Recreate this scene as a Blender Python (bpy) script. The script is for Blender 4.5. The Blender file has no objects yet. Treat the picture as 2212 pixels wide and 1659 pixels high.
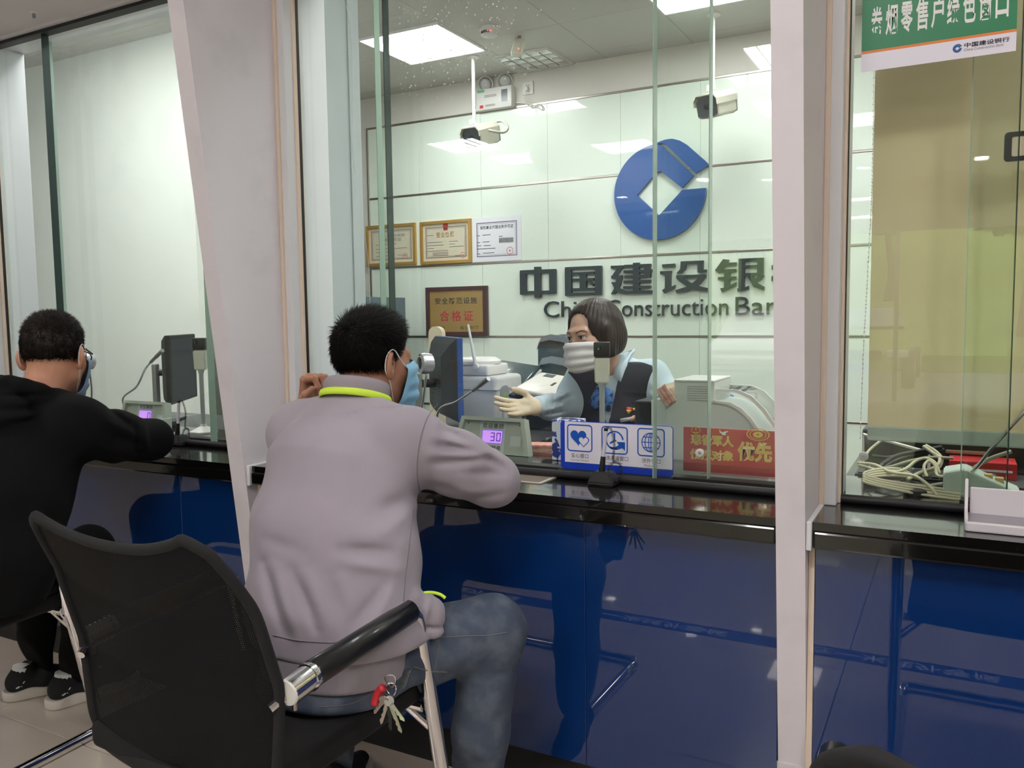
import bpy, bmesh, math, random
import numpy as np
from mathutils import Vector, Matrix, Quaternion
random.seed(7); rng = np.random.default_rng(7)
scene = bpy.context.scene
COL = scene.collection
PI = math.pi

# ------------------------------------------------------------------ camera
# world: X along the counter, Y through the glass into the teller room (glass plane Y=0), Z up
F_PX = 1789.0
R_WC = np.array([[0.88127, 0.02651, -0.47187], [0.47243, -0.07746, 0.87796], [-0.01328, -0.99664, -0.08079]])
CAM = np.array([0.0, -2.08, 1.25])
cd = bpy.data.cameras.new('camera'); cam = bpy.data.objects.new('camera', cd); COL.objects.link(cam)
cd.sensor_width = 36.0; cd.lens = F_PX / 2212 * 36.0; cd.clip_start = 0.02; cd.clip_end = 200
m3 = Matrix([[R_WC[i][0], -R_WC[i][1], -R_WC[i][2]] for i in range(3)])
q = m3.to_quaternion(); q.normalize()
cam.rotation_mode = 'QUATERNION'; cam.rotation_quaternion = q; cam.location = CAM
scene.camera = cam

def at(x, y, X=None, Y=None, Z=None):
    """photo pixel + one known coordinate -> world point"""
    d = R_WC @ np.array([x - 1106, y - 829.5, F_PX])
    if X is not None: t = (X - CAM[0]) / d[0]
    elif Y is not None: t = (Y - CAM[1]) / d[1]
    else: t = (Z - CAM[2]) / d[2]
    return Vector(CAM + t * d)

# ------------------------------------------------------------------ world, exposure
w = bpy.data.worlds.new('sky'); scene.world = w; w.use_nodes = True
bg = w.node_tree.nodes['Background']
bg.inputs['Color'].default_value = (0.90, 0.95, 1.0, 1); bg.inputs['Strength'].default_value = 4.0
vs = scene.view_settings
vs.view_transform = 'Standard'; vs.look = 'None'; vs.gamma = 1; vs.use_curve_mapping = False; vs.exposure = 0.08
scene.cycles.transparent_max_bounces = 40
scene.cycles.max_bounces = 10
LOBBY_W, TELLER_W = 27.0, 21.0     # brightness of the ceiling diffusers

# ------------------------------------------------------------------ helpers: colour, material
def lin(c):
    c = c / 255.0
    return c / 12.92 if c <= 0.04045 else ((c + 0.055) / 1.055) ** 2.4
def rgb(r, g, b): return (lin(r), lin(g), lin(b), 1.0)

def mat(name, col, rough=0.5, metal=0.0, coat=0.0, var=None, bump=None, emit=None, spec=0.5, sss=0.0, coords='Object', trans=0.0, alpha=None, sheen=0.0, coat_rough=0.03):
    m = bpy.data.materials.new(name); m.use_nodes = True
    nt = m.node_tree; b = nt.nodes['Principled BSDF']; L = nt.links
    b.inputs['Base Color'].default_value = col; b.inputs['Roughness'].default_value = rough
    b.inputs['Metallic'].default_value = metal; b.inputs['Coat Weight'].default_value = coat
    b.inputs['Coat Roughness'].default_value = coat_rough; b.inputs['Specular IOR Level'].default_value = spec
    b.inputs['Transmission Weight'].default_value = trans
    if sheen: b.inputs['Sheen Weight'].default_value = sheen
    if sss:
        b.inputs['Subsurface Weight'].default_value = sss; b.inputs['Subsurface Radius'].default_value = (0.012, 0.005, 0.003)
        b.inputs['Subsurface Scale'].default_value = 1.0
    if emit: b.inputs['Emission Color'].default_value = emit[0]; b.inputs['Emission Strength'].default_value = emit[1]
    if var or bump:
        tc = nt.nodes.new('ShaderNodeTexCoord')
    if var:   # (scale, other colour, low, high)
        n = nt.nodes.new('ShaderNodeTexNoise'); n.inputs['Scale'].default_value = var[0]; n.inputs['Detail'].default_value = 5
        L.new(tc.outputs[coords], n.inputs['Vector'])
        r = nt.nodes.new('ShaderNodeValToRGB'); r.color_ramp.elements[0].position = var[2]; r.color_ramp.elements[1].position = var[3]
        r.color_ramp.elements[0].color = col; r.color_ramp.elements[1].color = var[1]
        L.new(n.outputs['Fac'], r.inputs['Fac']); L.new(r.outputs['Color'], b.inputs['Base Color'])
    if bump:  # (scale, strength, distance)
        n2 = nt.nodes.new('ShaderNodeTexNoise'); n2.inputs['Scale'].default_value = bump[0]; n2.inputs['Detail'].default_value = 4
        L.new(tc.outputs[coords], n2.inputs['Vector'])
        bp = nt.nodes.new('ShaderNodeBump'); bp.inputs['Strength'].default_value = bump[1]; bp.inputs['Distance'].default_value = bump[2]
        L.new(n2.outputs['Fac'], bp.inputs['Height']); L.new(bp.outputs['Normal'], b.inputs['Normal'])
    return m

def glass_mat(name, tint, f0=0.04, rough=0.0, haze=0.0):
    """thin sheet: tinted straight-through light plus Fresnel reflection (Schlick from the facing angle)"""
    m = bpy.data.materials.new(name); m.use_nodes = True; nt = m.node_tree; L = nt.links
    nt.nodes.remove(nt.nodes['Principled BSDF']); out = nt.nodes['Material Output']
    tr = nt.nodes.new('ShaderNodeBsdfTransparent'); tr.inputs['Color'].default_value = tint
    gl = nt.nodes.new('ShaderNodeBsdfGlossy'); gl.inputs['Roughness'].default_value = rough; gl.inputs['Color'].default_value = (1, 1, 1, 1)
    lw = nt.nodes.new('ShaderNodeLayerWeight'); lw.inputs['Blend'].default_value = 0.5
    p = nt.nodes.new('ShaderNodeMath'); p.operation = 'POWER'; p.inputs[1].default_value = 5.0
    ma = nt.nodes.new('ShaderNodeMath'); ma.operation = 'MULTIPLY_ADD'; ma.inputs[1].default_value = 1 - f0; ma.inputs[2].default_value = f0
    mx = nt.nodes.new('ShaderNodeMixShader')
    L.new(lw.outputs['Facing'], p.inputs[0]); L.new(p.outputs[0], ma.inputs[0]); L.new(ma.outputs[0], mx.inputs['Fac'])
    base = tr.outputs[0]
    if haze:
        df = nt.nodes.new('ShaderNodeBsdfDiffuse'); df.inputs['Color'].default_value = (.8, .82, .8, 1)
        tl = nt.nodes.new('ShaderNodeMixShader'); tl.inputs['Fac'].default_value = haze
        L.new(tr.outputs[0], tl.inputs[1]); L.new(df.outputs[0], tl.inputs[2]); base = tl.outputs[0]
    L.new(base, mx.inputs[1]); L.new(gl.outputs[0], mx.inputs[2]); L.new(mx.outputs[0], out.inputs['Surface'])
    return m

# ------------------------------------------------------------------ helpers: objects
MW = {}
def _link(o, parent):
    COL.objects.link(o)
    if parent is not None: o.parent = parent
def thing(name, label, cat, loc=(0, 0, 0), rz=0.0, group=None, kind=None, rot=None):
    o = bpy.data.objects.new(name, None); o.empty_display_size = 0.05; COL.objects.link(o)
    mw = Matrix.Translation(Vector(loc)) @ (rot.to_4x4() if rot is not None else Matrix.Rotation(rz, 4, 'Z'))
    o.matrix_world = mw; MW[o] = mw
    o['label'] = label
    if kind: o['kind'] = kind
    else: o['category'] = cat
    if group: o['group'] = group
    return o
def tag(o, label=None, cat=None, group=None, kind=None):
    if label: o['label'] = label
    if cat: o['category'] = cat
    if group: o['group'] = group
    if kind: o['kind'] = kind
    return o
def obj(name, me, material, parent=None, local=False, smooth=None, base=True):
    """link one mesh object; vertices are world coordinates unless local (then relative to the parent)"""
    if isinstance(me, bmesh.types.BMesh):
        bm = me; me = bpy.data.meshes.new(name)
        bm.normal_update(); bm.to_mesh(me); bm.free()
    mw = MW[parent] if parent is not None else Matrix.Identity(4)
    if parent is not None and not local: me.transform(mw.inverted())
    if smooth is not None and len(me.polygons):
        me.polygons.foreach_set('use_smooth', [True] * len(me.polygons))
        if smooth is not True: me.set_sharp_from_angle(angle=math.radians(smooth))
    o = bpy.data.objects.new(name, me)
    if material is not None: me.materials.append(material)
    if parent is None and base and len(me.vertices):
        co = np.empty(len(me.vertices) * 3); me.vertices.foreach_get('co', co); co = co.reshape(-1, 3)
        c = Vector(((co[:, 0].min() + co[:, 0].max()) / 2, (co[:, 1].min() + co[:, 1].max()) / 2, co[:, 2].min()))
        me.transform(Matrix.Translation(-c)); o.location = c; mw = Matrix.Translation(c)
    MW[o] = mw.copy()
    _link(o, parent)
    return o
def copy_tree(o, parent=None, mw=None):
    c = o.copy(); COL.objects.link(c)
    if parent is not None: c.parent = parent
    if mw is not None: c.matrix_world = mw
    MW[c] = mw if mw is not None else (MW[parent] if parent is not None else MW[o])
    for ch in list(o.children): copy_tree(ch, c)
    return c

B = bmesh.new
def frame(origin, xd, yd):
    xd = Vector(xd).normalized(); zd = xd.cross(Vector(yd)).normalized(); yd = zd.cross(xd)
    return Matrix.Translation(Vector(origin)) @ Matrix((xd, yd, zd)).transposed().to_4x4()
def box(bm, c, s, rot=None, bev=0.0, seg=2, M=None):
    r = bmesh.ops.create_cube(bm, size=1.0); vs_ = r['verts']
    bmesh.ops.scale(bm, vec=Vector(s), verts=vs_)
    if bev > 0:
        es = list({e for v in vs_ for e in v.link_edges})
        rb = bmesh.ops.bevel(bm, geom=es, offset=bev, segments=seg, affect='EDGES', profile=0.5)
        vs_ = [v for v in rb['verts']] + [v for v in vs_ if v.is_valid]
        vs_ = list(set(vs_))
    T = Matrix.Translation(Vector(c)) @ (rot.to_4x4() if rot is not None else Matrix.Identity(4))
    if M is not None: T = M @ T
    bmesh.ops.transform(bm, matrix=T, verts=vs_)
    return vs_
def bx(bm, x0, x1, y0, y1, z0, z1, bev=0.0, seg=2, M=None):
    return box(bm, ((x0 + x1) / 2, (y0 + y1) / 2, (z0 + z1) / 2), (abs(x1 - x0), abs(y1 - y0), abs(z1 - z0)), None, bev, seg, M)
def catmull(pts, n=8, closed=False):
    P = [Vector(p) for p in pts]
    if len(P) < 3 and not closed: 
        return [P[0].lerp(P[1], i / n) for i in range(n + 1)]
    out = []; N = len(P)
    rngi = range(N) if closed else range(N - 1)
    for i in rngi:
        p0 = P[(i - 1) % N] if closed or i > 0 else P[0] * 2 - P[1]
        p1 = P[i]; p2 = P[(i + 1) % N]
        p3 = P[(i + 2) % N] if closed or i + 2 < N else P[-1] * 2 - P[-2]
        for k in range(n):
            t = k / n
            out.append(0.5 * ((2 * p1) + (-p0 + p2) * t + (2 * p0 - 5 * p1 + 4 * p2 - p3) * t * t + (-p0 + 3 * p1 - 3 * p2 + p3) * t ** 3))
    if not closed: out.append(P[-1])
    return out
def tube(bm, pts, r, seg=10, closed=False, cap=True, flat=1.0, up=None):
    """swept tube through the given points; r a number or one per point; flat squashes the second axis"""
    P = [Vector(p) for p in pts]; N = len(P)
    rs = r if hasattr(r, '__len__') else [r] * N
    rings = []; nrm = None
    for i in range(N):
        a = P[(i - 1) % N] if (closed or i > 0) else P[i]; b = P[(i + 1) % N] if (closed or i < N - 1) else P[i]
        t = (b - a).normalized()
        if nrm is None:
            u = Vector(up) if up is not None else (Vector((0, 0, 1)) if abs(t.z) < 0.9 else Vector((1, 0, 0)))
            nrm = (u - t * u.dot(t)).normalized()
        else:
            nrm = (nrm - t * nrm.dot(t)).normalized()
        bn = t.cross(nrm)
        rings.append([bm.verts.new(P[i] + (nrm * math.cos(2 * PI * k / seg) * flat + bn * math.sin(2 * PI * k / seg)) * rs[i]) for k in range(seg)])
    for i in range(N if closed else N - 1):
        A, C = rings[i], rings[(i + 1) % N]
        for k in range(seg):
            bm.faces.new((A[k], A[(k + 1) % seg], C[(k + 1) % seg], C[k]))
    if cap and not closed:
        bm.faces.new(rings[0][::-1]); bm.faces.new(rings[-1])
def cyl(bm, p0, p1, r0, r1=None, seg=24): tube(bm, [p0, p1], [r0, r0 if r1 is None else r1], seg)
def lathe(bm, prof, origin, axis=(0, 0, 1), seg=32, sx=1.0):
    """revolve (radius, height) pairs about axis"""
    z = Vector(axis).normalized(); x = Vector((1, 0, 0)) if abs(z.x) < 0.9 else Vector((0, 1, 0))
    x = (x - z * x.dot(z)).normalized(); y = z.cross(x); o = Vector(origin); rings = []
    for r, h in prof:
        if r < 1e-6: rings.append([bm.verts.new(o + z * h)])
        else: rings.append([bm.verts.new(o + z * h + (x * math.cos(2 * PI * k / seg) * sx + y * math.sin(2 * PI * k / seg)) * r) for k in range(seg)])
    for A, C in zip(rings[:-1], rings[1:]):
        for k in range(seg):
            a0, a1 = A[k % len(A)], A[(k + 1) % len(A)]; c0, c1 = C[k % len(C)], C[(k + 1) % len(C)]
            f = [a0]
            if a1 is not a0: f.append(a1)
            if c1 is not c0: f += [c1, c0]
            else: f.append(c0)
            if len(f) > 2: bm.faces.new(f)
    for Rg, rev in ((rings[0], True), (rings[-1], False)):
        if len(Rg) > 2: bm.faces.new(Rg[::-1] if rev else Rg)
def prism(bm, pts, M, d, holes=None):
    """polygon in the x,y plane of frame M, extruded by d along its z"""
    n = len(pts)
    a = [bm.verts.new(M @ Vector((p[0], p[1], 0))) for p in pts]; b = [bm.verts.new(M @ Vector((p[0], p[1], d))) for p in pts]
    bm.faces.new(a[::-1]); bm.faces.new(b)
    for i in range(n): bm.faces.new((a[i], a[(i + 1) % n], b[(i + 1) % n], b[i]))
def ring_prism(bm, outer, inner, M, d):
    """closed strip between two matching outlines"""
    n = len(outer)
    V = [[bm.verts.new(M @ Vector((p[0], p[1], z))) for p in ps] for ps in (outer, inner) for z in (0, d)]
    o0, o1, i0, i1 = V
    for k in range(n):
        j = (k + 1) % n
        bm.faces.new((o1[k], o1[j], i1[j], i1[k])[::-1] if False else (o1[k], o1[j], i1[j], i1[k]))
        bm.faces.new((o0[j], o0[k], i0[k], i0[j])); bm.faces.new((o0[k], o0[j], o1[j], o1[k])); bm.faces.new((i0[j], i0[k], i1[k], i1[j]))
def rrect(w_, h_, r, n=5, cx=0, cy=0):
    out = []
    for (sx, sy, a0) in ((1, 1, 0), (-1, 1, PI / 2), (-1, -1, PI), (1, -1, 1.5 * PI)):
        for k in range(n + 1):
            a = a0 + k * PI / 2 / n
            out.append((cx + sx * (w_ / 2 - r) + r * math.cos(a), cy + sy * (h_ / 2 - r) + r * math.sin(a)))
    return out
def circ(r, n=24, cx=0, cy=0): return [(cx + r * math.cos(2 * PI * k / n), cy + r * math.sin(2 * PI * k / n)) for k in range(n)]

_TC = {}
def text_mesh(body, bold=0.0, depth=0.0, spacing=1.0, shear=0.0):
    key = (body, bold, depth, spacing, shear)
    if key not in _TC:
        cu = bpy.data.curves.new('lettering', 'FONT'); cu.body = body; cu.size = 1.0; cu.offset = bold; cu.extrude = depth
        cu.space_character = spacing; cu.shear = shear; cu.resolution_u = 3
        o = bpy.data.objects.new('lettering', cu); COL.objects.link(o)
        me = bpy.data.meshes.new_from_object(o.evaluated_get(bpy.context.evaluated_depsgraph_get()))
        bpy.data.objects.remove(o); bpy.data.curves.remove(cu)
        co = np.empty(len(me.vertices) * 3); me.vertices.foreach_get('co', co); _TC[key] = (me, co.reshape(-1, 3).copy())
    me, co = _TC[key]
    return me.copy(), co
def text(name, body, M, box_, material, parent, bold=0.0, depth=0.0, fit='box', spacing=1.0, kind=None):
    """lettering fitted into box_ = (x0, y0, x1, y1) of frame M (x right, y up, z towards the reader)"""
    me, co = text_mesh(body, bold, 0.0 if depth == 0 else 0.5, spacing)
    mn, mx = co.min(0), co.max(0); x0, y0, x1, y1 = box_
    sx = (x1 - x0) / max(mx[0] - mn[0], 1e-6); sy = (y1 - y0) / max(mx[1] - mn[1], 1e-6)
    if fit == 'h': sx = sy
    if fit == 'w': sy = sx
    T = M @ Matrix.Translation((x0, y0, depth / 2)) @ Matrix.Diagonal((sx, sy, depth if depth else 1.0, 1)) @ Matrix.Translation((-mn[0], -mn[1], 0))
    me.transform(T)
    return obj(name, me, material, parent)
def flat(name, pts, M, material, parent, z=0.0, d=0.0006):
    bm = B(); prism(bm, [(p[0], p[1]) for p in pts], M @ Matrix.Translation((0, 0, z)), d)
    return obj(name, bm, material, parent)
def rect(x0, y0, x1, y1): return [(x0, y0), (x1, y0), (x1, y1), (x0, y1)]
WALLF = lambda x, y, z: frame((x, y, z), (1, 0, 0), (0, 0, 1))     # an upright face looking towards the customers

# ------------------------------------------------------------------ materials of the place
WHITE_FIN = mat('fin_white_laminate', rgb(226, 220, 226), 0.45, var=(6, rgb(214, 208, 214), .55, .8))
WHITE_FRAME = mat('frame_white', rgb(222, 222, 226), 0.4)
CREAM = mat('cream_edge', rgb(226, 206, 188), 0.5)
BLUE_PANEL = mat('blue_lacquered_glass', rgb(0, 42, 100), 0.5, coat=1.0, var=(1.2, rgb(0, 46, 108), .3, .7), spec=0.1, coat_rough=0.012)
GRANITE = mat('black_granite', rgb(13, 12, 12), 0.12, coat=0.5, var=(420, rgb(70, 64, 58), .68, .8))
BLUE_PANEL.node_tree.nodes['Principled BSDF'].inputs['Coat IOR'].default_value = 1.7
WALL_S = mat('pale_blue_grey_partition', rgb(186, 196, 196), .7, var=(3, rgb(178, 188, 188), .5, .8))
GLASS = glass_mat('green_security_glass', (0.935, 0.962, 0.942, 1))
GLASS_EDGE = mat('glass_edge_green', rgb(28, 52, 46), 0.2, coat=0.5)
GLASS_EDGE2 = mat('glass_edge_grey', rgb(170, 194, 180), 0.2, coat=0.5)
RUBBER = mat('black_rubber', rgb(22, 21, 24), 0.55)
BLACKP = mat('black_plastic', rgb(24, 25, 27), 0.4)
DKGREY = mat('dark_grey_plastic', rgb(52, 56, 60), 0.42)
GREYP = mat('grey_plastic', rgb(150, 152, 150), 0.45)
WHITEP = mat('white_plastic', rgb(226, 224, 220), 0.35)
CREAMP = mat('cream_plastic', rgb(222, 220, 204), 0.38)
CHROME = mat('chrome', rgb(232, 230, 232), 0.07, metal=1.0)
DISH = mat('dull_steel', rgb(196, 186, 172), .42, metal=.35)
STEEL = mat('brushed_steel', rgb(176, 168, 160), 0.28, metal=1.0)
PANEL_W = mat('white_glass_wall_panel', rgb(232, 242, 231), 0.3, coat=0.75, var=(1.5, rgb(226, 238, 227), .35, .7), coat_rough=0.015)
WALL_P = mat('painted_wall', rgb(218, 216, 208), 0.75, bump=(60, .05, .002))
WALL_W = mat('white_partition', rgb(232, 236, 228), 0.7, var=(3, rgb(222, 226, 218), .55, .8))
CEIL = mat('ceiling_white', rgb(206, 206, 200), 0.8)
CEIL_L = mat('ceiling_lobby_white', rgb(216, 210, 212), 0.8)
TILE = mat('floor_tile_cream', rgb(206, 194, 180), 0.22, coat=0.5, var=(4, rgb(198, 186, 170), .4, .75))
GROUT = mat('floor_grout', rgb(128, 118, 106), 0.9)
LAMP_T = mat('lit_diffuser', rgb(255, 255, 255), 0.5, emit=((1, 1, 1, 1), TELLER_W))
INKG = mat('sign_letter_slate', rgb(44, 56, 62), 0.35)
INKB = mat('ink_black', rgb(34, 34, 40), 0.6)
INKGREY = mat('ink_grey', rgb(120, 118, 118), 0.7)
INKW = mat('ink_white', rgb(240, 240, 240), 0.5)
LOGO_B = mat('logo_blue', rgb(22, 84, 158), 0.3, coat=0.4)
SIGN_B = mat('sign_blue', rgb(22, 62, 190), 0.4)
SIGN_B2 = mat('sign_icon_blue', rgb(16, 88, 190), 0.4)
SIGN_W = mat('sign_white', rgb(236, 232, 246), 0.4)
RED_S = mat('sign_red', rgb(196, 44, 54), 0.4, var=(9, rgb(178, 30, 42), .4, .7))
GOLD = mat('sign_gold', rgb(226, 184, 70), 0.4)
ACRYL = glass_mat('clear_acrylic', (0.96, 0.97, 0.97, 1), rough=0.02)
# ================================================================== the setting
MOD = 1.615                       # window module along the counter
ZC, ZT = 2.99, 2.37               # teller ceiling, top of the glazing
YB = 3.32                         # back wall of the teller room
CT = 0.81                         # counter top height
def struct(name, bm, m, label, smooth=None):
    return tag(obj(name, bm, m, smooth=smooth), label, kind='structure')

# --- floor
bm = B(); bx(bm, -9, 7, -10.6, 3.6, -0.12, -0.006)
floor = struct('floor', bm, GROUT, 'cream tiled floor of the bank hall')
TS = 0.8; tm = None
for i in range(-6, 7):
    for j in range(-9, 1):
        x0, y0 = -2.72 + i * TS, -0.605 + (j + 1) * TS
        if tm is None:
            bm = B(); bx(bm, 0.0015, TS - 0.0015, 0.0015, TS - 0.0015, -0.006, 0.0, bev=0.001, seg=1)
            tm = bpy.data.meshes.new('tile'); bm.to_mesh(tm); bm.free(); tm.materials.append(TILE)
        o = bpy.data.objects.new('tile', tm); COL.objects.link(o); o.parent = floor
        o.location = Vector((x0, y0, 0)) - floor.location; MW[o] = Matrix.Translation((x0, y0, 0))
# --- back wall with its white glass panels and metal strips
bm = B(); bx(bm, -4.22, 2.4, YB, YB + 0.15, 0, ZC)
wall_back = struct('wall_back', bm, WALL_P, 'teller room back wall clad in pale green-white glass panels with metal strips')
ZR = [0.035, 0.58, 1.105, 1.65, 2.20, 2.75]
XS = [-4.165] + [-3.68 + 0.547 * k for k in range(0, 11)]
pm = {}
for r in range(5):
    for c_ in range(len(XS) - 1):
        wdt = XS[c_ + 1] - XS[c_]; key = (round(wdt, 3), round(ZR[r + 1] - ZR[r], 3))
        if key not in pm:
            bm = B(); bx(bm, 0.0007, wdt - 0.0007, -0.012, 0, 0.008, ZR[r + 1] - ZR[r] - 0.008, bev=0.001, seg=1)
            me = bpy.data.meshes.new('panel'); bm.to_mesh(me); bm.free(); me.materials.append(PANEL_W); pm[key] = me
        o = bpy.data.objects.new('panel', pm[key]); COL.objects.link(o); o.parent = wall_back
        o.location = Vector((XS[c_], YB, ZR[r])) - wall_back.location
for z in ZR[1:]:
    bm = B(); bx(bm, -4.18, XS[-1], YB - 0.016, YB, z - 0.008, z + 0.008, bev=0.003)
    obj('metal_strip', bm, STEEL, wall_back)
bm = B(); bx(bm, -4.18, -4.165, YB - 0.018, YB, 0.035, 2.76, bev=0.003); obj('metal_edge', bm, STEEL, wall_back)
# --- other walls of the teller room
bm = B(); bx(bm, -8.0, -4.22, YB, YB + 0.15, 0, ZC); struct('wall_back_plain', bm, WALL_P, 'plain painted rear wall left of the glass panels')
bm = B(); bx(bm, 2.4, 2.5, 0.1, YB + 0.15, 0, ZC); struct('wall_right', bm, WALL_P, 'right wall of the teller room')
bm = B(); bx(bm, -8.1, -8.0, 0.1, YB + 0.15, 0, ZC); struct('wall_left', bm, WALL_P, 'left wall of the teller room')
bm = B(); bx(bm, -7.0, -4.09, 1.5, 1.58, 0, ZC); struct('wall_partition_rear', bm, WALL_W, 'white partition wall behind the left teller station')
bm = B(); bx(bm, -2.36, -2.262, 0.12, 0.80, 0, ZC); struct('wall_partition_side', bm, WALL_S, 'pale partition between the two left teller stations')
# --- ceiling of the teller room: large metal tiles
bm = B(); bx(bm, -8.1, 2.5, 0.0, YB + 0.15, ZC + 0.012, ZC + 0.12)
ceil = struct('ceiling', bm, mat('ceiling_void', rgb(120, 120, 116), .9), 'teller room ceiling of pale metal tiles')
ct = {}
LIGHTS_T = [(-3.345, 2.16), (-1.545, 2.13), (0.655, 2.16), (-4.545, 0.2), (-.945, .18), (.255, .18), (-3.345, .18)]  # panels after the visible pair are unseen fills added to brighten the room
ys = [0.03, 0.16, 0.76, 1.36, 1.96, 2.56, 3.16, 3.32]
for i in range(-8, 10):
    for j in range(len(ys) - 1):
        x0, x1, y0, y1 = -3.345 + i * 0.6, -3.345 + (i + 1) * 0.6, ys[j], ys[j + 1]
        key = round(y1 - y0, 3)
        if key not in ct:
            bm = B(); bx(bm, 0.001, 0.599, 0.001, y1 - y0 - 0.001, 0, 0.012, bev=0.002, seg=1)
            me = bpy.data.meshes.new('ceiling_tile'); bm.to_mesh(me); bm.free(); me.materials.append(CEIL); ct[key] = me
        if x1 > 2.5 or x0 < -8: continue
        o = bpy.data.objects.new('ceiling_tile', ct[key]); COL.objects.link(o); o.parent = ceil
        o.location = Vector((x0, y0, ZC)) - ceil.location
# --- counter-side: fins, frames, panes
FIN_P = lambda z: -0.35 - 0.115 * (z - 1.35)
def fin(x1):
    bm = B(); M = frame((x1 - 0.06, 0, 0), (0, 1, 0), (0, 0, 1))
    prism(bm, [(0.10, 0), (FIN_P(0), 0), (FIN_P(2.6), 2.6), (0.10, 2.6)], M, 0.06)
    return bm
for k, lab in ((-1, 'white leaning fin at the far left edge'), (0, 'white leaning fin between the two seated men'), (1, 'white leaning fin right of the red sign')):
    f_ = struct('wall_fin', fin(-1.885 + k * MOD), WHITE_FIN, lab)
    bm = B(); M = frame((-1.885 + k * MOD - 0.0615, 0, 0), (0, 1, 0), (0, 0, 1))
    prism(bm, [(FIN_P(0) - .012, 0), (FIN_P(0) - .0005, 0), (FIN_P(.245) - .0005, .245), (FIN_P(.245) - .004, .245)][::-1], M, 0.063)
    obj('base_plate', bm, WHITE_FIN, f_)
PANES = [(-1.846, -1.512, -0.04, -0.012), (-1.599, -0.562, 0.032, 0.058), (-0.685, -0.335, -0.04, -0.012)]
WN = {-1: 'left teller window beside the man in black', 0: 'middle teller window before the woman clerk', 1: 'right teller window with the green sign'}
for k in (-1, 0, 1):
    ox = k * MOD
    bm = B(); bx(bm, -1.885 + ox, -0.33 + ox, -0.06, 0.10, ZT, ZT + 0.09)
    wroot = struct('window_%d' % (k + 2), bm, WHITE_FRAME, WN[k])
    bm = B(); bx(bm, -1.885 + ox, -1.848 + ox, -0.095, 0.10, CT, ZT, bev=0.003); obj('frame_jamb', bm, WHITE_FRAME, wroot)
    bm = B(); bx(bm, -1.8855 + ox, -1.873 + ox, -0.104, -0.09, CT - .06, ZT, bev=0.003); obj('frame_bead', bm, CREAM, wroot)
    bm = B(); bx(bm, -1.850 + ox, -1.842 + ox, -0.060, -0.03, CT, ZT, bev=0.002); obj('frame_bead', bm, CREAM, wroot)
    bm = B(); bx(bm, -1.845 + ox, -1.840 + ox, -0.046, -0.036, CT, ZT); obj('seal', bm, RUBBER, wroot)
    bm = B(); bx(bm, -0.36 + ox, -0.33 + ox, -0.06, 0.10, CT, ZT); obj('frame_jamb', bm, WHITE_FRAME, wroot)
    bm = B(); bx(bm, -1.845 + ox, -0.36 + ox, -0.046, -0.006, ZT - 0.012, ZT); obj('seal', bm, RUBBER, wroot)
    for (x0, x1, y0, y1) in PANES:
        bm = B(); bx(bm, x0 + ox, x1 + ox, y0, y1, CT + 0.012, ZT - 0.002); p = obj('pane', bm, GLASS, wroot)
        ec = GLASS_EDGE if x1 == -1.512 else GLASS_EDGE2
        for xe in ((x1,) if x1 == -1.512 else (x0, x1) if x1 == -0.562 else (x0,)):
            bm = B(); bx(bm, xe + ox - 0.0012, xe + ox + 0.0012, y0 - .0005, y1 + .0005, CT + 0.012, ZT - 0.002); obj('pane_edge', bm, ec, p)
    bm = B(); tube(bm, [(-1.842 + ox, -0.05, CT + 0.010), (-0.34 + ox, -0.05, CT + 0.010)], 0.0105, 12); obj('rubber_bead', bm, RUBBER, wroot, smooth=40)
    bm = B(); bx(bm, -1.60 + ox, -0.36 + ox, 0.024, 0.068, CT, CT + 0.013); obj('sill_channel', bm, RUBBER, wroot)
    # soffit above the window
    bm = B(); bx(bm, -1.885 + ox, -0.33 + ox, -0.30, -0.06, ZT + 0.012, ZT + 0.05)
    struct('ceiling_soffit', bm, CEIL_L, 'white soffit above the ' + WN[k])
    if k < 1:
        for xx in ((-1.38,) if k else (-1.38,)):
            t = thing('ceiling_clip', 'small white clip under the soffit above the ' + ('left teller window' if k else 'middle teller window'), 'clip', (xx + ox, -0.15, ZT + 0.012))
            bm = B(); lathe(bm, [(0.014, 0), (0.014, -0.006), (0.006, -0.008)], (xx + ox, -0.15, ZT + 0.012)); obj('disc', bm, WHITEP, t, smooth=40)
            bm = B(); bx(bm, xx + ox - .005, xx + ox + .005, -0.155, -0.145, ZT - 0.012, ZT + .005, bev=.002); obj('hook', bm, GREYP, t)
# fascia above the soffits and the lobby shell (seen only in reflections and as light)
bm = B(); bx(bm, -9, 7, -0.30, 0.0, ZT + 0.05, 3.3); struct('wall_fascia', bm, CEIL_L, 'white fascia over the teller windows')
bm = B(); bx(bm, -9, -1.885 - MOD - .06, -0.04, 0.12, 0, 3.3); struct('wall_front_left', bm, WHITE_FRAME, 'white wall left of the teller windows')
bm = B(); bx(bm, -.33 + MOD, 7, -0.04, 0.12, 0, 3.3); struct('wall_front_right', bm, WHITE_FRAME, 'white wall right of the teller windows')
bm = B(); bx(bm, -9, 7, -10.6, -0.30, 3.05, 3.2); lob = struct('ceiling_lobby', bm, CEIL_L, 'white ceiling of the customer hall')
bm = B(); bx(bm, -9.1, -9, -10.6, 0, 0, 3.2); struct('wall_hall_left', bm, WALL_P, 'left wall of the customer hall')
bm = B(); bx(bm, 7, 7.1, -10.6, 0, 0, 3.2); struct('wall_hall_right', bm, WALL_P, 'right wall of the customer hall')
bm = B(); bx(bm, -9, 7, -10.7, -10.6, 2.35, 3.2); bx(bm, -9, -3.4, -10.7, -10.6, 0, 2.35); bx(bm, 3.2, 7, -10.7, -10.6, 0, 2.35)
wf = struct('wall_hall_front', bm, WALL_P, 'street-side wall of the hall with its glazed entrance')
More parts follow.
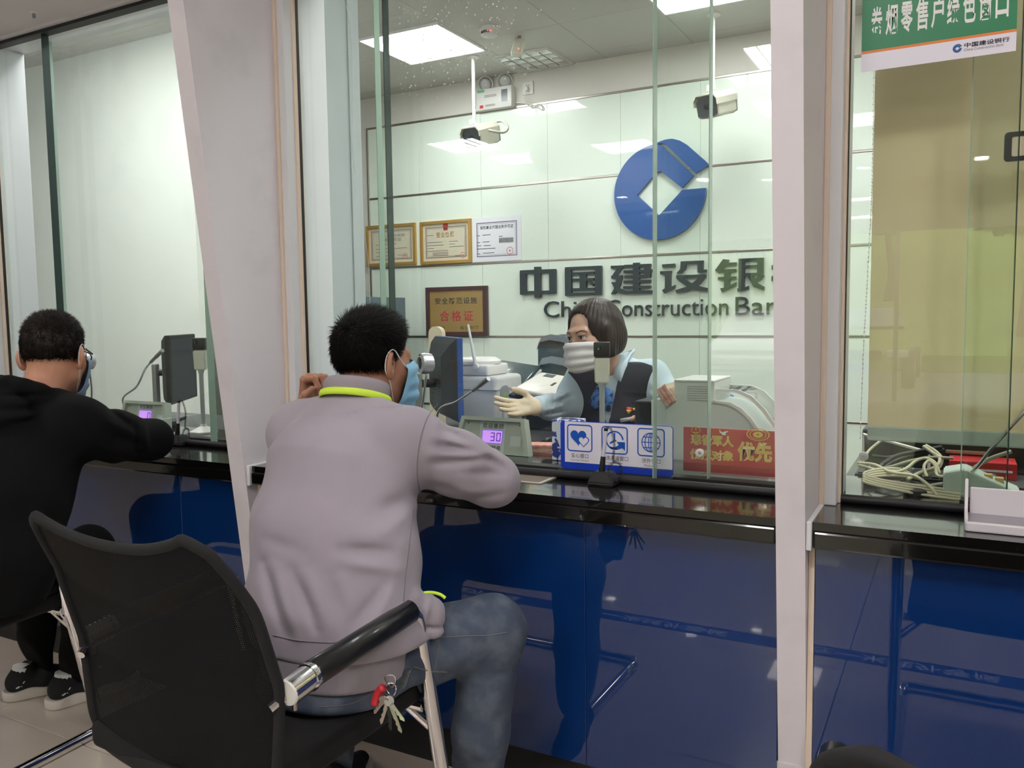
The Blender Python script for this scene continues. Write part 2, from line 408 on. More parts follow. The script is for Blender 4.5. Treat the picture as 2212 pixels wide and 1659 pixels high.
for x in (-3.4, -1.75, -0.75, 0.95, 2.1, 3.2):
    bm = B(); bx(bm, x - .03, x + .03, -10.68, -10.62, 0, 2.35); obj('mullion', bm, STEEL, wf)
# --- counter: granite worktops, blue front panels, dark kick
for k in (-1, 0, 1):
    ox = k * MOD; nm = WN[k].split(' teller')[0]
    t = thing('counter_worktop', 'polished black granite counter top under the ' + nm + ' teller window', 'counter', (-1.10 + ox, 0, CT - 0.055))
    bm = B(); slab = ((-1.884, -1.150, -.268, .30), (-0.962, -0.331, -.268, .30), (-1.150, -0.962, -.268, -.145), (-1.150, -0.962, .062, .30))
    for a in slab: bx(bm, a[0] + ox, a[1] + ox, a[2], a[3], CT - 0.018, CT)
    obj('top_slab', bm, GRANITE, t)
    bm = B(); bx(bm, -1.872 + ox, -0.331 + ox, -0.275, -0.17, CT - 0.056, CT - 0.0185, bev=0.005); obj('edge_strip', bm, GRANITE, t)
    # steel pass-through dish under the glass
    bm = B(); n_ = 10; pr = [(-.145 + .207 * i / n_, -.042 * math.sin(PI * i / n_) ** .7) for i in range(n_ + 1)]
    V = [[bm.verts.new((x + ox, p[0], CT - .002 + p[1])) for p in pr] for x in (-1.150, -0.962)]
    for i in range(n_): bm.faces.new((V[0][i], V[1][i], V[1][i + 1], V[0][i + 1]))
    bm.faces.new(V[0]); bm.faces.new(V[1][::-1]); d_ = obj('pass_dish', bm, DISH, t, smooth=50)
    bm = B(); M_ = frame((-1.056 + ox, -.0415, CT), (1, 0, 0), (0, 1, 0)); ring_prism(bm, rect(-.102, -.112, .102, .112), rect(-.092, -.102, .092, .102), M_, .0025); obj('dish_rim', bm, DISH, d_)
    bm = B(); bx(bm, -1.8845 + ox, -1.873 + ox, -0.280, -0.10, CT - 0.060, CT + 0.003, bev=0.003); obj('end_cap', bm, WHITE_FRAME, t)
    t = thing('counter_cabinet', 'glossy blue counter front below the ' + nm + ' teller window', 'counter', (-1.10 + ox, -0.2, 0))
    xs = [-1.872, -0.795, -0.331] if k == 0 else [-1.872, -0.62, -0.331]
    for a, b in zip(xs[:-1], xs[1:]):
        bm = B(); bx(bm, a + ox + .0006, b + ox - .0006, -0.232, -0.20, 0.12, CT - 0.0575, bev=0.0008, seg=1); obj('panel', bm, BLUE_PANEL, t)
    bm = B(); bx(bm, -1.872 + ox, -0.331 + ox, -0.212, -0.18, 0.0, 0.119); obj('kick_board', bm, RUBBER, t)
    bm = B(); bx(bm, -1.884 + ox, -1.872 + ox, -0.236, -0.18, 0.0, CT - .0615); obj('edge_bead', bm, CREAM, t)
    # inner desk
    t = thing('teller_desk', 'dark clerk desk behind the glass of the ' + nm + ' teller window', 'desk', (-1.10 + ox, 0.7, 0))
    xl, xr = (-1.94, -0.76) if k == -1 else (-1.88, -0.34)
    bm = B(); yd = .60 if k == 0 else .75
    if k == 0: prism(bm, [(-1.88, .302), (-.34, .302), (-.34, .60), (-1.32, .60), (-1.32, 1.32), (-1.88, 1.32)], frame((0, 0, CT - .045), (1, 0, 0), (0, 1, 0)), .033)
    else: bx(bm, xl + ox, xr + ox, 0.302, yd, CT - 0.045, CT - 0.012, bev=0.004)
    obj('desk_top', bm, mat('dark_desk_laminate', rgb(74, 76, 78), .35), t)
    bm = B(); bx(bm, xl + ox, xr + ox, 0.302, 0.33, 0, CT - 0.045); obj('modesty_panel', bm, DKGREY, t)
    for xx in (xl + .02, xr - .02):
        bm = B(); bx(bm, xx + ox - .015, xx + ox + .015, 0.33, .58, 0, CT - 0.045); obj('side_panel', bm, DKGREY, t)
# --- lamps
for i, (x, y) in enumerate(LIGHTS_T):
    lab = ['bright square ceiling light over the left certificates', 'bright square ceiling light at the top beside the right security camera', 'added unseen fill light panel above the blind', 'added unseen fill light panel over the left teller station', 'added unseen fill light panel behind the middle window head', 'added unseen fill light panel behind the right window head', 'added unseen fill light panel behind the left window head'][i]
    t = thing('ceiling_light', lab, 'ceiling light', (x + .3, y + .29, ZC - 0.014), group='lit square ceiling panels')
    bm = B(); bx(bm, x + .012, x + .588, y + .012, y + .572, ZC - 0.010, ZC - .001); obj('diffuser', bm, LAMP_T, t)
    bm = B(); M = frame((x + .3, y + .292, ZC - .014), (1, 0, 0), (0, 1, 0))
    ring_prism(bm, rect(-.3, -.29, .3, .29), rect(-.287, -.278, .287, .278), M, .013); obj('light_frame', bm, WHITEP, t)
LIGHTS_L = [(-4.2, -2.1), (-1.05, -4.1), (-0.4, -2.2), (1.4, -1.9), (3.4, -2.4), (-4.6, -5.4), (-1.3, -5.6), (1.4, -5.4), (-1.6, -8.4)]
LOUV = mat('louver_white', rgb(238, 238, 236), .4)
TUBE_E = mat('lamp_tube', rgb(255, 255, 255), .4, emit=((1, .965, .95, 1), LOBBY_W))
for x, y in LIGHTS_L:
    t = thing('hall_ceiling_light', 'louvred square ceiling light of the customer hall', 'ceiling light', (x, y, 3.03), group='customer hall ceiling lights')
    bm = B(); M = frame((x, y, 3.035), (1, 0, 0), (0, 1, 0)); ring_prism(bm, rect(-.3, -.3, .3, .3), rect(-.28, -.28, .28, .28), M, .015); obj('light_frame', bm, LOUV, t)
    bm = B(); bx(bm, x - .28, x + .28, y - .28, y + .28, 3.044, 3.049); obj('diffuser', bm, TUBE_E, t)
    for k in range(-2, 3):
        bm = B(); bx(bm, x + k * .094 - .002, x + k * .094 + .002, y - .28, y + .28, 3.034, 3.0435); obj('louvre_blade', bm, LOUV, t)
DOWN = mat('downlight_lit', rgb(255, 255, 255), .4, emit=((1, 1, 1, 1), 30.0))

for i, (x, y) in enumerate([(-3.04, -9.05), (-2.3, -9.59), (-1.08, -9.29), (-4.54, -9.9), (0.2, -9.3), (-0.9, -1.35), (-2.5, -1.3)]):
    t = thing('hall_downlight', 'small round recessed downlight in the customer hall ceiling', 'downlight', (x, y, 3.03), group='customer hall downlights')
    bm = B(); lathe(bm, [(0.10, .048), (0.10, .040), (0.085, .036), (.082, .046)], (x, y, 3.0), seg=24); obj('trim_ring', bm, WHITEP, t, smooth=40)
    bm = B(); lathe(bm, [(0.08, .049), (0.08, .046)], (x, y, 3.0), seg=24); obj('lens', bm, DOWN, t)
# ================================================================== the back wall: logo, lettering, certificates
YW = YB - 0.0125
t = thing('wall_logo', 'large round blue bank logo with a white diamond on the back wall', 'logo', (-1.76, YW, 2.06))
M = WALLF(-1.76, YW - .001, 2.06)
arc = lambda r, a0, a1, n: [(r * math.cos(math.radians(a0 + (a1 - a0) * i / n)), r * math.sin(math.radians(a0 + (a1 - a0) * i / n))) for i in range(n + 1)]
bm = B(); prism(bm, [(.158, .0)] + arc(.313, 0, -268, 70) + [(.02, .297), (.232, .085), (.156, .012), (.015, .132), (-.012, .132), (-.152, -.01), (0, -.155)], M, .03)
bmesh.ops.recalc_face_normals(bm, faces=bm.faces); obj('logo_ring', bm, LOGO_B, t)
bm = B(); prism(bm, [(-.035, .311), (.0, .324), (.045, .334), (.09, .334), (.14, .317), (.186, .286), (.30, .178), (.332, .145), (.245, .098), (.045, .302), (.02, .312)], M, .03)
bmesh.ops.recalc_face_normals(bm, faces=bm.faces); obj('logo_wing', bm, LOGO_B, t)
t = thing('wall_lettering', 'dark slate bank name lettering, Chinese above English, on the back wall', 'lettering', (-1.8, YW, 1.24))
M = WALLF(0, YW - .002, 0)
R_ = lambda x0, y0, x1, y1: [(x0, y0), (x1, y0), (x1, y1), (x0, y1)]
GLYPH = {   # block strokes, traced in photo-crop units (y down)
 '中': (62, 130, 352, 375, [R_(62, 158, 112, 347), R_(302, 158, 352, 347), R_(66, 153, 348, 183), R_(64, 320, 350, 347), R_(180, 130, 230, 375)]),
 '国': (430, 103, 736, 365, [R_(430, 110, 484, 365), R_(682, 110, 736, 365), R_(434, 103, 732, 130), R_(432, 340, 734, 365), R_(490, 153, 675, 178), R_(495, 210, 670, 235), R_(490, 298, 675, 322), R_(555, 170, 610, 305), [(620, 246), (648, 240), (676, 268), (664, 284)]]),
 '建': (812, 85, 1160, 355, [R_(812, 102, 910, 126), [(868, 120), (912, 120), (855, 200), (815, 200)], R_(815, 188, 906, 214), [(860, 210), (906, 210), (890, 280), (845, 350), (812, 352), (840, 300)], [(815, 245), (846, 245), (880, 300), (940, 325), (1158, 325), (1158, 352), (920, 355), (855, 330)], R_(995, 85, 1046, 345), R_(920, 99, 1138, 122), R_(1086, 99, 1136, 213), R_(918, 147, 1160, 170), R_(925, 190, 1136, 214), R_(918, 235, 1138, 258), R_(915, 284, 1138, 306)]),
 '设': (1208, 58, 1605, 345, [[(1225, 80), (1330, 76), (1335, 104), (1228, 108)], R_(1208, 142, 1302, 170), [(1250, 165), (1300, 165), (1300, 290), (1335, 270), (1335, 300), (1242, 345), (1225, 315), (1250, 300)], R_(1382, 60, 1566, 86), [(1382, 60), (1428, 60), (1424, 130), (1385, 168), (1345, 168), (1378, 130)], [(1518, 60), (1566, 60), (1566, 142), (1594, 142), (1594, 168), (1522, 168)], R_(1345, 184, 1590, 214), [(1345, 212), (1400, 212), (1500, 280), (1605, 308), (1600, 340), (1470, 318), (1370, 240)], [(1540, 205), (1592, 205), (1540, 270), (1440, 335), (1345, 345), (1340, 318), (1450, 285)]]),
 '银': (1655, 35, 2075, 330, [[(1726, 37), (1776, 46), (1760, 90), (1690, 162), (1655, 134)], R_(1745, 70, 1840, 95), R_(1706, 128, 1836, 152), R_(1683, 194, 1838, 218), [(1735, 150), (1786, 150), (1786, 272), (1838, 244), (1838, 274), (1716, 330), (1702, 296), (1735, 288)], [(1858, 40), (1910, 40), (1910, 292), (1945, 280), (1945, 306), (1850, 328), (1848, 300), (1858, 298)], R_(1858, 40, 2064, 66), R_(2014, 40, 2066, 192), R_(1905, 100, 2018, 122), R_(1905, 168, 2064, 192), [(1932, 192), (1976, 192), (2010, 255), (2075, 292), (2070, 322), (1985, 290)], [(2072, 196), (2030, 196), (1980, 232), (2000, 258), (2050, 228)]]),
 '行': (0, 0, 200, 150, [[(42, 0), (84, 4), (40, 50), (0, 56), (0, 40)], [(42, 46), (88, 50), (40, 100), (0, 106), (0, 88)], R_(34, 80, 64, 150), R_(96, 10, 195, 26), R_(90, 56, 200, 72), [(136, 70), (170, 70), (170, 150), (118, 150), (118, 134), (136, 134)]])}
for ch, x0, x1, z0, z1 in (('中', 1126, 1203, 1.385, 1.606), ('国', 1223, 1302, 1.393, 1.594), ('建', 1322, 1414, 1.393, 1.603), ('设', 1428, 1531, 1.393, 1.600), ('银', 1546, 1653, 1.390, 1.603), ('行', 1668, 1782, 1.390, 1.603)):
    X0, X1 = at(x0, 600, Y=YW).x, at(x1, 600, Y=YW).x; gx0, gy0, gx1, gy1, ps = GLYPH[ch]; bm = B()
    for i, ps_ in enumerate(ps):
        prism(bm, [(X0 + (u - gx0) / (gx1 - gx0) * (X1 - X0), z1 - (v - gy0) / (gy1 - gy0) * (z1 - z0)) for u, v in ps_], M, .022 + .00015 * i)
    bmesh.ops.recalc_face_normals(bm, faces=bm.faces); obj('letter', bm, INKG, t)
for ch, x0, x1 in (('China', 1177, 1299), ('Construction', 1313, 1574), ('Bank', 1590, 1722)):
    asc = {'China': 0.0, 'Construction': 0.0, 'Bank': 0.0}[ch]
    text('word', ch, M, (at(x0, 668, Y=YW).x, 1.243, at(x1, 668, Y=YW).x, 1.358), INKG, t, bold=-0.006, depth=.018)

PAPER = mat('paper_cream', rgb(240, 228, 206), .6, var=(30, rgb(236, 222, 196), .4, .7)); PAPERW = mat('paper_white', rgb(232, 232, 240), .6)
GILT = mat('gilt_frame', rgb(206, 164, 92), .3, metal=.6); BORDER = mat('print_border', rgb(130, 124, 148), .6); BORDER2 = mat('print_border_brown', rgb(150, 134, 128), .6)
STAMP = mat('stamp_red', rgb(204, 92, 84), .6); EMBLEM = mat('emblem_red', rgb(206, 62, 50), .5); GOLDINK = mat('gold_ink', rgb(178, 140, 70), .5)
def cert(name, label, x0, z0, x1, z1, framed, paper, border):
    t = thing(name, label, 'certificate', ((x0 + x1) / 2, YW, z0), group='certificates on the back wall')
    w_, h_ = x1 - x0, z1 - z0; M = WALLF((x0 + x1) / 2, YW, (z0 + z1) / 2)
    k = .022 if framed else 0.0
    bm = B(); prism(bm, rect(-w_ / 2 + k * .5, -h_ / 2 + k * .5, w_ / 2 - k * .5, h_ / 2 - k * .5), M, .008 if framed else .003); sheet = obj('sheet', bm, paper, t)
    z = .0085 if framed else .0035
    if framed:
        bm = B(); ring_prism(bm, rect(-w_ / 2, -h_ / 2, w_ / 2, h_ / 2), rect(-w_ / 2 + k, -h_ / 2 + k, w_ / 2 - k, h_ / 2 - k), M, .022); obj('picture_frame', bm, GILT, t)
        bm = B(); prism(bm, rect(-w_ / 2 + k, -h_ / 2 + k, w_ / 2 - k, h_ / 2 - k), M @ Matrix.Translation((0, 0, .012)), .002); obj('glazing', bm, ACRYL, t)
    e = .045 if framed else .035
    for i, q_ in enumerate((0, .013)):
        bm = B(); a = (w_ / 2 - e - q_, h_ / 2 - e - q_); b_ = .007 if i == 0 else .002
        ring_prism(bm, rect(-a[0], -a[1], a[0], a[1]), rect(-a[0] + b_, -a[1] + b_, a[0] - b_, a[1] - b_), M @ Matrix.Translation((0, 0, z)), .0005); obj('printed_border', bm, border, sheet)
    return t, sheet, M @ Matrix.Translation((0, 0, z)), w_, h_
def lines(sheet, M, rows, m):
    bm = B()
    for (x, y, l) in rows:
        prism(bm, rect(x, y, x + l, y + .004), M, .0005)
    tag(obj('print_lines', bm, m, sheet), kind='stuff')
def stamp(sheet, M, x, y, r):
    bm = B(); ring_prism(bm, circ(r, 24, x, y), circ(r * .86, 24, x, y), M, .0006)
    prism(bm, [(x + r * (.42 if i % 2 == 0 else .17) * math.cos(PI / 2 + i * PI / 5), y + r * (.42 if i % 2 == 0 else .17) * math.sin(PI / 2 + i * PI / 5)) for i in range(10)], M, .0006)
    obj('seal_stamp', bm, STAMP, sheet)
t, sh, M, w_, h_ = cert('framed_certificate', 'gilt framed certificate at the left, half behind the glass edge', -4.196, 1.668, -3.720, 1.988, True, PAPER, BORDER2)
text('heading', '中华人民共和国', M, (-.12, .062, .13, .084), INKGREY, sh, .01); text('heading', '金融许可证', M, (-.10, .028, .10, .056), INKGREY, sh, .01)
bm = B(); prism(bm, circ(.026, 20, 0, .108), M, .0005); obj('emblem', bm, GOLDINK, sh)
lines(sh, M, [(-.15, .005, .2), (-.15, -.03, .3), (-.15, -.055, .18), (-.15, -.085, .12), (.06, -.085, .09)], INKGREY); stamp(sh, M, .13, -.09, .024)
t, sh, M, w_, h_ = cert('framed_certificate', 'gilt framed business licence with a red emblem, middle of the three certificates', -3.675, 1.662, -3.219, 1.986, True, PAPER, BORDER2)
text('heading', '营业执照', M, (-.085, .035, .075, .078), GOLDINK, sh, .02, spacing=1.25)
bm = B(); prism(bm, circ(.024, 24, 0, .122), M, .0006); prism(bm, rect(-.019, .088, .019, .108), M, .0006); obj('emblem', bm, EMBLEM, sh)
lines(sh, M, [(-.17, .055, .06), (-.17, .0, .14), (-.17, -.022, .15), (-.17, -.044, .06), (-.17, -.066, .19), (-.12, -.08, .14), (-.12, -.09, .14), (-.12, -.1, .14), (.03, .0, .08), (.03, -.02, .05), (.03, -.04, .13), (.08, -.11, .05)], INKGREY); stamp(sh, M, .15, -.105, .022)
t, sh, M, w_, h_ = cert('paper_certificate', 'unframed white certificate with a lilac border, right of the gilt framed ones', -3.212, 1.662, -2.801, 1.984, False, PAPERW, BORDER)
text('heading', '保险兼业代理业务许可证', M, (-.14, .075, .14, .102), INKB, sh, .012)
lines(sh, M, [(-.17, .03, .03), (-.12, .032, .07), (-.17, -.02, .03), (-.12, -.018, .06), (-.17, -.045, .04), (-.11, -.045, .06), (-.17, -.068, .16), (-.17, -.105, .03), (-.12, -.1, .1), (-.17, -.125, .03), (.02, .015, .03)] + [(.02, .0 - i * .007, .12) for i in range(5)], INKB); stamp(sh, M, .11, -.09, .028)

BRASS = mat('brass_plate', rgb(190, 158, 98), .35, metal=.35, var=(2.5, rgb(170, 140, 96), .35, .7)); WOODF = mat('dark_red_wood', rgb(78, 52, 56), .4)
t = thing('brass_plaque', 'brass plaque in a dark wooden frame with red Chinese lettering', 'plaque', (-3.358, YW, 1.112))
M = WALLF(-3.358, YW, 1.298)
bm = B(); ring_prism(bm, rect(-.272, -.186, .272, .186), rect(-.238, -.156, .238, .156), M, .028); obj('plaque_frame', bm, WOODF, t)
bm = B(); prism(bm, rect(-.240, -.158, .240, .158), M, .02); pl = obj('plate', bm, BRASS, t); Mp = M @ Matrix.Translation((0, 0, .0205))
text('lettering', '安全防范设施', Mp, (-.19, .055, .185, .105), INKG, pl, .008, spacing=1.2); text('lettering', '合格证', Mp, (-.15, -.075, .15, .005), mat('plaque_red', rgb(186, 52, 70), .5), pl, .012, spacing=1.4)
text('lettering', '编号:4306', Mp, (-.195, -.128, -.105, -.108), INKG, pl); text('lettering', '省公安厅', Mp, (.03, -.138, .2, -.11), INKG, pl)

# ================================================================== ceiling devices
def grille(x0, x1, y0, y1, nx, ny, label, z=ZC):
    t = thing('louvre_light', label, 'ceiling light', ((x0 + x1) / 2, (y0 + y1) / 2, z - .002))
    M = frame(((x0 + x1) / 2, (y0 + y1) / 2, z - .012), (1, 0, 0), (0, 1, 0)); w_, h_ = (x1 - x0) / 2, (y1 - y0) / 2
    bm = B(); ring_prism(bm, rect(-w_, -h_, w_, h_), rect(-w_ + .012, -h_ + .012, w_ - .012, h_ - .012), M, .0115); obj('light_frame', bm, WHITEP, t)
    LV = mat('louvre_mirror', rgb(214, 216, 212), .22, metal=.75)
    cw, ch = (2 * w_ - .024) / nx, (2 * h_ - .024) / ny
    bm = B()   # one pyramid-shaped reflector cell, open at the top
    cs = [(0.003, .003), (cw - .003, .003), (cw - .003, ch - .003), (.003, ch - .003)]; mid = (cw * .5, ch * .5)
    lo = [bm.verts.new((x, y, 0)) for x, y in cs]; hi = [bm.verts.new((mid[0] + (x - mid[0]) * .35, mid[1] + (y - mid[1]) * .35, .0095)) for x, y in cs]
    for i in range(4): bm.faces.new((lo[i], lo[(i + 1) % 4], hi[(i + 1) % 4], hi[i]))
    bm.faces.new(hi); me = bpy.data.meshes.new('reflector_cell'); bm.to_mesh(me); bm.free(); me.materials.append(LV)
    for i in range(nx):
        for j in range(ny):
            o = bpy.data.objects.new('reflector_cell', me); COL.objects.link(o); o.parent = t
            o.location = Vector((x0 + .012 + i * cw, y0 + .012 + j * ch, z - .0115)) - MW[t].translation
    return t
grille(-2.80, -2.38, 2.90, 3.312, 5, 4, 'unlit silver louvre light beside the bright ceiling panel')
REDLED = mat('red_led', rgb(255, 60, 50), .4, emit=((1, .08, .05, 1), 4.0))
p = at(1057, 60, Z=ZC)
t = thing('smoke_detector', 'round white smoke detector with a red light on the ceiling', 'smoke detector', (p.x, p.y, ZC - .055))
bm = B(); lathe(bm, [(.062, 0), (.062, -.012), (.054, -.02), (.05, -.045), (.038, -.052), (0, -.053)], (p.x, p.y, ZC - .0005)); obj('body', bm, WHITEP, t, smooth=35)
for i in range(7):
    a = -2.2 + i * .2; bm = B(); box(bm, (p.x + .0525 * math.cos(a), p.y + .0525 * math.sin(a), ZC - .034), (.004, .006, .016), Matrix.Rotation(a, 3, 'Z')); obj('vent_slot', bm, BLACKP, t)
bm = B(); box(bm, (p.x + .03, p.y - .044, ZC - .034), (.01, .006, .008)); obj('indicator', bm, REDLED, t)
p = at(1122, 78, Z=ZC)
t = thing('motion_detector', 'tilted white motion detector box with a red light near the louvre', 'detector', (p.x, p.y, ZC - .14))
rt = Euler = Matrix.Rotation(math.radians(-28), 3, 'X') @ Matrix.Rotation(math.radians(20), 3, 'Z')
bm = B(); box(bm, (p.x, p.y - .02, ZC - .075), (.07, .045, .125), rt, bev=.012, seg=3); obj('body', bm, CREAMP, t, smooth=40)
bm = B(); cyl(bm, (p.x, p.y, ZC - .001), (p.x, p.y - .01, ZC - .04), .012); obj('bracket', bm, GREYP, t)
bm = B(); box(bm, Vector((p.x, p.y - .02, ZC - .075)) + rt @ Vector((.012, -.0235, -.03)), (.007, .004, .01), rt); obj('indicator', bm, REDLED, t)

def sec_cam(label, top, body_c, body_dir, cable):
    """ceiling pole with a bullet camera"""
    t = thing('security_camera', label, 'security camera', (top.x, top.y, body_c.z - .1), group='pole mounted security cameras')
    bm = B(); lathe(bm, [(.042, 0), (.042, -.008), (.016, -.014)], top); obj('ceiling_rose', bm, WHITEP, t, smooth=40)
    pole_b = Vector((top.x, top.y, body_c.z + .085))
    bm = B(); cyl(bm, top, pole_b, .0115, seg=16); pole = obj('pole', bm, WHITEP, t, smooth=40)
    bm = B(); box(bm, pole_b + Vector((-.02, 0, .01)), (.03, .02, .035), bev=.003); obj('junction_clip', bm, CREAMP, pole)
    d = Vector(body_dir).normalized(); x = d.cross(Vector((0, 0, 1))).normalized(); u = x.cross(d); R3 = Matrix((x, d, u)).transposed()
    bm = B(); tube(bm, [pole_b, body_c + Vector((0, 0, .045))], .009, 10); obj('swivel', bm, GREYP, t, smooth=40)
    Mb = Matrix.Translation(body_c) @ R3.to_4x4() @ Matrix.Diagonal((1.5, 1.0, 1.5, 1))
    prof = [(-.045, -.038), (-.048, .022), (-.034, .042), (.034, .042), (.048, .022), (.045, -.038), (.025, -.046), (-.025, -.046)]
    Mf = Mb @ Matrix(((1, 0, 0, 0), (0, 0, 1, -.13), (0, 1, 0, 0), (0, 0, 0, 1)))
    bm = B(); prism(bm, prof, Mf, .24); bmesh.ops.recalc_face_normals(bm, faces=bm.faces); bmesh.ops.bevel(bm, geom=list(bm.edges), offset=.004, segments=2, affect='EDGES'); body = obj('housing', bm, CREAMP, t, smooth=30)
    bm = B(); prism(bm, [(a * 1.08, b * 1.06 + .002) for a, b in ((-.048, .0), (-.048, .022), (-.034, .042), (.034, .042), (.048, .022), (.048, 0), (.044, 0), (.044, .02), (.032, .037), (-.032, .037), (-.044, .02), (-.044, 0))], Mf @ Matrix.Translation((0, 0, -.004)), .27); bmesh.ops.recalc_face_normals(bm, faces=bm.faces); obj('sun_hood', bm, CREAMP, body)
    bm = B(); prism(bm, [(a * .88, b * .88) for a, b in prof], Mf @ Matrix.Translation((0, 0, .2395)), .008); bmesh.ops.recalc_face_normals(bm, faces=bm.faces); g = obj('front_glass', bm, mat('camera_front', rgb(58, 68, 76), .2, coat=.5), body)
    bm = B(); M2 = Mb @ Matrix.Translation((0, .119, 0)); lathe(bm, [(.016, 0), (.016, .003), (.012, .004), (0, .002)], M2.translation, d); obj('lens', bm, BLACKP, g, smooth=40)
    bm = B(); prism(bm, [(a * 1.03, b * 1.03) for a, b in prof], Mf @ Matrix.Translation((0, 0, -.006)), .014); bmesh.ops.recalc_face_normals(bm, faces=bm.faces); obj('rear_cap', bm, GREYP, body)
    if cable:
        bm = B(); tube(bm, catmull(cable, 10), .0085, 10); obj('flex_cable', bm, mat('grey_conduit', rgb(178, 172, 160), .5), t, smooth=True)
    return t
tp = at(1022, 122, Z=ZC); tp.z = ZC - .0005
Yc = tp.y; bc = at(1038, 292, Y=Yc - .02); dv = (-.04, -.95, -.30)
sec_cam('cream bullet camera on a white ceiling pole with a looped cable, left of the logo', tp, bc, dv,
        [Vector((tp.x, tp.y, bc.z + .09)), at(1040, 275, Y=Yc - .02), at(1060, 282, Y=Yc - .04), at(1088, 286, Y=Yc), at(1097, 275, Y=Yc + .05), at(1085, 262, Y=Yc + .1), at(1066, 264, Y=Yc + .1)])
tp = at(1541, 30, Z=ZC); tp.z = ZC - .0005
Yc = tp.y; bc = at(1546, 225, Y=Yc); dv = (-.20, -.93, -.28)
sec_cam('cream bullet camera on a white ceiling pole seen through the right glass edge', tp, bc, dv, [Vector((tp.x, tp.y, bc.z + .1)), at(1530, 205, Y=Yc), at(1527, 222, Y=Yc + .06)])
# emergency light and socket on the wall band
p = at(1071, 214, Y=YB - .03)
t = thing('emergency_light', 'white emergency light box with two round lamp heads high on the wall', 'emergency light', (p.x, YB, p.z - .075))
bm = B(); bx(bm, p.x - .147, p.x + .147, YB - .065, YB - .0005, p.z - .075, p.z + .075, bev=.008); bd = obj('body', bm, WHITEP, t, smooth=40); M = WALLF(p.x, YB - .0653, p.z)
flat('window', rect(.065, -.035, .115, .05), M, mat('smoked_window', rgb(86, 98, 104), .2), bd); flat('label', rect(-.115, -.062, -.085, -.04), M, RED_S, bd); flat('green_label', rect(-.135, .05, -.075, .068), M, mat('green_label', rgb(96, 176, 140), .5), bd)
lines(bd, M, [(-.075, .022, .1), (-.075, .012, .1), (-.068, -.045, .08), (-.068, -.053, .08)], INKGREY)
for dx in (-.085, .075):
    c_ = Vector((p.x + dx, YB - .03, p.z + .115)); d = Vector((.15, -.85, -.35)).normalized()
    bm = B(); lathe(bm, [(.03, -.045), (.056, -.02), (.06, 0), (.054, .004), (.048, -.006), (0, -.012)], c_, d); h = obj('lamp_head', bm, WHITEP, t, smooth=40)
    bm = B(); lathe(bm, [(.048, -.004), (.03, .004), (0, .006)], c_, d); obj('lens', bm, mat('lamp_lens', rgb(196, 200, 196), .15, coat=.6), h, smooth=True)
    bm = B(); cyl(bm, c_ - Vector((0, -.01, .05)), (p.x + dx, YB - .03, p.z + .074), .012); obj('stem', bm, WHITEP, h)
p2 = at(1140, 190, Y=YB - .01)
t = thing('wall_socket', 'white wall socket with a plugged lead beside the emergency light', 'socket', (p2.x, YB, p2.z - .045))
bm = B(); bx(bm, p2.x - .043, p2.x + .043, YB - .012, YB - .0005, p2.z - .045, p2.z + .045, bev=.003); fp = obj('face_plate', bm, WHITEP, t)
for dx in (-.008, .008):
    bm = B(); box(bm, (p2.x + dx, YB - .0125, p2.z + .018), (.004, .003, .007)); obj('pin_hole', bm, BLACKP, fp)
bm = B(); box(bm, (p2.x + .002, YB - .028, p2.z - .01), (.024, .03, .03), bev=.005); obj('plug', bm, WHITEP, t)
bm = B(); tube(bm, catmull([(p2.x, YB - .04, p2.z - .02), (p2.x - .01, YB - .04, p2.z - .09), (p2.x + .03, YB - .03, p2.z - .14), (p2.x + .1, YB - .03, p2.z - .13), (p2.x + .12, YB - .025, p2.z - .17), (p2.x + .03, YB - .025, p2.z - .12), (p2.x - .1, YB - .02, p2.z - .09), (p.x + .147, YB - .03, p.z - .04)], 8), .004, 8); obj('lead', bm, WHITEP, t, smooth=True)

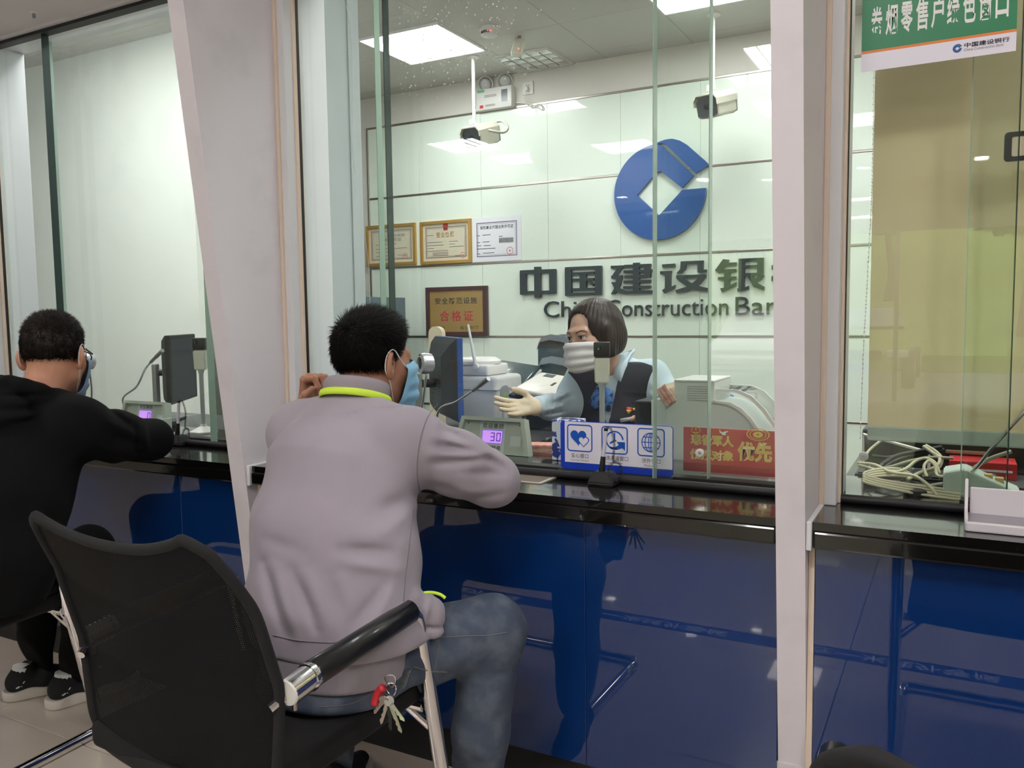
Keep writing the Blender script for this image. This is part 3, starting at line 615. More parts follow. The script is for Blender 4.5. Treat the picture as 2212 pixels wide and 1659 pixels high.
# ================================================================== signs at the windows
def icon_sign():
    x0, x1, z0, z1 = -0.974, -0.650, CT + .0135, 0.958; Yp = 0.016
    t = thing('window_sign', 'white and blue acrylic sign with three icons standing behind the pen', 'sign', ((x0 + x1) / 2, Yp, CT + .0005))
    cx, cz, w_, h_ = (x0 + x1) / 2, (z0 + z1) / 2, x1 - x0, z1 - z0
    M = WALLF(cx, Yp, cz)
    bm = B(); prism(bm, rrect(w_, h_, .009), M @ Matrix.Translation((0, 0, -.006)), .006); plate = obj('plate', bm, SIGN_B, t)
    flat('white_field', [(-w_ / 2 + .0135, -h_ / 2 + .0195), (w_ / 2 - .0008, -h_ / 2 + .0195), (w_ / 2 - .0008, h_ / 2 - .006), (w_ / 2 - .006, h_ / 2 - .001), (-w_ / 2 + .0135, h_ / 2 - .001)], M, SIGN_W, plate, 0.0002)
    Mi = M @ Matrix.Translation((0, 0, .0012))
    for i, cxx in enumerate((-.103, .0, .103)):
        s_ = .076; cy = .0215
        bm = B(); ring_prism(bm, rrect(s_, s_, .010, 5, cxx, cy), rrect(s_ - .0065, s_ - .0065, .007, 5, cxx, cy), Mi, .0005); obj('icon_frame', bm, SIGN_B2, plate)
        def heart(r, ox, oy, n=40):
            out = []
            for k in range(n):
                a = 2 * PI * k / n; x = 16 * math.sin(a) ** 3; y = 13 * math.cos(a) - 5 * math.cos(2 * a) - 2 * math.cos(3 * a) - math.cos(4 * a)
                out.append((ox + x * r / 16, oy + y * r / 16))
            return out
        if i == 0:
            flat('heart_icon', heart(.024, cxx - .004, cy + .003), Mi, SIGN_B2, plate, 0, .0005)
            flat('heart_icon', heart(.0165, cxx + .012, cy - .008), Mi, SIGN_W, plate, .0005, .0004)
            bm = B(); ring_prism(bm, heart(.0165, cxx + .012, cy - .008), heart(.0140, cxx + .012, cy - .008), Mi @ Matrix.Translation((0, 0, .0009)), .0003); obj('heart_icon', bm, SIGN_B2, plate)
        elif i == 1:
            bm = B(); a0, a1 = 20, 300
            o_ = [(cxx + .026 * math.cos(math.radians(a)), cy + .026 * math.sin(math.radians(a))) for a in np.linspace(5, 285, 36)]
            i_ = [(cxx + .022 * math.cos(math.radians(a)), cy + .022 * math.sin(math.radians(a))) for a in np.linspace(5, 285, 36)]
            prism(bm, o_ + i_[::-1], Mi, .0005)
            prism(bm, [(cxx + .03, cy - .004), (cxx + .03, cy - .027), (cxx + .022, cy - .02), (cxx + .006, cy - .026), (cxx - .012, cy - .024), (cxx - .014, cy - .018), (cxx, cy - .02), (cxx + .012, cy - .012), (cxx + .006, cy - .004)], Mi, .0005)
            for q_ in ((0, .02), (-.013, -.009), (.005, -.002)):
                d = Vector((q_[0], q_[1])).normalized(); nn = Vector((-d.y, d.x)) * .0022
                prism(bm, [(cxx + nn.x, cy + nn.y), (cxx + q_[0] + nn.x, cy + q_[1] + nn.y), (cxx + q_[0] - nn.x, cy + q_[1] - nn.y), (cxx - nn.x, cy - nn.y)], Mi, .0005)
            bmesh.ops.recalc_face_normals(bm, faces=bm.faces); obj('clock_arrow_icon', bm, SIGN_B2, plate)
        else:
            bm = B(); r = .0265
            for sx in (1.0, .66, .28):
                ring_prism(bm, [(cxx + a * sx, cy + b) for a, b in circ(r, 36)], [(cxx + a * (sx - .09), cy + b * .93) for a, b in circ(r, 36)], Mi, .0005)
            for yy in (-.014, -.0, .014):
                hw = math.sqrt(r * r - yy * yy); prism(bm, rect(cxx - hw, cy + yy - .0011, cxx + hw, cy + yy + .0011), Mi, .0006)
            prism(bm, rect(cxx - .0011, cy - r, cxx + .0011, cy + r), Mi, .0006); obj('globe_icon', bm, SIGN_B2, plate)
        cn, en, en2 = (('爱心窗口', 'Courtesy Window', ''), ('快速通道窗口', 'Express Window', ''), ('涉外窗口', 'Window For', 'Foreign-related Business'))[i]
        hw = .0065 * len(cn)
        text('caption', cn, Mi, (cxx - hw, -.0345, cxx + hw, -.0215), INKGREY, plate, .01)
        text('caption', en, Mi, (cxx - (.028 if i == 0 else .024 if i == 1 else .02), -.0445, cxx + (.028 if i == 0 else .024 if i == 1 else .02), -.038), INKGREY, plate)
        if en2: text('caption', en2, Mi, (cxx - .041, -.0530, cxx + .041, -.0465), INKGREY, plate)
    bm = B(); bx(bm, x0 - .004, x1 + .002, Yp - .012, Yp + .012, CT + .0005, CT + .0135, bev=.004); obj('base_strip', bm, RUBBER, t)
icon_sign()
def red_sign():
    x0, x1, z0, z1 = -0.655, -0.37, CT + .012, 0.943; Yp = .13
    t = thing('window_sign', 'red and gold acrylic sign for soldiers behind the right pane', 'sign', ((x0 + x1) / 2, Yp, CT + .0005))
    cx, cz, w_, h_ = (x0 + x1) / 2, (z0 + z1) / 2, x1 - x0, z1 - z0; M = WALLF(cx, Yp, cz)
    bm = B(); prism(bm, rect(-w_ / 2, -h_ / 2, w_ / 2, h_ / 2), M @ Matrix.Translation((0, 0, -.005)), .005); plate = obj('plate', bm, RED_S, t)
    flat('dark_red_band', rect(-w_ / 2, -h_ / 2, w_ / 2, -h_ / 2 + .022), M, mat('sign_deep_red', rgb(160, 18, 36), .4), plate, .0001)
    Mi = M @ Matrix.Translation((0, 0, .0010)); PALE = mat('sign_outline', rgb(244, 214, 170), .5)
    for body, bxx in (('现役军人', (-.122, .012, -.005, .042)), ('优抚对象', (-.124, -.028, -.004, .002)), ('优先', (.005, -.024, .095, .030))):
        text('lettering', body, Mi, bxx, PALE, plate, .045); text('lettering', body, Mi @ Matrix.Translation((0, 0, .0006)), (bxx[0] + .0012, bxx[1] + .0012, bxx[2] - .0012, bxx[3] - .0012), GOLD, plate, .018)
    bm = B(); ring_prism(bm, [(a * 1.0 - .108, b * .8 + .053) for a, b in circ(.013, 24)], [(a * .85 - .108, b * .66 + .053) for a, b in circ(.013, 24)], Mi, .0005)
    prism(bm, [(-.108 + .004 * (1 if i % 2 == 0 else .4) * math.cos(PI / 2 + i * PI / 5), .056 + .004 * (1 if i % 2 == 0 else .4) * math.sin(PI / 2 + i * PI / 5)) for i in range(10)], Mi, .0005); prism(bm, [(-.116, .046), (-.111, .05), (-.108, .046), (-.105, .05), (-.1, .046), (-.108, .043)], Mi, .0005); obj('emblem', bm, GOLD, plate)
    for ox, oz, s_ in ((-.032, .052, 1.0), (.072, .026, .8)):
        flat('dove', [(ox - .012 * s_, oz + .008 * s_), (ox - .008 * s_, oz + .001), (ox - .003, oz - .001), (ox + .004, oz + .002), (ox + .013 * s_, oz + .003 * s_), (ox + .006 * s_, oz - .002), (ox + .004 * s_, oz - .005), (ox + .007 * s_, oz - .008), (ox - .004 * s_, oz - .008), (ox - .005 * s_, oz - .004), (ox - .010 * s_, oz - .003)][::-1], Mi, INKW, plate, 0, .0005)
    for r0, r1, m_ in ((.030, .027, GOLD), (.022, .020, GOLD), (.013, .0, GOLD)):
        bm = B(); c2 = (.058, .05)
        if r1: ring_prism(bm, [(c2[0] + a, c2[1] + b * .55) for a, b in circ(r0, 32)], [(c2[0] + a, c2[1] + b * .55) for a, b in circ(r1, 32)], Mi, .0005)
        else: prism(bm, [(c2[0] + a, c2[1] + b * .62) for a, b in circ(r0, 24)], Mi, .0005)
        obj('gold_ring', bm, m_, plate)
    flat('star', [(.058 + .005 * (1 if i % 2 == 0 else .4) * math.cos(PI / 2 + i * PI / 5), .05 + .004 * (1 if i % 2 == 0 else .4) * math.sin(PI / 2 + i * PI / 5)) for i in range(10)], Mi, RED_S, plate, .0006, .0004)
    bm = B(); bx(bm, x0 + .055, x1, Yp - .03, Yp + .03, CT + .0005, CT + .0115, bev=.003); obj('acrylic_base', bm, ACRYL, t)
red_sign()
def green_sign():
    x0, x1, z0, z1 = -0.2035, 0.0915, 1.782, 1.955; Yp = -0.0405
    t = thing('glass_sticker', 'green and white sticker with white Chinese lettering on the right window', 'sign', ((x0 + x1) / 2, Yp, z0))
    M = WALLF(0, Yp, 0)
    flat('white_field', rect(x0, z0, x1, z1), M, SIGN_W, t, 0, .0006)
    flat('green_field', rect(x0, 1.826, x1, z1), M, mat('sign_green', rgb(32, 128, 84), .4), t, .0007, .0003)
    flat('orange_stripe', rect(x0, 1.8205, x1, 1.826), M, mat('sign_orange', rgb(232, 128, 52), .4), t, .0007, .0003)
    Mi = M @ Matrix.Translation((0, 0, .0011)); n = 9; wch = .0275
    for i, ch in enumerate('卷烟零售户绿色窗口'):
        xx = x0 + .0185 + i * .0297; text('lettering', ch, Mi, (xx, 1.853, xx + .0235, 1.918), INKW, t, .02)
    lb = (x1 - .107, 1.8035); k = .0085 / .313
    bm = B(); prism(bm, [(lb[0] + a * k, lb[1] + b * k) for a, b in [(.158, .0)] + arc(.313, 0, -268, 30) + [(.02, .297), (.232, .085), (.156, .012), (0, .132), (-.152, -.01), (0, -.155)]], Mi, .0003); prism(bm, [(lb[0] + a * k, lb[1] + b * k) for a, b in [(-.035, .311), (.09, .334), (.186, .286), (.332, .145), (.245, .098), (.045, .302)]], Mi, .0003); bmesh.ops.recalc_face_normals(bm, faces=bm.faces); obj('small_logo', bm, LOGO_B, t)
    text('lettering', '中国建设银行', Mi, (x1 - .094, 1.8025, x1 - .012, 1.8125), INKB, t, .02); text('lettering', 'China Construction Bank', Mi, (x1 - .094, 1.7955, x1 - .022, 1.8010), INKGREY, t)
green_sign()
# ================================================================== things at the middle teller station
DISP = mat('display_shell', rgb(178, 186, 174), .4); LCD = mat('lcd_lilac', rgb(214, 158, 240), .3, emit=(rgb(206, 140, 250), 0.75)); LCDD = mat('lcd_digit', rgb(98, 62, 196), .4, emit=(rgb(90, 50, 200), .25)); LCDE = mat('lcd_rim', rgb(120, 96, 226), .3, emit=(rgb(110, 80, 240), .5))
STRIP = mat('display_strip', rgb(202, 210, 208), .4)
def seg_digit(n, x, y, w_, h_, M, parent):
    seg = {0: 'abcdef', 3: 'abgcd'}[n]; t_ = .12 * h_; g_ = .02 * h_
    R2 = {'a': rect(x + g_, y + h_ - t_, x + w_ - g_, y + h_), 'd': rect(x + g_, y, x + w_ - g_, y + t_), 'g': rect(x + g_, y + h_ / 2 - t_ / 2, x + w_ - g_, y + h_ / 2 + t_ / 2),
          'f': rect(x, y + h_ / 2 + g_, x + t_, y + h_ - g_), 'b': rect(x + w_ - t_, y + h_ / 2 + g_, x + w_, y + h_ - g_), 'e': rect(x, y + g_, x + t_, y + h_ / 2 - g_), 'c': rect(x + w_ - t_, y + g_, x + w_, y + h_ / 2 - g_)}
    bm = B()
    for s_ in seg: prism(bm, R2[s_], M, .0004)
    obj('digit', bm, LCDD, parent)
def rating_display(label, xl, xr, y, z0, z1, digits):
    t = thing('rating_display', label, 'display', ((xl + xr) / 2, y, z0), group='customer rating displays')
    w_ = (xr - xl) / 2; h_ = z1 - z0
    M = frame(((xl + xr) / 2, y, z0), (1, 0, 0), (0, .22, 1)) # leans back
    out = [(-w_ - .028, 0), (w_ + .028, 0), (w_, h_), (-w_, h_)]
    bm = B(); prism(bm, out, M @ Matrix.Translation((0, 0, -.03)), .018); bmesh.ops.recalc_face_normals(bm, faces=bm.faces); body = obj('face', bm, DISP, t)
    ins = [(-w_ - .014, .004), (w_ + .014, .004), (w_ - .011, h_ - .012), (-w_ + .011, h_ - .012)]
    bm = B(); ring_prism(bm, out, ins, M @ Matrix.Translation((0, 0, -.012)), .016); bmesh.ops.recalc_face_normals(bm, faces=bm.faces); obj('hood_rim', bm, DISP, t)
    Mi = M @ Matrix.Translation((0, 0, -.0118))
    flat('label_strip', [(-.050, .004), (.044, .004), (.044, h_ - .0125), (-.050, h_ - .0125)], Mi, STRIP, body, 0, .0006)
    flat('screen_rim', rect(-.040, .034, .036, .078), Mi, LCDE, body, .0007, .0005); sc = flat('screen', rect(-.038, .036, .034, .076), Mi, LCD, body, .0013, .0004)
    Ms = Mi @ Matrix.Translation((0, 0, .0018))
    if len(digits) > 1: seg_digit(3, -.008, .042, .016, .028, Ms, sc)
    seg_digit(0, .014, .042, .016, .028, Ms, sc)
    text('lettering', '欢迎惠顾', Ms, (-.040, .083, .038, .100), INKB, body, .005, spacing=1.2); text('lettering', '提供服务', Ms, (-.038, .012, .034, .028), INKB, body, .005)
    flat('sticker', rect(w_ - .05, .03, w_ - .012, .062), Mi, STRIP, body, 0, .0005)
    for xx in (-w_ + .02, w_ - .02):
        bm = B(); prism(bm, circ(.0022, 10, xx, h_ - .022), Mi, .001); obj('screw', bm, DKGREY, body)
    bm = B(); box(bm, ((xl + xr) / 2, y + .085, z0 + .012), (.16, .08, .023), bev=.004); obj('base', bm, DKGREY, t)
    return t
rating_display('rating display showing 30 beside the grey sleeve', -1.435, -1.204, .215, CT + .0005, .929, '30')
rating_display('rating display showing 0 beside the black sleeve', -3.075, -2.83, .18, CT + .0005, .925, '0')

def counter_pen(label, x, y, tall=.10):
    t = thing('counter_pen', label, 'pen', (x, y, CT), group='counter pens on black stands')
    bm = B(); v = []
    for s_, z in ((1.0, .0005), (1.0, .008), (.62, .036)):
        v.append([bm.verts.new((x + a * .036 * s_, y + b * .030 * s_, CT + z)) for a, b in ((-1, -1), (1, -1), (1, 1), (-1, 1))])
    for A, C in zip(v[:-1], v[1:]):
        for i in range(4): bm.faces.new((A[i], A[(i + 1) % 4], C[(i + 1) % 4], C[i]))
    bm.faces.new(v[0][::-1]); bm.faces.new(v[-1]); bmesh.ops.bevel(bm, geom=list(bm.edges), offset=.003, segments=2, affect='EDGES'); obj('stand', bm, BLACKP, t)
    p0 = Vector((x - .006, y, CT + .036)); p1 = p0 + Vector((.010, .004, tall))
    bm = B(); tube(bm, [p0 + (p1 - p0) * a for a in (0, .02, .34, .36)], [.0085, .0085, .0065, .006], 14); pn = obj('pen_grip', bm, BLACKP, t, smooth=40)
    bm = B(); tube(bm, [p0 + (p1 - p0) * .36, p1], .0052, 14); obj('pen_barrel', bm, mat('clear_pen_barrel', rgb(206, 204, 216), .15, coat=.5), pn, smooth=40)
    bm = B(); tube(bm, [p1, p1 + (p1 - p0).normalized() * .007], .0055, 14); obj('pen_cap', bm, BLACKP, pn, smooth=40)
    # spiral lead from the pen top down in a loop to the stand
    path = catmull([p1 + Vector((0, 0, .006)), p1 + Vector((.010, .006, .006)), p1 + Vector((.018, .012, -.035)), p0 + Vector((.028, .012, .028)), p0 + Vector((.046, .01, .020)), p0 + Vector((.052, .006, -.008)), p0 + Vector((.036, .002, -.026)), p0 + Vector((.018, .006, -.016)), p0 + Vector((.016, .012, .010)), p0 + Vector((.03, .012, .024))], 16)
    co = []; acc = 0
    for i, q_ in enumerate(path):
        if i: acc += (q_ - path[i - 1]).length
    tot = acc; N = 620; s_arr = [0]
    for i in range(1, len(path)): s_arr.append(s_arr[-1] + (path[i] - path[i - 1]).length)
    j = 0
    for k in range(N):
        s_ = tot * k / (N - 1)
        while j < len(path) - 2 and s_arr[j + 1] < s_: j += 1
        f_ = (s_ - s_arr[j]) / max(s_arr[j + 1] - s_arr[j], 1e-9); q_ = path[j].lerp(path[j + 1], f_); tg = (path[j + 1] - path[j]).normalized()
        u = tg.cross(Vector((0, 1, 0))).normalized(); vv = tg.cross(u); a = s_ / .0042 * 2 * PI
        co.append(q_ + (u * math.cos(a) + vv * math.sin(a)) * .0032)
    bm = B(); tube(bm, co, .0008, 4); obj('spiral_lead', bm, BLACKP, t)
    return t
counter_pen('clear pen with a spiral lead on a black stand before the icon sign', -.803, -.085, .105)
counter_pen('clear pen on a black stand beside the black sleeve', -2.44, -.06, .115)

def doc_camera(label, x, y, ztop, rz, pole=True):
    t = thing('document_camera', label, 'camera', (x, y, CT), group='document cameras on stands')
    R3 = Matrix.Rotation(rz, 3, 'Z'); W = lambda v: Vector((x, y, 0)) + R3 @ Vector(v)
    zt = ztop
    bm = B(); lo = [(-.0235, -.020), (.0235, -.020), (.0235, .018), (-.0235, .018)]
    A = [bm.verts.new(W((a * .92, b * .92, zt - .128))) for a, b in lo]; C = [bm.verts.new(W((a, b, zt - .050))) for a, b in lo]
    for i in range(4): bm.faces.new((A[i], A[(i + 1) % 4], C[(i + 1) % 4], C[i]))
    bm.faces.new(A[::-1]); bm.faces.new(C); bmesh.ops.bevel(bm, geom=list(bm.edges), offset=.004, segments=3, affect='EDGES'); body = obj('body', bm, CREAMP, t, smooth=40)
    bm = B(); box(bm, W((0, 0, zt - .024)), (.049, .040, .044), R3, bev=.003); hd = obj('head', bm, BLACKP, t, smooth=40)
    bm = B(); box(bm, W((0, 0, zt - .0475)), (.043, .035, .005), R3); obj('neck_gap', bm, DKGREY, t)
    bm = B(); lathe(bm, [(.007, 0), (.006, .003), (.004, .001), (0, .001)], W((-.008, -.020, zt - .018)), R3 @ Vector((0, -1, 0))); obj('lens', bm, mat('lens_glass', rgb(10, 10, 14), .08, coat=1), hd, smooth=40)
    bm = B(); tube(bm, [W((0, 0, zt - .128)), W((0, 0, zt - .145)), W((0, 0, CT + .03))], [.013, .0085, .0085], 16); obj('pole', bm, mat('grey_pole', rgb(176, 182, 178), .35), t, smooth=40)
    bm = B(); rings = [(.052, .0005), (.052, .006), (.030, .018), (.013, .026), (.011, .034)]
    lathe(bm, [(0, .0005)] + rings + [(0, .034)], (x, y, CT), seg=6, sx=1.15); obj('base', bm, WHITEP, t, smooth=40)
doc_camera('cream and black document camera on a pole before the woman clerk', -.955, .28, 1.172, .35)
doc_camera('cream and black document camera on a pole behind the left window', -2.615, .205, 1.186, .55)

def gooseneck(label, base, pts, tip0, tip1, r=.0042):
    t = thing('gooseneck_microphone', label, 'microphone', base, group='gooseneck microphones')
    bm = B(); lathe(bm, [(0, 0), (.030, 0), (.030, .012), (.012, .018), (0, .018)], Vector(base) + Vector((0, 0, .0005))); obj('base', bm, BLACKP, t, smooth=40)
    bm = B(); tube(bm, catmull([Vector(base) + Vector((0, 0, .015))] + pts + [tip0], 8), r, 10); obj('neck', bm, CHROME, t, smooth=True)
    d = (Vector(tip1) - Vector(tip0)); bm = B(); tube(bm, [tip0, tip0 + d * .05, tip0 + d * .45, tip0 + d * .47, tip1], [r, r * 1.5, r * 1.5, r * 1.9, r * 1.9], 12); obj('capsule', bm, mat('mic_silver', rgb(168, 172, 172), .3, metal=.8), t, smooth=40)
gooseneck('chrome gooseneck microphone in front of the white printer', (-1.56, .26, CT), [at(948, 887, Y=.22), at(985, 868, Y=.19)], at(1020, 845, Y=.16), at(1055, 818, Y=.14))
gooseneck('grey gooseneck microphone beside the left monitor', (-3.18, .30, CT), [at(265, 862, Y=.30), at(295, 835, Y=.27), at(312, 800, Y=.24)], at(325, 783, Y=.22), at(351, 757, Y=.19))
gooseneck('grey gooseneck microphone crossing the beige blind', (-.075, .115, CT), [at(2085, 1030, Y=.135), at(2145, 965, Y=.11), at(2185, 920, Y=.1)], at(2225, 878, Y=.095), at(2260, 838, Y=.09))

SILV = mat('satin_silver', rgb(198, 196, 204), .3, metal=.55)
def intercom(label, c, d, r, foot):
    t = thing('intercom_speaker', label, 'speaker', foot, group='round intercom speakers')
    bm = B(); lathe(bm, [(r * .75, -r * 1.15), (r * .95, -r), (r, -r * .3), (r * .93, 0), (r * .62, .004), (r * .55, -.004), (0, -.006)], c, d); b_ = obj('shell', bm, SILV, t, smooth=35)
    bm = B(); lathe(bm, [(r * .56, -.002), (r * .4, -.004), (0, .0)], c, d); obj('cone', bm, DKGREY, b_, smooth=True)
    bm = B(); dd = Vector(d).normalized(); cyl(bm, c + Vector((0, 0, r * .78)) + dd * .0, c + Vector((0, 0, r * .78)) + dd * .003, .0035); obj('button', bm, BLACKP, b_)
    bm = B(); tube(bm, catmull([c - dd * r * .6 - Vector((0, 0, r * .9)), (c + Vector(foot)) / 2 + Vector((.01, .02, 0)), Vector(foot)], 8), .004, 8); obj('rod', bm, CHROME, t, smooth=True)
    bm = B(); lathe(bm, [(0, 0), (.02, 0), (.02, .01), (0, .012)], Vector(foot) + Vector((0, 0, .0005))); obj('foot', bm, BLACKP, t)
intercom('round silver intercom speaker by the masked man in grey', at(908, 785, Y=.10), (-.52, -.83, .05), .034, (-1.60, .18, CT))
intercom('round silver intercom speaker behind the man in black', at(180, 779, Y=.09), (-.2, -.95, .1), .036, (-3.25, .15, CT))

def monitor(label, c, yaw, w_, h_, zb, armx, frame_m, scr_m, back_m):
    """c: screen centre; yaw: direction the screen faces"""
    t = thing('monitor', label, 'monitor', (c[0], c[1], zb), group='clerk monitors')
    d = Vector((math.cos(yaw), math.sin(yaw), 0)); x = Vector((-d.y, d.x, 0)); M = frame(c, x, (0, 0, 1))   # frame z = facing
    if M.to_3x3().col[2].dot(d) < 0: M = frame(c, -x, (0, 0, 1))
    bm = B(); box(bm, (0, 0, 0), (w_, h_, .022), bev=.004, M=M); obj('bezel', bm, frame_m, t)
    bm = B(); box(bm, (0, 0, .0112), (w_ - .03, h_ - .03, .0015), M=M); obj('screen', bm, scr_m, t)
    bm = B(); v = [[bm.verts.new(M @ Vector((sx * w_ * a, sy * h_ * b + o_, z))) for sx, sy in ((-1, -1), (1, -1), (1, 1), (-1, 1))] for a, b, o_, z in ((.49, .49, 0, -.011), (.44, .42, 0, -.03), (.28, .30, -.01, -.052))]
    for A, C in zip(v[:-1], v[1:]):
        for i in range(4): bm.faces.new((A[i], A[(i + 1) % 4], C[(i + 1) % 4], C[i]))
    bm.faces.new(v[-1]); bm.faces.new(v[0][::-1]); bmesh.ops.recalc_face_normals(bm, faces=bm.faces); bk = obj('back_shell', bm, back_m, t)
    for i in range(8):
        bm = B(); box(bm, (0, -.06 + i * .014, -.0525), (w_ * .4, .004, .002), M=M); obj('vent_slot', bm, BLACKP, bk)
    pb = M @ Vector((0, -.02, -.052)); col = M @ Vector((0, 0, -.115))
    bm = B(); tube(bm, [pb, M @ Vector((0, -.02, -.10))], .016, 10); obj('arm', bm, BLACKP, t, smooth=40)
    bm = B(); box(bm, (col.x, col.y, (zb + c[2] + .02) / 2 + .004), (.02, .05, c[2] + .02 - zb - .01), Matrix.Rotation(yaw, 3, 'Z'), bev=.004); obj('stand_column', bm, GREYP, t)
    bm = B(); box(bm, (col.x + d.x * .02, col.y + d.y * .02, zb + .006), (.16, .20, .011), Matrix.Rotation(yaw, 3, 'Z'), bev=.004); obj('foot', bm, DKGREY, t)
DT = CT - .012
monitor('dark monitor seen from the side between the masked man and the white printer', (-1.665, .52, 1.03), math.radians(46), .36, .30, DT, 0, mat('blue_bezel', rgb(58, 92, 160), .35), mat('screen_glow', rgb(60, 96, 170), .2, emit=(rgb(60, 100, 190), .3)), mat('monitor_back', rgb(58, 64, 70), .45))
monitor('black monitor on a grey stand behind the left window', (-3.10, .52, 1.04), math.radians(34), .40, .30, DT, 0, BLACKP, mat('dark_screen', rgb(44, 38, 41), .2, coat=.3), BLACKP)

# beige divider and desk machines
t = thing('divider_post', 'cream divider post behind the head of the man in grey', 'divider', (-2.135, 1.16, 0))
bm = B(); prism(bm, rrect(.075, 1.19, .034), frame((-2.135, 1.175, .615), (1, 0, 0), (0, 0, 1)), .03); obj('board', bm, mat('beige_board', rgb(222, 208, 180), .5), t)
bm = B(); box(bm, (-2.135, 1.16, .01), (.2, .12, .019), bev=.004); obj('foot', bm, GREYP, t)
# white printer box with its display, router on top
t = thing('label_printer', 'white printer cabinet with a small blue display under the router', 'printer', (-1.70, .90, DT))
bm = B(); bx(bm, -1.870, -1.620, .80, 1.03, DT + .0005, 1.012, bev=.018, seg=3); b_ = obj('cabinet', bm, mat('printer_white', rgb(206, 206, 206), .4), t, smooth=40)
bm = B(); bx(bm, -1.872, -1.618, .797, 1.03, .956, .9585); obj('lid_seam', bm, GREYP, b_)
M = frame((-1.6195, .868, .925), (0, 1, 0), (0, 0, 1)); bm = B(); prism(bm, rrect(.075, .095, .03), M, .003); p_ = obj('control_panel', bm, mat('panel_grey', rgb(150, 156, 160), .4), t)
flat('display', rect(-.022, -.034, .018, -.008), M, mat('blue_display', rgb(90, 140, 250), .3, emit=(rgb(70, 120, 255), 1.2)), p_, .0032, .0006); flat('green_key', rect(-.022, -.002, .018, .016), M, mat('green_key', rgb(150, 186, 110), .4), p_, .0032, .0006)
bm = B(); bx(bm, -1.6195, -1.597, .845, .905, .835, .875, bev=.008); obj('paper_lever', bm, WHITEP, t, smooth=40)
ROUT = mat('router_white', rgb(232, 230, 228), .35)
t = thing('router', 'white router with one antenna on top of the printer cabinet', 'router', (-1.76, .90, 1.0125))
bm = B(); bx(bm, -1.865, -1.665, .81, .99, 1.0125, 1.058, bev=.010, seg=3); obj('base', bm, ROUT, t, smooth=40)
bm = B(); lathe(bm, [(.10, 0), (.10, .012), (.092, .018), (.08, .026), (.0, .028)], (-1.765, .90, 1.058), seg=36); obj('top_dome', bm, ROUT, t, smooth=35)
a0 = at(1028, 792, Y=.80); a1 = at(1011, 701, Y=.80)
bm = B(); cyl(bm, a0 + Vector((0, .012, 0)), a0 + Vector((.0, -.006, 0)), .011); tube(bm, [a0, a0.lerp(a1, .3), a0.lerp(a1, .45), a1], [.0075, .0075, .0062, .0042], 12); obj('antenna', bm, ROUT, t, smooth=40)
# card terminal with a dark lid, white scanner, large dark silver machine
t = thing('card_terminal', 'dark lidded terminal between the printer and the white scanner', 'terminal', (-1.80, 1.19, DT))
bm = B(); bx(bm, -1.88, -1.71, 1.07, 1.30, DT + .0005, .94, bev=.012); obj('body', bm, GREYP, t)
rt = Matrix.Rotation(math.radians(24), 3, 'X') @ Matrix.Rotation(math.radians(8), 3, 'Y')
bm = B(); box(bm, (-1.775, 1.20, .985), (.21, .22, .028), rt, bev=.010, seg=3); ld = obj('lid', bm, mat('terminal_lid', rgb(62, 74, 76), .25, coat=.4), t, smooth=40)
bm = B(); box(bm, (-1.775, 1.20, .9715), (.222, .232, .014), rt, bev=.006, seg=3); obj('lid_rim', bm, WHITEP, t, smooth=40)
t = thing('desk_scanner', 'tilted white flatbed scanner behind the gloved hand', 'scanner', (-1.45, .98, DT))
rt = Matrix.Rotation(math.radians(-12), 3, 'Z') @ Matrix.Rotation(math.radians(17), 3, 'X') @ Matrix.Rotation(math.radians(6), 3, 'Y'); c_ = Vector((-1.44, .93, .965))
bm = B(); box(bm, c_, (.24, .20, .030), rt, bev=.012, seg=3); b_ = obj('lid', bm, mat('scanner_white', rgb(226, 220, 210), .35), t, smooth=40)
bm = B(); box(bm, c_ + rt @ Vector((-.008, .0, -.018)), (.262, .215, .016), rt, bev=.006, seg=2); obj('dark_seam', bm, BLACKP, t, smooth=40)
bm = B(); box(bm, c_ + rt @ Vector((-.012, 0, -.032)), (.27, .222, .016), rt, bev=.006, seg=2); obj('tray', bm, WHITEP, t, smooth=40)
bm = B(); box(bm, c_ + rt @ Vector((.015, .0, .0152)), (.012, .032, .002), rt); obj('slot', bm, BLACKP, b_); bm = B(); box(bm, c_ + rt @ Vector((-.055, .07, .0152)), (.05, .03, .001), rt); obj('label', bm, DKGREY, b_)
bm = B(); bx(bm, -1.52, -1.34, .86, 1.02, DT + .0005, .915, bev=.006); obj('stand', bm, DKGREY, t)
t = thing('banknote_sorter', 'large dark machine with silver curved bands behind the scanner', 'machine', (-1.53, 1.5, .45))
M = frame((-1.70, 1.70, 0), (1, 0, 0), (0, 0, 1)) @ Matrix.Diagonal((.95, 1, 1, 1)); SM = mat('sorter_smoke', rgb(64, 72, 74), .2, coat=.4); SB = mat('sorter_silver', rgb(158, 166, 172), .28, metal=.6)
topc = [(0, 1.12), (.02, 1.155), (.07, 1.165), (.14, 1.155), (.21, 1.125), (.27, 1.07), (.31, 1.0), (.335, .93), (.35, .84)]
bm = B(); prism(bm, [(0, .45)] + topc + [(.36, .45)], M, .36); bmesh.ops.recalc_face_normals(bm, faces=bm.faces); obj('housing', bm, SM, t, smooth=25)
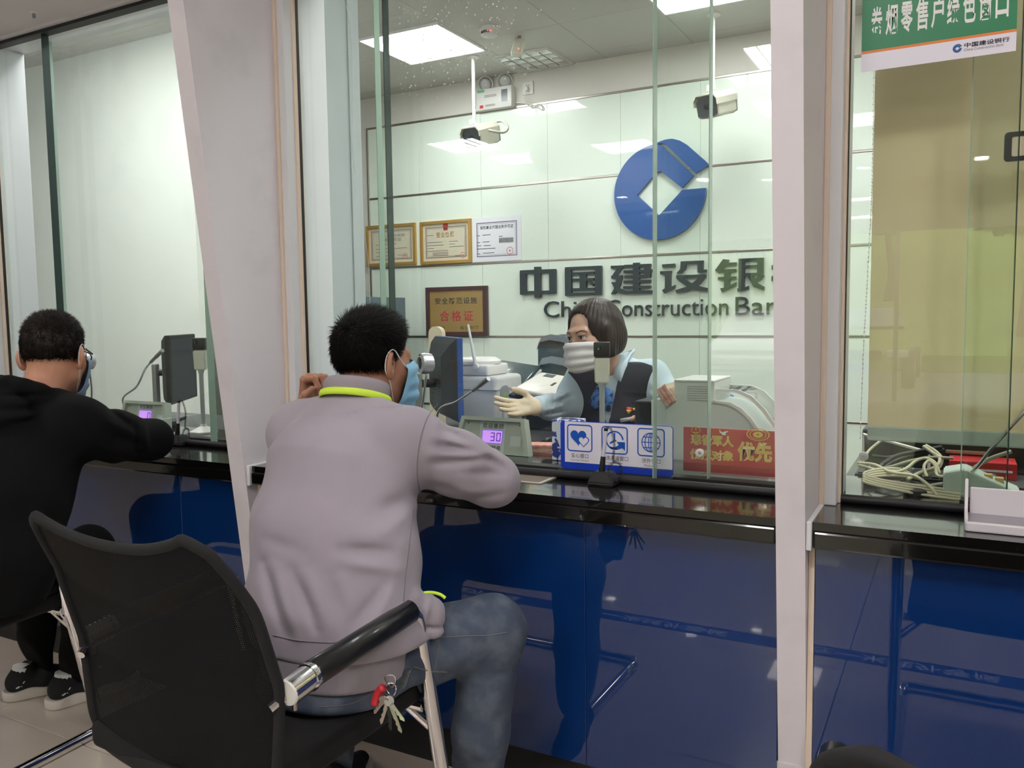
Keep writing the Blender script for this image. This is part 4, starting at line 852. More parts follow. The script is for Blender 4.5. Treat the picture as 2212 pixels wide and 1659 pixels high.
for k_, (o_, w2) in enumerate(((.0, .022), (-.10, .028), (-.225, .010))):
    P = [(x - .002 + (.0 if k_ == 0 else -.0), z + o_) for x, z in topc]
    bm = B(); up = [(p[0] + .006, p[1] + .004) for p in P]; dn = [(p[0] - .004, p[1] - w2) for p in P]
    pts = [(min(max(a, -.004), .366), b) for a, b in up] + [(min(max(a, -.004), .36), b) for a, b in dn[::-1]]
    prism(bm, pts, M @ Matrix.Translation((0, 0, .36)), .006); bmesh.ops.recalc_face_normals(bm, faces=bm.faces); obj('silver_band', bm, SB, t)
bm = B(); bx(bm, -1.70, -1.36, 1.34, 1.70, 0, .4495); 
tt = thing('machine_cabinet', 'low grey cabinet under the large dark machine', 'cabinet', (-1.53, 1.5, 0)); obj('body', bm, GREYP, tt)
bm = B(); bx(bm, -1.69, -1.37, 1.332, 1.34, .05, .43, bev=.002); dr = obj('door', bm, WHITEP, tt); bm = B(); bx(bm, -1.42, -1.40, 1.324, 1.332, .2, .3, bev=.002); obj('handle', bm, STEEL, dr)

NOTE = mat('banknote_pink', rgb(226, 150, 136), .7, var=(60, rgb(240, 196, 186), .4, .65)); NOTEW = mat('banknote_edge', rgb(212, 190, 170), .7, var=(40, rgb(196, 150, 132), .4, .6))
def note_bundle(label, c, rz, n=9, rot=None, w_=.15, d_=.072):
    t = thing('banknote_bundle', label, 'banknotes', c, group='bundles of pink banknotes')
    R3 = Matrix.Rotation(rz, 3, 'Z') if rot is None else rot; random.seed(n)
    for i in range(n):
        bm = B(); box(bm, Vector(c) + R3 @ Vector((random.uniform(-.002, .002), random.uniform(-.0015, .0015), .0022 + i * .0037)), (w_, d_, .0035), R3, bev=.0006, seg=1); obj('note_packet', bm, NOTE if i % 3 else NOTEW, t)
note_bundle('bundle of pink banknotes lying flat on the desk left of the icon sign', (-1.165, .36, DT + .0005), .30, 9)
# counting machine at the right, notes in its hopper, black tray
t = thing('note_counter', 'white banknote counting machine with a curved stacker behind the red sign', 'counting machine', (-.66, .48, DT))
M = frame((-.845, .42, DT), (1, 0, 0), (0, 0, 1)); NC = mat('counter_machine_white', rgb(216, 222, 216), .4)
bodyp = [(0, 0), (0, .185), (.075, .185), (.075, .245), (.20, .245), (.20, .185), (.245, .180), (.275, .165), (.30, .14), (.33, .10), (.36, .045), (.37, 0)]
bm = B(); prism(bm, bodyp, M @ Matrix.Translation((0, 0, -.20)), .20); bmesh.ops.recalc_face_normals(bm, faces=bm.faces); b_ = obj('housing', bm, NC, t, smooth=30)
rim = [(.20, .192), (.25, .187), (.282, .171), (.31, .145), (.34, .104), (.372, .045), (.384, 0)]; rim2 = [(a - .008, b - .007) for a, b in rim]
bm = B(); prism(bm, rim + rim2[::-1], M @ Matrix.Translation((0, 0, .001)), .008); bmesh.ops.recalc_face_normals(bm, faces=bm.faces); obj('front_rim', bm, WHITEP, t)
rim = [(.20, .224), (.27, .222), (.31, .205), (.35, .165), (.385, .115), (.42, .045), (.435, 0)]; rim2 = [(a - .005, b - .005) for a, b in rim]
bm = B(); prism(bm, rim + rim2[::-1], M @ Matrix.Translation((0, 0, -.19)), .18); bmesh.ops.recalc_face_normals(bm, faces=bm.faces); obj('clear_stacker', bm, glass_mat('smoked_acrylic', (.72, .74, .74, 1)), t, smooth=30)
rim2 = [(a - .006, b - .007) for a, b in rim]
for zz in (-.012, -.19):
    bm = B(); prism(bm, [(a + .001, b + .002) for a, b in rim] + rim2[::-1], M @ Matrix.Translation((0, 0, zz)), .006); bmesh.ops.recalc_face_normals(bm, faces=bm.faces); obj('stacker_edge', bm, WHITEP, t)
for i in range(7):
    bm = B(); bx(bm, -.845 + .115, -.845 + .185, .4185, .4202, DT + .188 + i * .007, DT + .190 + i * .007); obj('vent_slot', bm, GREYP, b_)
bm = B(); bx(bm, -.845 + .075, -.845 + .20, .415, .625, DT + .2455, DT + .252, bev=.002); obj('top_cap', bm, WHITEP, t)
bm = B(); bx(bm, -.905, -.847, .43, .60, DT + .0005, DT + .18, bev=.006); obj('side_bin', bm, mat('charcoal_bin', rgb(44, 48, 50), .45), t)
note_bundle('bundle of pink banknotes standing in the counting machine', (-.812, .47, DT + .190), 0, 10, Matrix.Rotation(math.radians(55), 3, 'Y') @ Matrix.Rotation(math.radians(90), 3, 'Z'), .12, .062)
# blue task chair behind
t = thing('clerk_chair', 'blue rounded clerk chair back behind the counting machine', 'chair', (-.88, 1.12, 0))
bm = B(); prism(bm, rrect(.42, .44, .16, 8), frame((-.90, 1.12, .755), (1, 0, 0), (0, 0, 1)), .06); bmesh.ops.bevel(bm, geom=list(bm.edges), offset=.014, segments=3, affect='EDGES'); obj('backrest', bm, mat('blue_chair_fabric', rgb(52, 92, 172), .7, bump=(300, .2, .001)), t, smooth=40)
bm = B(); box(bm, (-.94, .86, .425), (.50, .44, .07), bev=.03, seg=3); obj('seat', bm, mat('blue_chair_seat', rgb(46, 84, 160), .7), t, smooth=40)
bm = B(); tube(bm, [(-.90, 1.13, .75), (-.90, 1.14, .5), (-.92, 1.0, .40)], .018); obj('back_bracket', bm, BLACKP, t)
bm = B(); cyl(bm, (-.90, .87, .06), (-.90, .87, .40), .025); obj('gas_column', bm, CHROME, t)
for i in range(5):
    a = i * 2 * PI / 5 + .3; bm = B(); tube(bm, [(-.90, .87, .09), (-.90 + .27 * math.cos(a), .87 + .27 * math.sin(a), .06)], [.022, .014]); lg = obj('leg', bm, BLACKP, t, smooth=40)
    bm = B(); e = Vector((-.90 + .27 * math.cos(a), .87 + .27 * math.sin(a), .026)); cyl(bm, e + Vector((-.012, 0, 0)), e + Vector((.012, 0, 0)), .0255); obj('castor', bm, BLACKP, lg, smooth=40)
# blue and white box, mouse, leads
TB = mat('tissue_box', rgb(236, 238, 250), .6, var=(45, rgb(52, 64, 150), .5, .54))
t = thing('tissue_box', 'blue and white patterned box standing behind the icon sign', 'box', (-1.04, .225, CT))
bm = B(); bx(bm, -1.085, -1.0, .19, .26, CT + .0005, .936, bev=.003); obj('carton', bm, TB, t); bm = B(); box(bm, (-1.042, .225, .9362), (.05, .02, .001), bev=.0); obj('opening', bm, BLACKP, t)
t = thing('computer_mouse', 'black mouse with its lead on the desk above the banknotes', 'mouse', (-1.24, .52, DT))
bm = B(); bmesh.ops.create_uvsphere(bm, u_segments=24, v_segments=12, radius=1); bmesh.ops.scale(bm, vec=(.052, .034, .026), verts=bm.verts)
for v in bm.verts: v.co.z = max(v.co.z, -.004)
bmesh.ops.translate(bm, vec=(-1.235, .52, DT + .0045), verts=bm.verts); obj('shell', bm, BLACKP, t, smooth=True)
bm = B(); tube(bm, catmull([(-1.28, .52, DT + .006), (-1.33, .50, DT + .012), (-1.40, .50, DT + .006), (-1.47, .56, DT + .006)], 8), .0025, 6); obj('lead', bm, BLACKP, t, smooth=True)

# ================================================================== left station extras
t = thing('charger_box', 'cream plastic power box beside the left document camera', 'power box', (-2.67, .46, DT))
bm = B(); prism(bm, [(-.06, 0), (-.06, .085), (-.045, .105), (.035, .11), (.07, .06), (.06, 0)], frame((-2.68, .50, DT + .0005), (1, 0, 0), (0, 0, 1)), .07); bmesh.ops.recalc_face_normals(bm, faces=bm.faces); bmesh.ops.bevel(bm, geom=list(bm.edges), offset=.005, segments=2, affect='EDGES'); b_ = obj('case', bm, mat('aged_cream', rgb(206, 198, 172), .45), t, smooth=40)
bm = B(); bx(bm, -2.705, -2.702, .428, .43, DT + .06, DT + .095); obj('slot', bm, BLACKP, b_)
t = thing('desk_sign', 'white and red tent sign at the edge of the left window', 'sign', (-2.29, .12, CT))
bm = B(); v = [(-.055, 0), (.055, 0), (.03, .105), (-.03, .105)]; prism(bm, v, frame((-2.335, .14, CT + .0005), (1, 0, 0), (0, .15, 1)), .004); b_ = obj('card', bm, SIGN_W, t)
bm = B(); prism(bm, [(-.0515, .015), (.0515, .015), (.0475, .034), (-.0475, .034)], frame((-2.335, .14, CT + .0005), (1, 0, 0), (0, .15, 1)) @ Matrix.Translation((0, 0, .0042)), .0006); obj('red_band', bm, RED_S, b_)
bm = B(); prism(bm, v, frame((-2.335, .155, CT + .0005), (1, 0, 0), (0, -.05, 1)), .003); obj('rear_leaf', bm, SIGN_W, t)
t = thing('file_cabinet', 'dark blue-grey file cabinet seen past the white partition', 'cabinet', (-4.0, 2.6, 0))
bm = B(); bx(bm, -4.20, -3.55, 2.45, 2.90, .0005, 1.40, bev=.004); b_ = obj('body', bm, mat('cabinet_blue_grey', rgb(92, 108, 118), .4), t)
for i in range(4):
    bm = B(); bx(bm, -4.18, -3.57, 2.438, 2.45, .05 + i * .335, .36 + i * .335, bev=.003); dr = obj('drawer', bm, mat('cabinet_drawer', rgb(104, 120, 130), .4), t); bm = B(); bx(bm, -3.93, -3.82, 2.425, 2.438, .24 + i * .335, .26 + i * .335, bev=.002); obj('handle', bm, STEEL, dr)
t = thing('box_file', 'dark navy box file on the cabinet past the partition', 'file', (-4.05, 2.6, 1.4))
bm = B(); bx(bm, -4.16, -3.90, 2.50, 2.62, 1.4005, 1.66, bev=.003); b_ = obj('spine', bm, mat('navy_file', rgb(38, 58, 110), .5), t); flat('label', rect(-.05, -.05, .05, .04), WALLF(-4.03, 2.4995, 1.56), SIGN_W, b_)
t = thing('paper_bag', 'crumpled brown paper bag on top of the navy box file', 'bag', (-4.04, 2.56, 1.6605))
bm = B(); bmesh.ops.create_grid(bm, x_segments=1, y_segments=1, size=.01); bm.free(); bm = B(); box(bm, (-4.03, 2.56, 1.75), (.22, .10, .178)); bmesh.ops.subdivide_edges(bm, edges=list(bm.edges), cuts=3)
for v in bm.verts:
    if v.co.z > 1.68: v.co += Vector((random.uniform(-.012, .012), random.uniform(-.012, .012), random.uniform(-.008, .008)))
obj('bag', bm, mat('brown_paper', rgb(196, 152, 92), .7, var=(20, rgb(236, 206, 160), .5, .7)), t); bm = B(); box(bm, (-4.03, 2.5, 1.77), (.09, .004, .05)); obj('print', bm, PAPER, t)

# ================================================================== right station
BLIND = mat('beige_blind_cloth', rgb(234, 218, 180), .8, var=(3, rgb(228, 210, 170), .35, .7), bump=(500, .15, .0005)); BAR = mat('blind_bar', rgb(176, 186, 176), .5)
t = thing('roller_blind', 'beige roller blind drawn down inside the right window', 'blind', (.55, .14, .93))
bm = B(); bx(bm, -.190, 1.25, .139, .1405, .968, 2.36); obj('cloth', bm, BLIND, t)
bm = B(); bx(bm, -.190, 1.25, .136, .148, .932, .969, bev=.004); obj('bottom_bar', bm, BAR, t)
bm = B(); tube(bm, [(-.20, .16, 2.385), (1.26, .16, 2.385)], .028, 16); obj('roller', bm, WHITEP, t, smooth=40)
def bead_chain(label, pts):
    t = thing('blind_chain', label, 'chain', pts[-1], group='blind bead chains')
    P = catmull(pts, 40); bm = B(); last = None; r = .0026
    for p in P:
        if last is None or (p - last).length > .0068:
            last = p; vv = [bm.verts.new(p + Vector(d) * r) for d in ((1, 0, 0), (0, 1, 0), (-1, 0, 0), (0, -1, 0), (0, 0, 1), (0, 0, -1))]
            for a, b, c_ in ((0, 1, 4), (1, 2, 4), (2, 3, 4), (3, 0, 4), (1, 0, 5), (2, 1, 5), (3, 2, 5), (0, 3, 5)): bm.faces.new((vv[a], vv[b], vv[c_]))
    tag(obj('beads', bm, WHITEP, t, smooth=True), kind='stuff')
    bm = B(); tube(bm, P, .0008, 4); obj('cord', bm, WHITEP, t)
bead_chain('white bead chain beside the beige blind', [Vector((-.205, .16, 2.37)), at(1886, 300, Y=.15), at(1876, 560, Y=.15), at(1866, 740, Y=.15), at(1858, 950, Y=.15)])
bead_chain('white bead chain along the partition in the middle window', [Vector((-2.255, .55, 2.6)), at(754, 40, X=-2.25), at(765, 350, X=-2.25), at(795, 560, Y=.9), at(800, 690, Y=.9)])
bm = B(); bx(bm, -2.262, -2.254, .72, .79, .2, ZC - .01, bev=.002)
tag(obj('partition_trim', bm, WALL_S), 'pale edge trim on the partition in the middle window', kind='structure')
CABW = mat('cable_cream', rgb(186, 180, 152), .5); CABG = mat('cable_grey', rgb(150, 148, 132), .5); CABK = mat('cable_black', rgb(28, 30, 32), .5)
random.seed(11)
def cable(label, pts, r, m): 
    bm = B(); tube(bm, catmull(pts, 8), r, 7); return tag(obj('cable', bm, m, smooth=True), label, 'cable', 'leads tangled behind the right window')
for i in range(4):
    o = i * .008; z0 = CT + .004 + (i % 2) * .006
    cable('cream flat lead along the inside of the right glass, %s of four' % ('nearest', 'second', 'third', 'farthest')[i], [at(2092, 1082 - i * 6, Y=.09 + o), at(1990, 1068 - i * 6, Y=.09 + o), at(1905, 1052 - i * 5, Y=.085 + o), at(1866, 1040 - i * 5, Y=.10 + o), at(1890, 1030 - i * 5, Y=.16 + o), at(1940, 1028 - i * 5, Y=.2 + o), at(1985, 1034, Y=.24 + o)], .0036, CABW)
for i, (lab, ps, m, r) in enumerate((
    ('cream lead arching from the window frame across the tangle', [(1855, 1005, .16), (1880, 1012, .2), (1910, 1020, .2), (1950, 1016, .2), (1980, 995, .24), (2000, 990, .26), (2020, 1000, .24), (2030, 1024, .22)], CABW, .004),
    ('thick cream lead sloping down to the right glass edge', [(1852, 1000, .22), (1890, 1004, .22), (1925, 1020, .18), (1975, 1028, .15), (2005, 1048, .11), (2025, 1072, .09)], CABW, .004),
    ('cream lead looping up under the blind bar', [(1995, 964, .34), (2015, 978, .32), (2030, 990, .3), (2022, 1008, .27), (1985, 1022, .24), (1960, 1036, .2)], CABW, .0045),
    ('second cream lead looping up under the blind bar', [(2000, 962, .35), (2022, 976, .33), (2034, 992, .31), (2026, 1012, .28), (1995, 1030, .25)], CABW, .0045),
    ('grey lead curving from the bar to the left', [(2060, 990, .3), (2010, 988, .3), (1965, 996, .28), (1925, 1008, .26), (1890, 1014, .25)], CABG, .004),
    ('black lead sweeping under the blind bar', [(2035, 966, .4), (1990, 974, .4), (1940, 984, .38), (1910, 1000, .34), (1900, 1012, .3)], CABK, .006),
    ('second black lead sweeping under the blind bar', [(2040, 972, .42), (1980, 982, .42), (1930, 998, .4), (1905, 1014, .34)], CABK, .006),
    ('third black lead sweeping under the blind bar', [(2030, 976, .44), (1970, 978, .44), (1920, 988, .42), (1885, 985, .4)], CABK, .005),
    ('grey lead rising from the desk device towards the blind', [(2085, 1030, .22), (2105, 1010, .2), (2140, 990, .2), (2185, 975, .2)], CABG, .005),
    ('cream lead hanging beside the bead chain', [(1905, 950, .4), (1890, 962, .38), (1876, 975, .36), (1868, 990, .32)], CABW, .004),
    ('small cream loop in the middle of the tangle', [(2002, 1030, .2), (1996, 1008, .22), (2006, 996, .24), (2020, 1006, .23), (2024, 1026, .21), (2040, 1030, .2)], CABW, .0038))):
    pts = [at(x, y, Y=Y_) for x, y, Y_ in ps]
    for p in pts: p.z = max(p.z, (CT if p.y < .3 else DT) + r + .001)
    cable(lab, pts, r, m)
t = thing('desk_device', 'grey-green wedge shaped device behind the white tray', 'device', (.04, .21, CT))
bm = B(); prism(bm, [(0, 0), (.0, .055), (.045, .066), (.16, .018), (.16, 0)], frame((-.02, .22, CT + .0005), (1, 0, 0), (0, 0, 1)), .11); bmesh.ops.recalc_face_normals(bm, faces=bm.faces); bmesh.ops.bevel(bm, geom=list(bm.edges), offset=.003, segments=2, affect='EDGES'); b_ = obj('case', bm, mat('device_grey_green', rgb(168, 180, 168), .4), t)
for xx in (.075, .098):
    bm = B(); box(bm, (xx, .17, CT + .052 - (xx - .045) * .3), (.018, .02, .02), bev=.002); obj('brass_button', bm, mat('tan_button', rgb(172, 140, 84), .5), b_)
t = thing('red_box', 'small red box on the desk behind the right gooseneck', 'box', (.05, .50, DT)); bm = B(); bx(bm, -.01, .15, .46, .56, DT + .0005, DT + .045, bev=.002); obj('carton', bm, RED_S, t); bm = B(); bx(bm, .0, .14, .459, .4605, DT + .02, DT + .026); obj('pale_line', bm, SIGN_W, t)
t = thing('metal_bracket', 'white wire bracket lying on the desk under the blind bar', 'bracket', (-.17, .49, DT)); bm = B(); tube(bm, [(-.23, .49, DT + .004), (-.23, .49, DT + .10), (-.06, .51, DT + .055), (-.06, .51, DT + .004)], .005, 8); obj('rail', bm, WHITEP, t); bm = B(); bx(bm, -.24, -.04, .475, .535, DT + .0005, DT + .004); obj('base', bm, GREYP, t)
t = thing('cash_drawer', 'black cash drawer on the desk under the blind bar', 'cash drawer', (-.02, .66, DT)); bm = B(); bx(bm, -.24, .30, .56, .74, DT + .0005, .905, bev=.005); b_ = obj('case', bm, DKGREY, t)
bm = B(); bx(bm, -.22, .28, .5585, .56, DT + .02, .89); dr = obj('drawer_front', bm, BLACKP, t); bm = B(); bx(bm, -.02, .08, .552, .5585, DT + .05, DT + .06, bev=.002); obj('handle', bm, STEEL, dr)
t = thing('keyboard', 'black keyboard on the desk behind the tangled leads', 'keyboard', (-.06, .37, DT)); bm = B(); bx(bm, -.235, .11, .315, .44, DT + .0005, DT + .016, bev=.003); b_ = obj('base', bm, BLACKP, t); bm = B(); bx(bm, 0, .019, 0, .019, 0, .006, bev=.002, seg=1); km = bpy.data.meshes.new('key'); bm.to_mesh(km); bm.free(); km.materials.append(DKGREY)
for i in range(15):
    for j in range(5):
        o = bpy.data.objects.new('key', km); COL.objects.link(o); o.parent = t; o.location = Vector((-.228 + i * .0222, .322 + j * .0228, DT + .0155)) - MW[t].translation
TRAY = mat('tray_white', rgb(222, 216, 222), .35)
t = thing('document_tray', 'white plastic document tray on the right counter', 'tray', (.24, -.12, CT))
bm = B(); bx(bm, .028, .46, -.215, -.06, CT + .0005, CT + .006); obj('bottom', bm, mat('tray_inner_grey', rgb(150, 144, 152), .4), t)
bm = B(); M = frame((.030, -.06, CT + .0005), (0, -1, 0), (0, 0, 1)); prism(bm, [(0, 0), (.155, 0), (.158, .018), (.12, .016), (.06, .024), (.03, .072), (.018, .082), (.0, .075)][::-1], M, .006); bmesh.ops.recalc_face_normals(bm, faces=bm.faces); bmesh.ops.bevel(bm, geom=list(bm.edges), offset=.0015, segments=2, affect='EDGES'); obj('side_wall', bm, TRAY, t)
bm = B(); M = frame((.46, -.06, CT + .0005), (0, -1, 0), (0, 0, 1)); prism(bm, [(0, 0), (.155, 0), (.158, .018), (.12, .016), (.06, .024), (.03, .072), (.018, .082), (.0, .075)][::-1], M, .006); bmesh.ops.recalc_face_normals(bm, faces=bm.faces); obj('side_wall', bm, TRAY, t)
bm = B(); bx(bm, .034, .456, -.068, -.061, CT + .0005, CT + .062, bev=.002); obj('rear_wall', bm, TRAY, t)
bm = B(); bx(bm, .026, .462, -.220, -.212, CT + .0005, CT + .020, bev=.003); obj('front_lip', bm, TRAY, t)
t = thing('wall_frame', 'black rounded frame showing past the blind at the right edge', 'frame', (.13, -.036, 1.565)); M = WALLF(.128, .0315, 1.600)
bm = B(); ring_prism(bm, rrect(.098, .062, .008), rrect(.070, .042, .004), M, .004); obj('border', bm, BLACKP, t); flat('centre', rrect(.072, .044, .004), M, mat('pale_plate', rgb(206, 196, 168), .3), t, 0, .002)
for lab, x, y, Yv in (('round white disc stuck on the glass over the red sign', 1512, 978, -.0405), ('round clear disc stuck on the glass above the tangled leads', 1866, 985, -.0405)):
    p = at(x, y, Y=Yv); t = thing('glass_disc', lab, 'disc', p); bm = B(); lathe(bm, [(.0105, 0), (.0105, .0025), (.009, .0035), (0, .0035)], p, (0, -1, 0)); obj('disc', bm, WHITEP if x < 1600 else mat('clear_disc', rgb(170, 178, 168), .2, coat=.5), t, smooth=40)
    bm = B(); lathe(bm, [(.004, .0034), (.0035, .0045), (0, .0045)], p, (0, -1, 0)); obj('stud', bm, GREYP, t)
# dried splashes on the middle pane
bm = B(); random.seed(5); np_ = 0
while np_ < 230:
    x = random.gauss(960, 110); y = random.gauss(70, 75) if random.random() < .8 else random.gauss(150, 40)
    if not (848 < x < 1250 and 0 < y < 250): continue
    if 800 < x < 1030 and 60 < y < 120 and random.random() < .8: continue
    p = at(x, y, Y=.0312); r = random.uniform(.0012, .0032); sx = random.uniform(.7, 1.2)
    prism(bm, [(a * sx, b) for a, b in circ(r, 8)], WALLF(p.x, p.y, p.z), .0004); np_ += 1
wn2 = bpy.data.objects['window_2']; tag(obj('dried_splashes', bm, mat('splash_white', rgb(214, 224, 222), .6), wn2), 'pale dried splash marks on the glass', kind='stuff')
# ================================================================== people: smooth implicit bodies turned into meshes
f32 = np.float32
def rc(P, a, b, ra, rb):
    a = np.array(a, f32); ab = np.array(b, f32) - a; L = float(ab @ ab) + 1e-9
    pa = P - a; t = np.clip((pa @ ab) / L, 0, 1)
    return np.linalg.norm(pa - t[:, None] * ab, axis=1) - (ra + (rb - ra) * t)
def ell(P, c, r, R=None):
    q_ = P - np.array(c, f32)
    if R is not None: q_ = q_ @ np.array(R, f32)
    r = np.array(r, f32); k0 = np.linalg.norm(q_ / r, axis=1); k1 = np.linalg.norm(q_ / (r * r), axis=1) + 1e-9
    return k0 * (k0 - 1) / k1
def smin(a, b, k):
    h = np.clip(.5 + .5 * (b - a) / k, 0, 1); return b + (a - b) * h - k * h * (1 - h)
def smax(a, b, k): return -smin(-a, -b, k)
def chain(P, pts, k=.02):
    d = None
    for (a, ra), (b, rb) in zip(pts[:-1], pts[1:]):
        e = rc(P, a, b, ra, rb); d = e if d is None else smin(d, e, k)
    return d
def seg_d(P, a, b):
    a = np.array(a, f32); ab = np.array(b, f32) - a; pa = P - a
    t = np.clip((pa @ ab) / (float(ab @ ab) + 1e-9), 0, 1); return np.linalg.norm(pa - t[:, None] * ab, axis=1)
def folds(P, d, fl):
    m = np.abs(d) < .06; Q = P[m]; dd = np.zeros(len(Q), f32)
    for a, b, wd, amp in fl: dd += amp * np.exp(-(seg_d(Q, a, b) / wd) ** 2)
    d = d.copy(); d[m] -= dd; return d
def wob(P, s, ph=0.0):
    x, y, z = P[:, 0] * s + ph, P[:, 1] * s + ph * 1.7, P[:, 2] * s + ph * .6
    return (np.sin(x * 1.3 + 1.1 * np.sin(y * .9 + z * .4)) + np.sin(y * 1.1 - z * .8 + np.sin(x * .7)) + np.sin(z * 1.2 + x * .5 + np.sin(y * 1.3))) / 3
def net(fn, lo, hi, h):
    """surface of fn = 0 as a quad mesh (surface nets on a two-level grid)"""
    lo = np.array(lo, float); hi = np.array(hi, float); s = 6
    nb = np.ceil((hi - lo) / (h * s)).astype(int) + 1; n = nb * s
    bi = np.stack(np.meshgrid(*[np.arange(k) for k in nb], indexing='ij'), -1).reshape(-1, 3)
    cen = lo + (bi * s + (s - 1) / 2) * h
    dc = fn(cen.astype(f32)); act = np.abs(dc) < .87 * s * h * 1.5 + .004
    V = np.repeat(np.repeat(np.repeat(np.where(dc < 0, -1.0, 1.0).astype(f32).reshape(nb), s, 0), s, 1), s, 2)
    of = np.stack(np.meshgrid(*[np.arange(s)] * 3, indexing='ij'), -1).reshape(-1, 3)
    ai = bi[act] * s
    for k in range(0, len(ai), 1500):
        idx = (ai[k:k + 1500, None, :] + of[None]).reshape(-1, 3)
        V[idx[:, 0], idx[:, 1], idx[:, 2]] = fn((lo + idx * h).astype(f32))
    S = V < 0; cs = np.array(n) - 1; acc = np.zeros((int(cs.prod()), 3)); cnt = np.zeros(int(cs.prod())); quads = []
    st = np.array([cs[1] * cs[2], cs[2], 1])
    for ax in range(3):
        sl0 = [slice(None)] * 3; sl1 = [slice(None)] * 3; sl0[ax] = slice(0, -1); sl1[ax] = slice(1, None)
        cr = np.argwhere(S[tuple(sl0)] != S[tuple(sl1)])
        if not len(cr): continue
        nx = cr.copy(); nx[:, ax] += 1
        v0 = V[cr[:, 0], cr[:, 1], cr[:, 2]]; v1 = V[nx[:, 0], nx[:, 1], nx[:, 2]]
        pos = cr.astype(float); pos[:, ax] += v0 / (v0 - v1)
        b, c = (ax + 1) % 3, (ax + 2) % 3; ids = []; ok = np.ones(len(cr), bool)
        for db, dc_ in ((0, 0), (-1, 0), (-1, -1), (0, -1)):
            ce = cr.copy(); ce[:, b] += db; ce[:, c] += dc_; g = ((ce >= 0) & (ce < cs)).all(1); ok &= g
            cid = np.where(g, ce @ st, 0); ids.append(cid)
            for q_ in range(3): acc[:, q_] += np.bincount(cid[g], pos[g, q_], minlength=len(cnt))
            cnt += np.bincount(cid[g], minlength=len(cnt))
        Q = np.stack(ids, 1)[ok]; fl = (v0 > v1)[ok]
        Q[fl] = Q[fl][:, ::-1]; quads.append(Q)
    used = np.nonzero(cnt)[0]; mp = np.full(len(cnt), -1); mp[used] = np.arange(len(used))
    return lo + acc[used] / cnt[used, None] * h, mp[np.concatenate(quads)]
def to_mesh(name, parts):
    vs_, fs_, o = [], [], 0
    for v, q_ in parts: vs_.append(v); fs_.append(q_ + o); o += len(v)
    v = np.concatenate(vs_); q_ = np.concatenate(fs_); me = bpy.data.meshes.new(name)
    me.vertices.add(len(v)); me.vertices.foreach_set('co', v.astype(f32).ravel())
    me.loops.add(q_.size); me.loops.foreach_set('vertex_index', q_.ravel().astype(np.int32))
    me.polygons.add(len(q_)); me.polygons.foreach_set('loop_start', np.arange(0, q_.size, 4, dtype=np.int32)); me.polygons.foreach_set('loop_total', np.full(len(q_), 4, np.int32))
    me.update(calc_edges=True); me.validate(); return me
def xf(M, v):
    M = np.array(M); return v @ M[:3, :3].T + M[:3, 3]
def tolocal(M):
    Mi = np.array(Matrix(M).inverted(), dtype=f32); return lambda P: P @ Mi[:3, :3].T + Mi[:3, 3]
def pose(c, az, pitch=0.0, roll=0.0, s=1.0):
    """head frame: x right, y forward, z up; az = heading in degrees from +X, pitch positive looks up"""
    return Matrix.Translation(Vector(c)) @ Matrix.Rotation(math.radians(az - 90), 4, 'Z') @ Matrix.Rotation(math.radians(pitch), 4, 'X') @ Matrix.Rotation(math.radians(roll), 4, 'Y') @ Matrix.Scale(s, 4)

# ------------------------------------------------------------------ head in its own frame
def face_sdf(P, fem=False):
    d = ell(P, (0, -.012, .032), (.075, .095, .084))
    d = smin(d, ell(P, (0, .028, -.026), (.060, .064, .088)), .025)
    A = P.copy(); A[:, 0] = np.abs(A[:, 0])
    jw = .040 if fem else .047
    d = smin(d, rc(A, (jw, .0, -.058), (.013, .074, -.098), .018, .016), .03)
    d = smin(d, rc(A, (.042, .058, -.022), (.050, .030, -.020), .022, .018), .03)          # cheek bones
    d = smin(d, rc(A, (.008, .088, .026), (.042, .074, .024), .010, .010), .018)            # brow
    d = smax(d, -ell(A, (.031, .103, .006), (.019, .017, .012)), .014)                      # eye sockets
    d = smin(d, rc(P, (0, .088, .014), (0, .110, -.030), .007, .0105), .012)                # nose
    d = smin(d, ell(A, (.010, .102, -.033), (.009, .009, .007)), .006)
    d = smin(d, ell(P, (0, .094, -.060), (.022, .010, .0055)), .006); d = smin(d, ell(P, (0, .092, -.070), (.019, .010, .006)), .006)
    d = smax(d, -ell(P, (0, .108, -.0645), (.026, .012, .0016)), .003)
    # eyelids
    d = smin(d, ell(A, (.031, .0825, .0150), (.0165, .0120, .0048)), .004); d = smin(d, ell(A, (.031, .082, -.0045), (.0150, .0110, .0034)), .004)
    return d
def ear_sdf(P):
    A = P.copy(); A[:, 0] = np.abs(A[:, 0]); c, s = math.cos(.42), math.sin(.42)
    R = np.array([[c, s, 0], [-s, c, 0], [0, 0, 1]])   # ear plane turned outwards to the back
    q_ = (A - np.array((.079, -.018, -.006), f32)) @ R.astype(f32).T
    d = ell(q_, (0, 0, 0), (.0085, .0195, .0315)); d = smax(d, -ell(q_, (.008, .004, .004), (.0075, .011, .020)), .005)
    return smin(d, ell(q_, (-.002, .004, -.026), (.007, .009, .010)), .008)
def neck_sdf(P, r0, r1, base=(0, -.055, -.20)): return rc(P, (0, -.026, -.05), base, r0, r1)
HL = (np.array([-.12, -.085, -.05, -.025, -.005, .012, .03, .055, .085, .11]), np.array([-.056, -.060, -.056, -.044, -.012, .004, .022, .052, .076, .082]))
def march(M, fn, o, d, off):
    """walk outwards along d from o until fn = off (local frame)"""
    t = np.zeros(len(o), f32) + .03
    for _ in range(40):
        e = fn((o + d * t[:, None]).astype(f32)) - off; t = t - e * .8
    return o + d * t[:, None]
